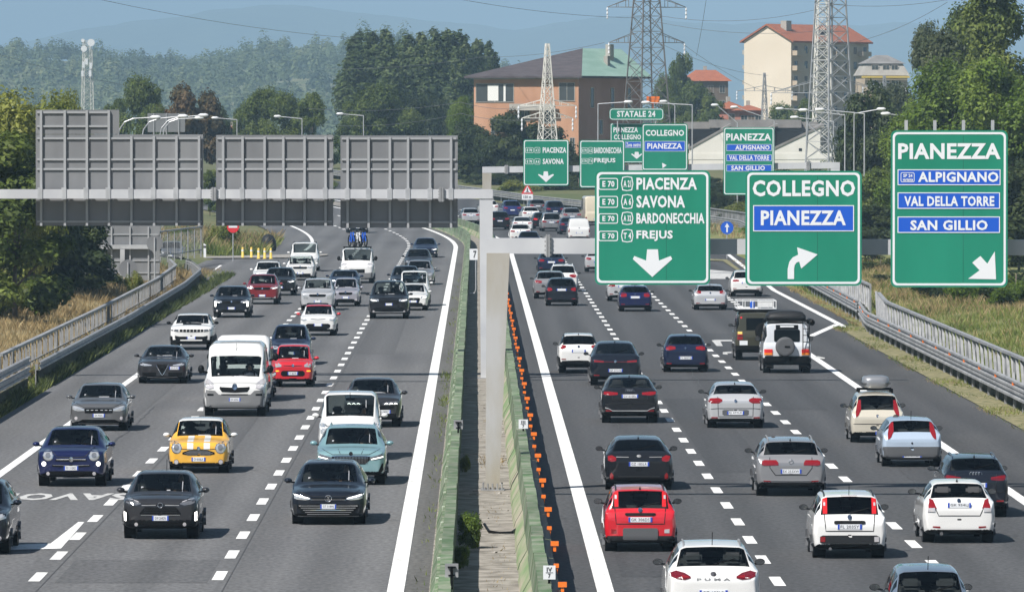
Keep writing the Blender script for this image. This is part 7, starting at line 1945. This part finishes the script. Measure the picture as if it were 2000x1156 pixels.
for k_, x, d, y, w, lb in (('mid',740,1000,168,110,'broad mid green tree in front of the poplars, left'),('mid2',695,1010,195,90,'broad green tree in front of the poplars at their left end'),('dark',800,1050,185,100,'dark tree at the foot of the poplars'),('dark',850,1060,190,80,'dark tree at the foot of the poplars, right of the other'),('loc2',900,905,186,62,'light green round tree beside the orange house corner'),('loc2',890,925,205,44,'second light green tree close to the orange house corner'),('mid',790,1000,215,80,'small green tree above the right grey panel')):
    tree(k_, x, d, y, w, 'grove_tree', lb)
DK = 'dark trees in front of the orange house'
for i, (k_, x, d, y, w) in enumerate((('dark',925,870,245,100),('dark2',1000,850,220,120),('dark',1060,860,245,110),('dark2',965,855,262,110),('dark',1110,880,300,90),('dark2',905,860,300,90),('dark2',1035,845,285,120),('dark',1080,840,320,110),('rust',1000,866,222,70),('dark2',1145,850,345,110),('dark',955,835,340,90))):
    tree(k_, x, d, y, w, 'broadleaf_tree', 'rusty tinged tree in front of the orange house' if k_ == 'rust' else 'dark green tree in front of the lower orange house', DK if k_ != 'rust' else None)
for i, (k_, x, d, y, w) in enumerate((('dark2',1180,835,325,110),('bush',1010,806,352,90),('bushd',1130,810,340,120),('bushd',1060,812,346,120),('bush',1180,815,350,90),('bush',925,840,355,60),('bushd',1235,815,330,110),('dark2',1290,812,325,110),('dark2',1345,806,330,100),('bushd',1390,800,336,110),('dark2',1100,830,330,100))):
    tree(k_, x, d, y, w, 'hedge_bush', {'dark2':'dark tree behind the far queue, between the distant signs','bush':'pale low bush behind the far queue of cars','bushd':'dark low bush behind the far queue of cars'}[k_], 'low growth behind the far queue ' + k_, cat='bush')
for k_, x, d, y, w, lb in (('mid2',1330,1300,100,72,'green tree right of the orange house, the taller one'),('mid',1305,1250,150,60,'green tree right of the orange house roof edge'),('mid',1360,1220,165,80,'green tree beside the red roofed brown house'),('mid2',1390,1180,185,70,'low green tree before the red houses'),('mid',1320,1200,190,60,'low green tree behind STATALE 24'),('mid',1530,1200,205,60,'small green tree at the cream apartment foot, left'),('mid2',1575,1180,190,70,'small green tree at the cream apartment foot, right'),('mid2',1345,1120,215,50,'small green tree above the far COLLEGNO sign')):
    tree(k_, x, d, y, w, 'town_tree', lb)
for i, (k_, x, d, y, w) in enumerate((('dark',1395,690,375,60),('dark2',1410,720,362,70),('bush',1440,680,395,70),('bushd',1425,660,405,60),('dark2',1530,700,330,120),('dark',1450,740,345,80),('dark2',1385,800,345,70),('dark',1365,760,372,60),('dark',1600,720,335,90),('dark2',1560,760,340,90),('bushg',1500,610,440,100))):
    tree(k_, x, d, y, w, 'verge_bush', {'dark':'dark tree behind the far exit guardrail','dark2':'loose dark tree behind the far exit guardrail','bush':'pale bush behind the far exit guardrail','bushd':'dark bush behind the far exit guardrail','bushg':'bright green bush behind the far exit guardrail'}[k_], 'growth behind the exit guardrail ' + k_, cat='bush')
# the big green mass on the right
for k_, x, d, y, w, lb in (('dark',1700,640,180,130,'dark tree with pale flecks left of the tallest sign'),('dark2',1665,660,230,100,'dark tree behind the close lamp poles'),('dark2',1720,600,260,130,'dark leafy tree just left of the tallest sign top'),
        ('grey',1745,760,165,110,'grey green tree right of the cream apartment block'),('grey',1805,640,48,110,'tall grey green tree with a bare pointed top over the tallest sign'),('big',1870,600,10,190,'tall green tree at the upper right'),('big',1950,560,-60,230,'tallest green tree in the upper right corner'),('grey',1840,570,60,170,'grey green tree in front of the tall one'),
        ('loc',1850,520,125,230,'bright green locust tree behind the tallest sign'),('loc2',1960,500,110,240,'bright green locust tree at the right edge'),('loc',1790,540,215,170,'bright green locust tree over the left half of the tallest sign'),('loc2',2020,470,150,250,'bright green tree cut by the right edge of the photo'),
        ('dark',1990,440,330,220,'dark tree low at the right edge'),('dark2',1700,520,400,150,'dark tree behind the right grass bank, beside the tallest sign'),('mid',1720,560,330,120,'mid green tree between the COLLEGNO and tallest signs'),('dark',1870,460,420,260,'dark tree behind the lower half of the tallest sign'),('mid2',1960,455,400,200,'mid green tree right of the tallest sign'),('grey',1690,480,450,90,'pale flecked shrubby tree right of the COLLEGNO sign')):
    tree(k_, x, d, y, w, 'verge_tree', lb, z0=.4)
for i, (k_, x, d, y, w) in enumerate((('bushd',1860,378,535,150),('bushg',1920,372,532,150),('bushd',1985,366,520,170),('bushg',1800,400,535,110),('bushd',1760,420,530,110),('bushg',2020,360,545,120),('bush',1700,455,520,70),('bushd',1950,385,500,160),('bushd',1720,450,500,80),('bushg',1885,365,550,90),('bushd',1835,385,540,100),('bushg',1965,358,560,80))):
    tree(k_, x, d, y, w, 'bank_bush', ('olive','dark','bright green')[('bush','bushd','bushg').index(k_)] + ' bush on the right grass bank below the trees', 'bushes on the right bank ' + k_, z0=.5, cat='bush')

# grass: dry and green blades on the banks
M['grass_dry'] = foliage('dry grass', (.22,.165,.075), (.32,.235,.12), (.42,.33,.17), .3, .8, .4)
M['grass_green'] = foliage('fresh grass', (.085,.13,.022), (.15,.195,.040), (.25,.275,.08), .3, .7, .6)
def grass(name, n, sampler, hmin, hmax, mat, seed, w=.02, lean=.35):
    rg = np.random.default_rng(seed); o, d = sampler(rg, n)
    x = croad(d) + o; z = zroad(d) + np.where(o > 24, .5, np.where(o < -22, .35, 0))*0 + gz(o)
    h = (hmin + (hmax-hmin)*rg.random(n))*(.7+.3*np.sin(d*.35)*np.sin(o*.9+d*.1)); a = rg.random(n)*6.283; l = rg.normal(size=(n,2))*lean*h[:,None]
    bx, by = np.cos(a)*w, np.sin(a)*w
    V = np.stack([np.stack([x-bx, d-by, z-.05], 1), np.stack([x+bx, d+by, z-.05], 1), np.stack([x+l[:,0]*.5+bx*.6, d+l[:,1]*.5+by*.6, z+h*.6], 1), np.stack([x+l[:,0], d+l[:,1], z+h], 1)], 1).reshape(-1,3)
    t = np.repeat(np.clip(.5+.4*np.sin(d*.21+o)*np.cos(o*1.3)+.2*rg.normal(size=n), 0, 1), 4)
    me = np_mesh(name, V, np.arange(4*n).reshape(n,4), [M[mat]], attrs={'tint': t})
    return tag(link_mesh(name, me), kind='stuff')
def gz(o):
    o = np.asarray(o, float); r = np.full(o.shape, -.1)
    r = np.where(o > 19, -.1 + (np.minimum(o, 24)-19)/5*.6, r); r = np.where(o > 24, .5 + np.minimum(o-24, 21)/21*.4, r)
    r = np.where(o < -18, -.1 + (np.minimum(-o, 22)-18)/4*.45, r); return r
grass('dry_grass', 26000, lambda rg, n: (-16.9 - 8*rg.random(n)**1.0, 255 + 225*rg.random(n)), .3, .7, 'grass_dry', 1, .016)
grass('dry_grass', 9000, lambda rg, n: (-16.6 - 6*rg.random(n), 215 + 60*rg.random(n)), .3, .8, 'grass_dry', 2, .022)
grass('verge_grass', 9000, lambda rg, n: (np.where(rg.random(n) < .6, -15.95, -16.7) - .5*rg.random(n), 130 + 340*rg.random(n)), .15, .55, 'grass_green', 3, .02)
grass('verge_grass', 20000, lambda rg, n: (-15.40 - .34*rg.random(n), 130 + 335*rg.random(n)), .15, .75, 'leaf_d', 31, .016)
grass('verge_grass', 7000, lambda rg, n: (-15.38 - .34*rg.random(n), 130 + 335*rg.random(n)), .10, .50, 'grass_green', 32, .014)
grass('bank_grass', 80000, lambda rg, n: (18.9 + 10*rg.random(n)**1.2, 215 + 260*rg.random(n)), .15, .45, 'grass_green', 4, .014)
grass('dry_bank_grass', 16000, lambda rg, n: (np.where(rg.random(n) < .7, 21.6 + 8*rg.random(n), 19.5 + 9*rg.random(n)), np.where(rg.random(n) < .7, 345 + 125*rg.random(n), 230 + 240*rg.random(n))), .3, .7, 'grass_dry', 5, .010)
grass('verge_weeds', 26000, lambda rg, n: (16.55 + 1.15*rg.random(n)**.8, 185 + 160*rg.random(n)), .05, .20, 'grass_dry', 6, .03)
grass('verge_grass', 16000, lambda rg, n: (16.7 + 1.3*rg.random(n), 185 + 160*rg.random(n)), .05, .28, 'grass_green', 62, .025)
grass('verge_weeds', 4000, lambda rg, n: (18.0 + .8*rg.random(n), 345 + 170*rg.random(n)), .08, .3, 'grass_dry', 61, .025)
grass('gore_grass', 14000, lambda rg, n: (-24 + 8.2*rg.random(n), 535 + 60*rg.random(n)), .5, 1.3, 'grass_green', 7, .03)
grass('gore_dry_grass', 9000, lambda rg, n: (-26 + 10*rg.random(n), 540 + 60*rg.random(n)), .6, 1.5, 'grass_dry', 8, .03)
grass('barrier_weeds', 2600, lambda rg, n: (-1.0 - .12*np.abs(rg.normal(size=n)), np.concatenate([225 + 50*rg.random(n//2), 130 + 330*rg.random(n - n//2)])), .05, .3, 'grass_green', 9, .015)
grass('median_weeds', 2600, lambda rg, n: (.2 + .5*rg.random(n), np.concatenate([195 + 12*rg.random(n//2), 125 + 120*rg.random(n-n//2)])), .05, .25, 'grass_dry', 10, .012)
grass('exit_verge', 5000, lambda rg, n: (21 + 7*rg.random(n), 500 + 180*rg.random(n)), .2, .7, 'grass_dry', 12, .03)
tree('bushg', 912, 160, 1040, 54, 'weed_shrub', 'bright weedy shrub growing against the left median barrier, the larger one', z0=.02, cat='bush', H=.80)
tree('bushg', 905, 152.5, 1090, 34, 'weed_shrub', 'smaller weedy shrub just below the larger one by the left median barrier', z0=.02, cat='bush', H=.5)
tree('bush', 908, 196, 900, 26, 'weed_shrub', 'thin pale weed tuft in the median left of the stained gantry post', z0=.02, cat='bush', H=.45)
mb = MB()

# ------------------------------------------------------------------ wooded hill and mountains
def fnoise(x, y, seed, oct=5):
    rg = np.random.default_rng(seed); out = 0
    for o in range(oct):
        ph = rg.random(4)*6.28; f = 2.0**o
        out = out + (np.sin(x*f + ph[0] + 1.7*np.sin(y*f*.8 + ph[1])) * np.cos(y*f*1.1 + ph[2] + 1.3*np.sin(x*f*.7 + ph[3])))/f**.95
    return out
HILL = [(-400,70),(-100,80),(60,96),(160,100),(260,122),(330,112),(400,126),(450,108),(540,92),(610,88),(700,84),(780,80),(860,92),(960,128),(1060,180),(1160,230),(1300,258),(2600,262)]
HD_ = 4600.0
def hill_z(x, d):
    """height of the wooded hill at world x and distance d"""
    xp = 1000 + x/HD_*FPX
    top = np.interp(xp, [h[0] for h in HILL], [h[1] for h in HILL])
    zt = HC - (top+22 - YH)*HD_/FPX
    t = np.clip((d - 2900)/(HD_ - 2900), 0, 1); s = t*t*(3-2*t)
    return GZ + (zt - GZ)*s*.98 + 2.4*fnoise(x/80, d/215, 5, 3)*s
hx = np.linspace(-570, 570, 120); hd = np.concatenate([np.linspace(2850, 4600, 40), np.linspace(4650, 5600, 8)])
V = []
for d in hd:
    zz = hill_z(hx, min(d, 4600)) - (max(0, d-4600)*.05)
    V += [(x, d, z) for x, z in zip(hx, zz)]
w = len(hx); F = [(i*w+k, i*w+k+1, (i+1)*w+k+1, (i+1)*w+k) for i in range(len(hd)-1) for k in range(w-1)]
M['hillside'] = pmat('hillside scrub', (.10,.135,.06), .95, noise=(.02,(.19,.19,.10),5))
structure('wooded_hill', np_mesh('wooded_hill', V, F, [M['hillside']], None, True))
# the wood on it: one mass of crowns of many sizes and greens
rg = np.random.default_rng(21); NT = 2600
x = rg.uniform(-445, 175, NT); d = 2970 + 1665*rg.random(NT)**.8; z = hill_z(x, d)
big = rg.random(NT)**2
xp_ = 1000 + x/d*FPX
hh = 7 + 9*big + 7*(rg.random(NT) < .10); ww = 6 + 8*rg.random(NT)**1.5 + 5*(rg.random(NT) < .08)
clT = fnoise(x/38, d/120, 9, 3); tt = np.clip(.42 + .26*clT + .16*rg.normal(size=NT), 0, 1)
VV = []; TT = []; per = 150
for i in range(NT):
    u = rg.normal(size=(per,3)); u /= np.linalg.norm(u, axis=1)[:,None]; u[:,2] = np.abs(u[:,2])*1.15-.15
    con = rg.random() < .10
    P = np.array([x[i], d[i], z[i]+hh[i]*.38]) + u*np.array([ww[i]*(.30 if con else .5), ww[i]*.5, hh[i]*.62])*(rg.random(per)**.35)[:,None]
    n_ = u + rg.normal(size=(per,3))*.15 + np.array([0,0,.25]); n_ /= np.linalg.norm(n_, axis=1)[:,None]
    a = np.cross(n_, rg.normal(size=(per,3))); a /= np.linalg.norm(a, axis=1)[:,None]; b_ = np.cross(n_, a)
    s = (.5 + .65*rg.random(per))[:,None]
    VV.append(np.stack([P+a*s, P+b_*s*.7, P-a*s, P-b_*s*.7], 1).reshape(-1,3)); TT.append(np.full(per*4, tt[i]))
V = np.concatenate(VV); T_ = np.concatenate(TT)
M['leaf_hill'] = foliage('hill wood', (.075,.11,.07), (.135,.18,.09), (.23,.26,.13), .3, .8, .15)  # greens paled to put some haze into the leaf colour
tag(link_mesh('hill_wood', np_mesh('hill_wood', V, np.arange(len(V)).reshape(-1,4), [M['leaf_hill']], attrs={'tint': T_})), kind='stuff')
# blue mountains far behind
def mountain(name, d0, d1, ridge, seed, rough, c0, c1):
    xs = np.linspace(-.55*d1, .55*d1, 420) if False else np.concatenate([np.linspace(-.35*d1, -.10*d1, 30), np.linspace(-.095*d1, .095*d1, 260), np.linspace(.10*d1, .35*d1, 30)])
    ds = np.linspace(d0, d1, 60); V = []
    for d in ds:
        t = (d-d0)/(d1-d0); s = t*t*(3-2*t)
        xp = 1000 + xs/d1*FPX
        y = np.interp(xp, [r[0] for r in ridge], [r[1] for r in ridge]); zt = HC - (y - YH)*d1/FPX
        z = GZ + (zt-GZ)*s + rough*fnoise(xs/(d1*.012), np.full_like(xs, d/(d1*.05)), seed, 6)*s*(1.15-t*.5)
        V += [(a, d, b_) for a, b_ in zip(xs, z)]
    w = len(xs); F = [(i*w+k, i*w+k+1, (i+1)*w+k+1, (i+1)*w+k) for i in range(len(ds)-1) for k in range(w-1)]
    m = pmat(name + ' forest', c0, .95, noise=(.012,c1,8))
    structure(name, np_mesh(name, V, F, [m], None, True))
mountain('mountain_near', 15500, 20500, [(-3000,60),(0,92),(120,74),(240,52),(340,30),(420,12),(520,2),(620,14),(760,38),(860,52),(1000,56),(1080,42),(1160,34),(1240,40),(1330,52),(1420,60),(1560,52),(1750,48),(2000,80),(5000,90)], 3, 22.0, (.020,.045,.016), (.075,.105,.05))
mountain('mountain_far', 38000, 48000, [(-4000,-60),(0,24),(80,8),(200,-30),(800,-120),(1300,-60),(1700,-30),(1850,0),(2000,-20),(5000,-40)], 7, 46.0, (.022,.042,.022), (.06,.09,.05))

# ------------------------------------------------------------------ haze: one closed box of even air
mb = MB(); mb.box(-18000, 18000, -60, 50000, -6, 2000)
hz = mb.obj('haze', None)
hm = bpy.data.materials.new('haze air'); hm.use_nodes = True; nt = hm.node_tree
for n in list(nt.nodes):
    if n.type != 'OUTPUT_MATERIAL': nt.nodes.remove(n)
pv = nt.nodes.new('ShaderNodeVolumePrincipled')
pv.inputs['Color'].default_value = (.50, .76, 1.0, 1)
pv.inputs['Density'].default_value = 0.00011
pv.inputs['Anisotropy'].default_value = -0.42
nt.links.new(pv.outputs[0], nt.nodes['Material Output'].inputs['Volume'])
hz.data.materials.clear(); hz.data.materials.append(hm)
tag(hz, kind='stuff')
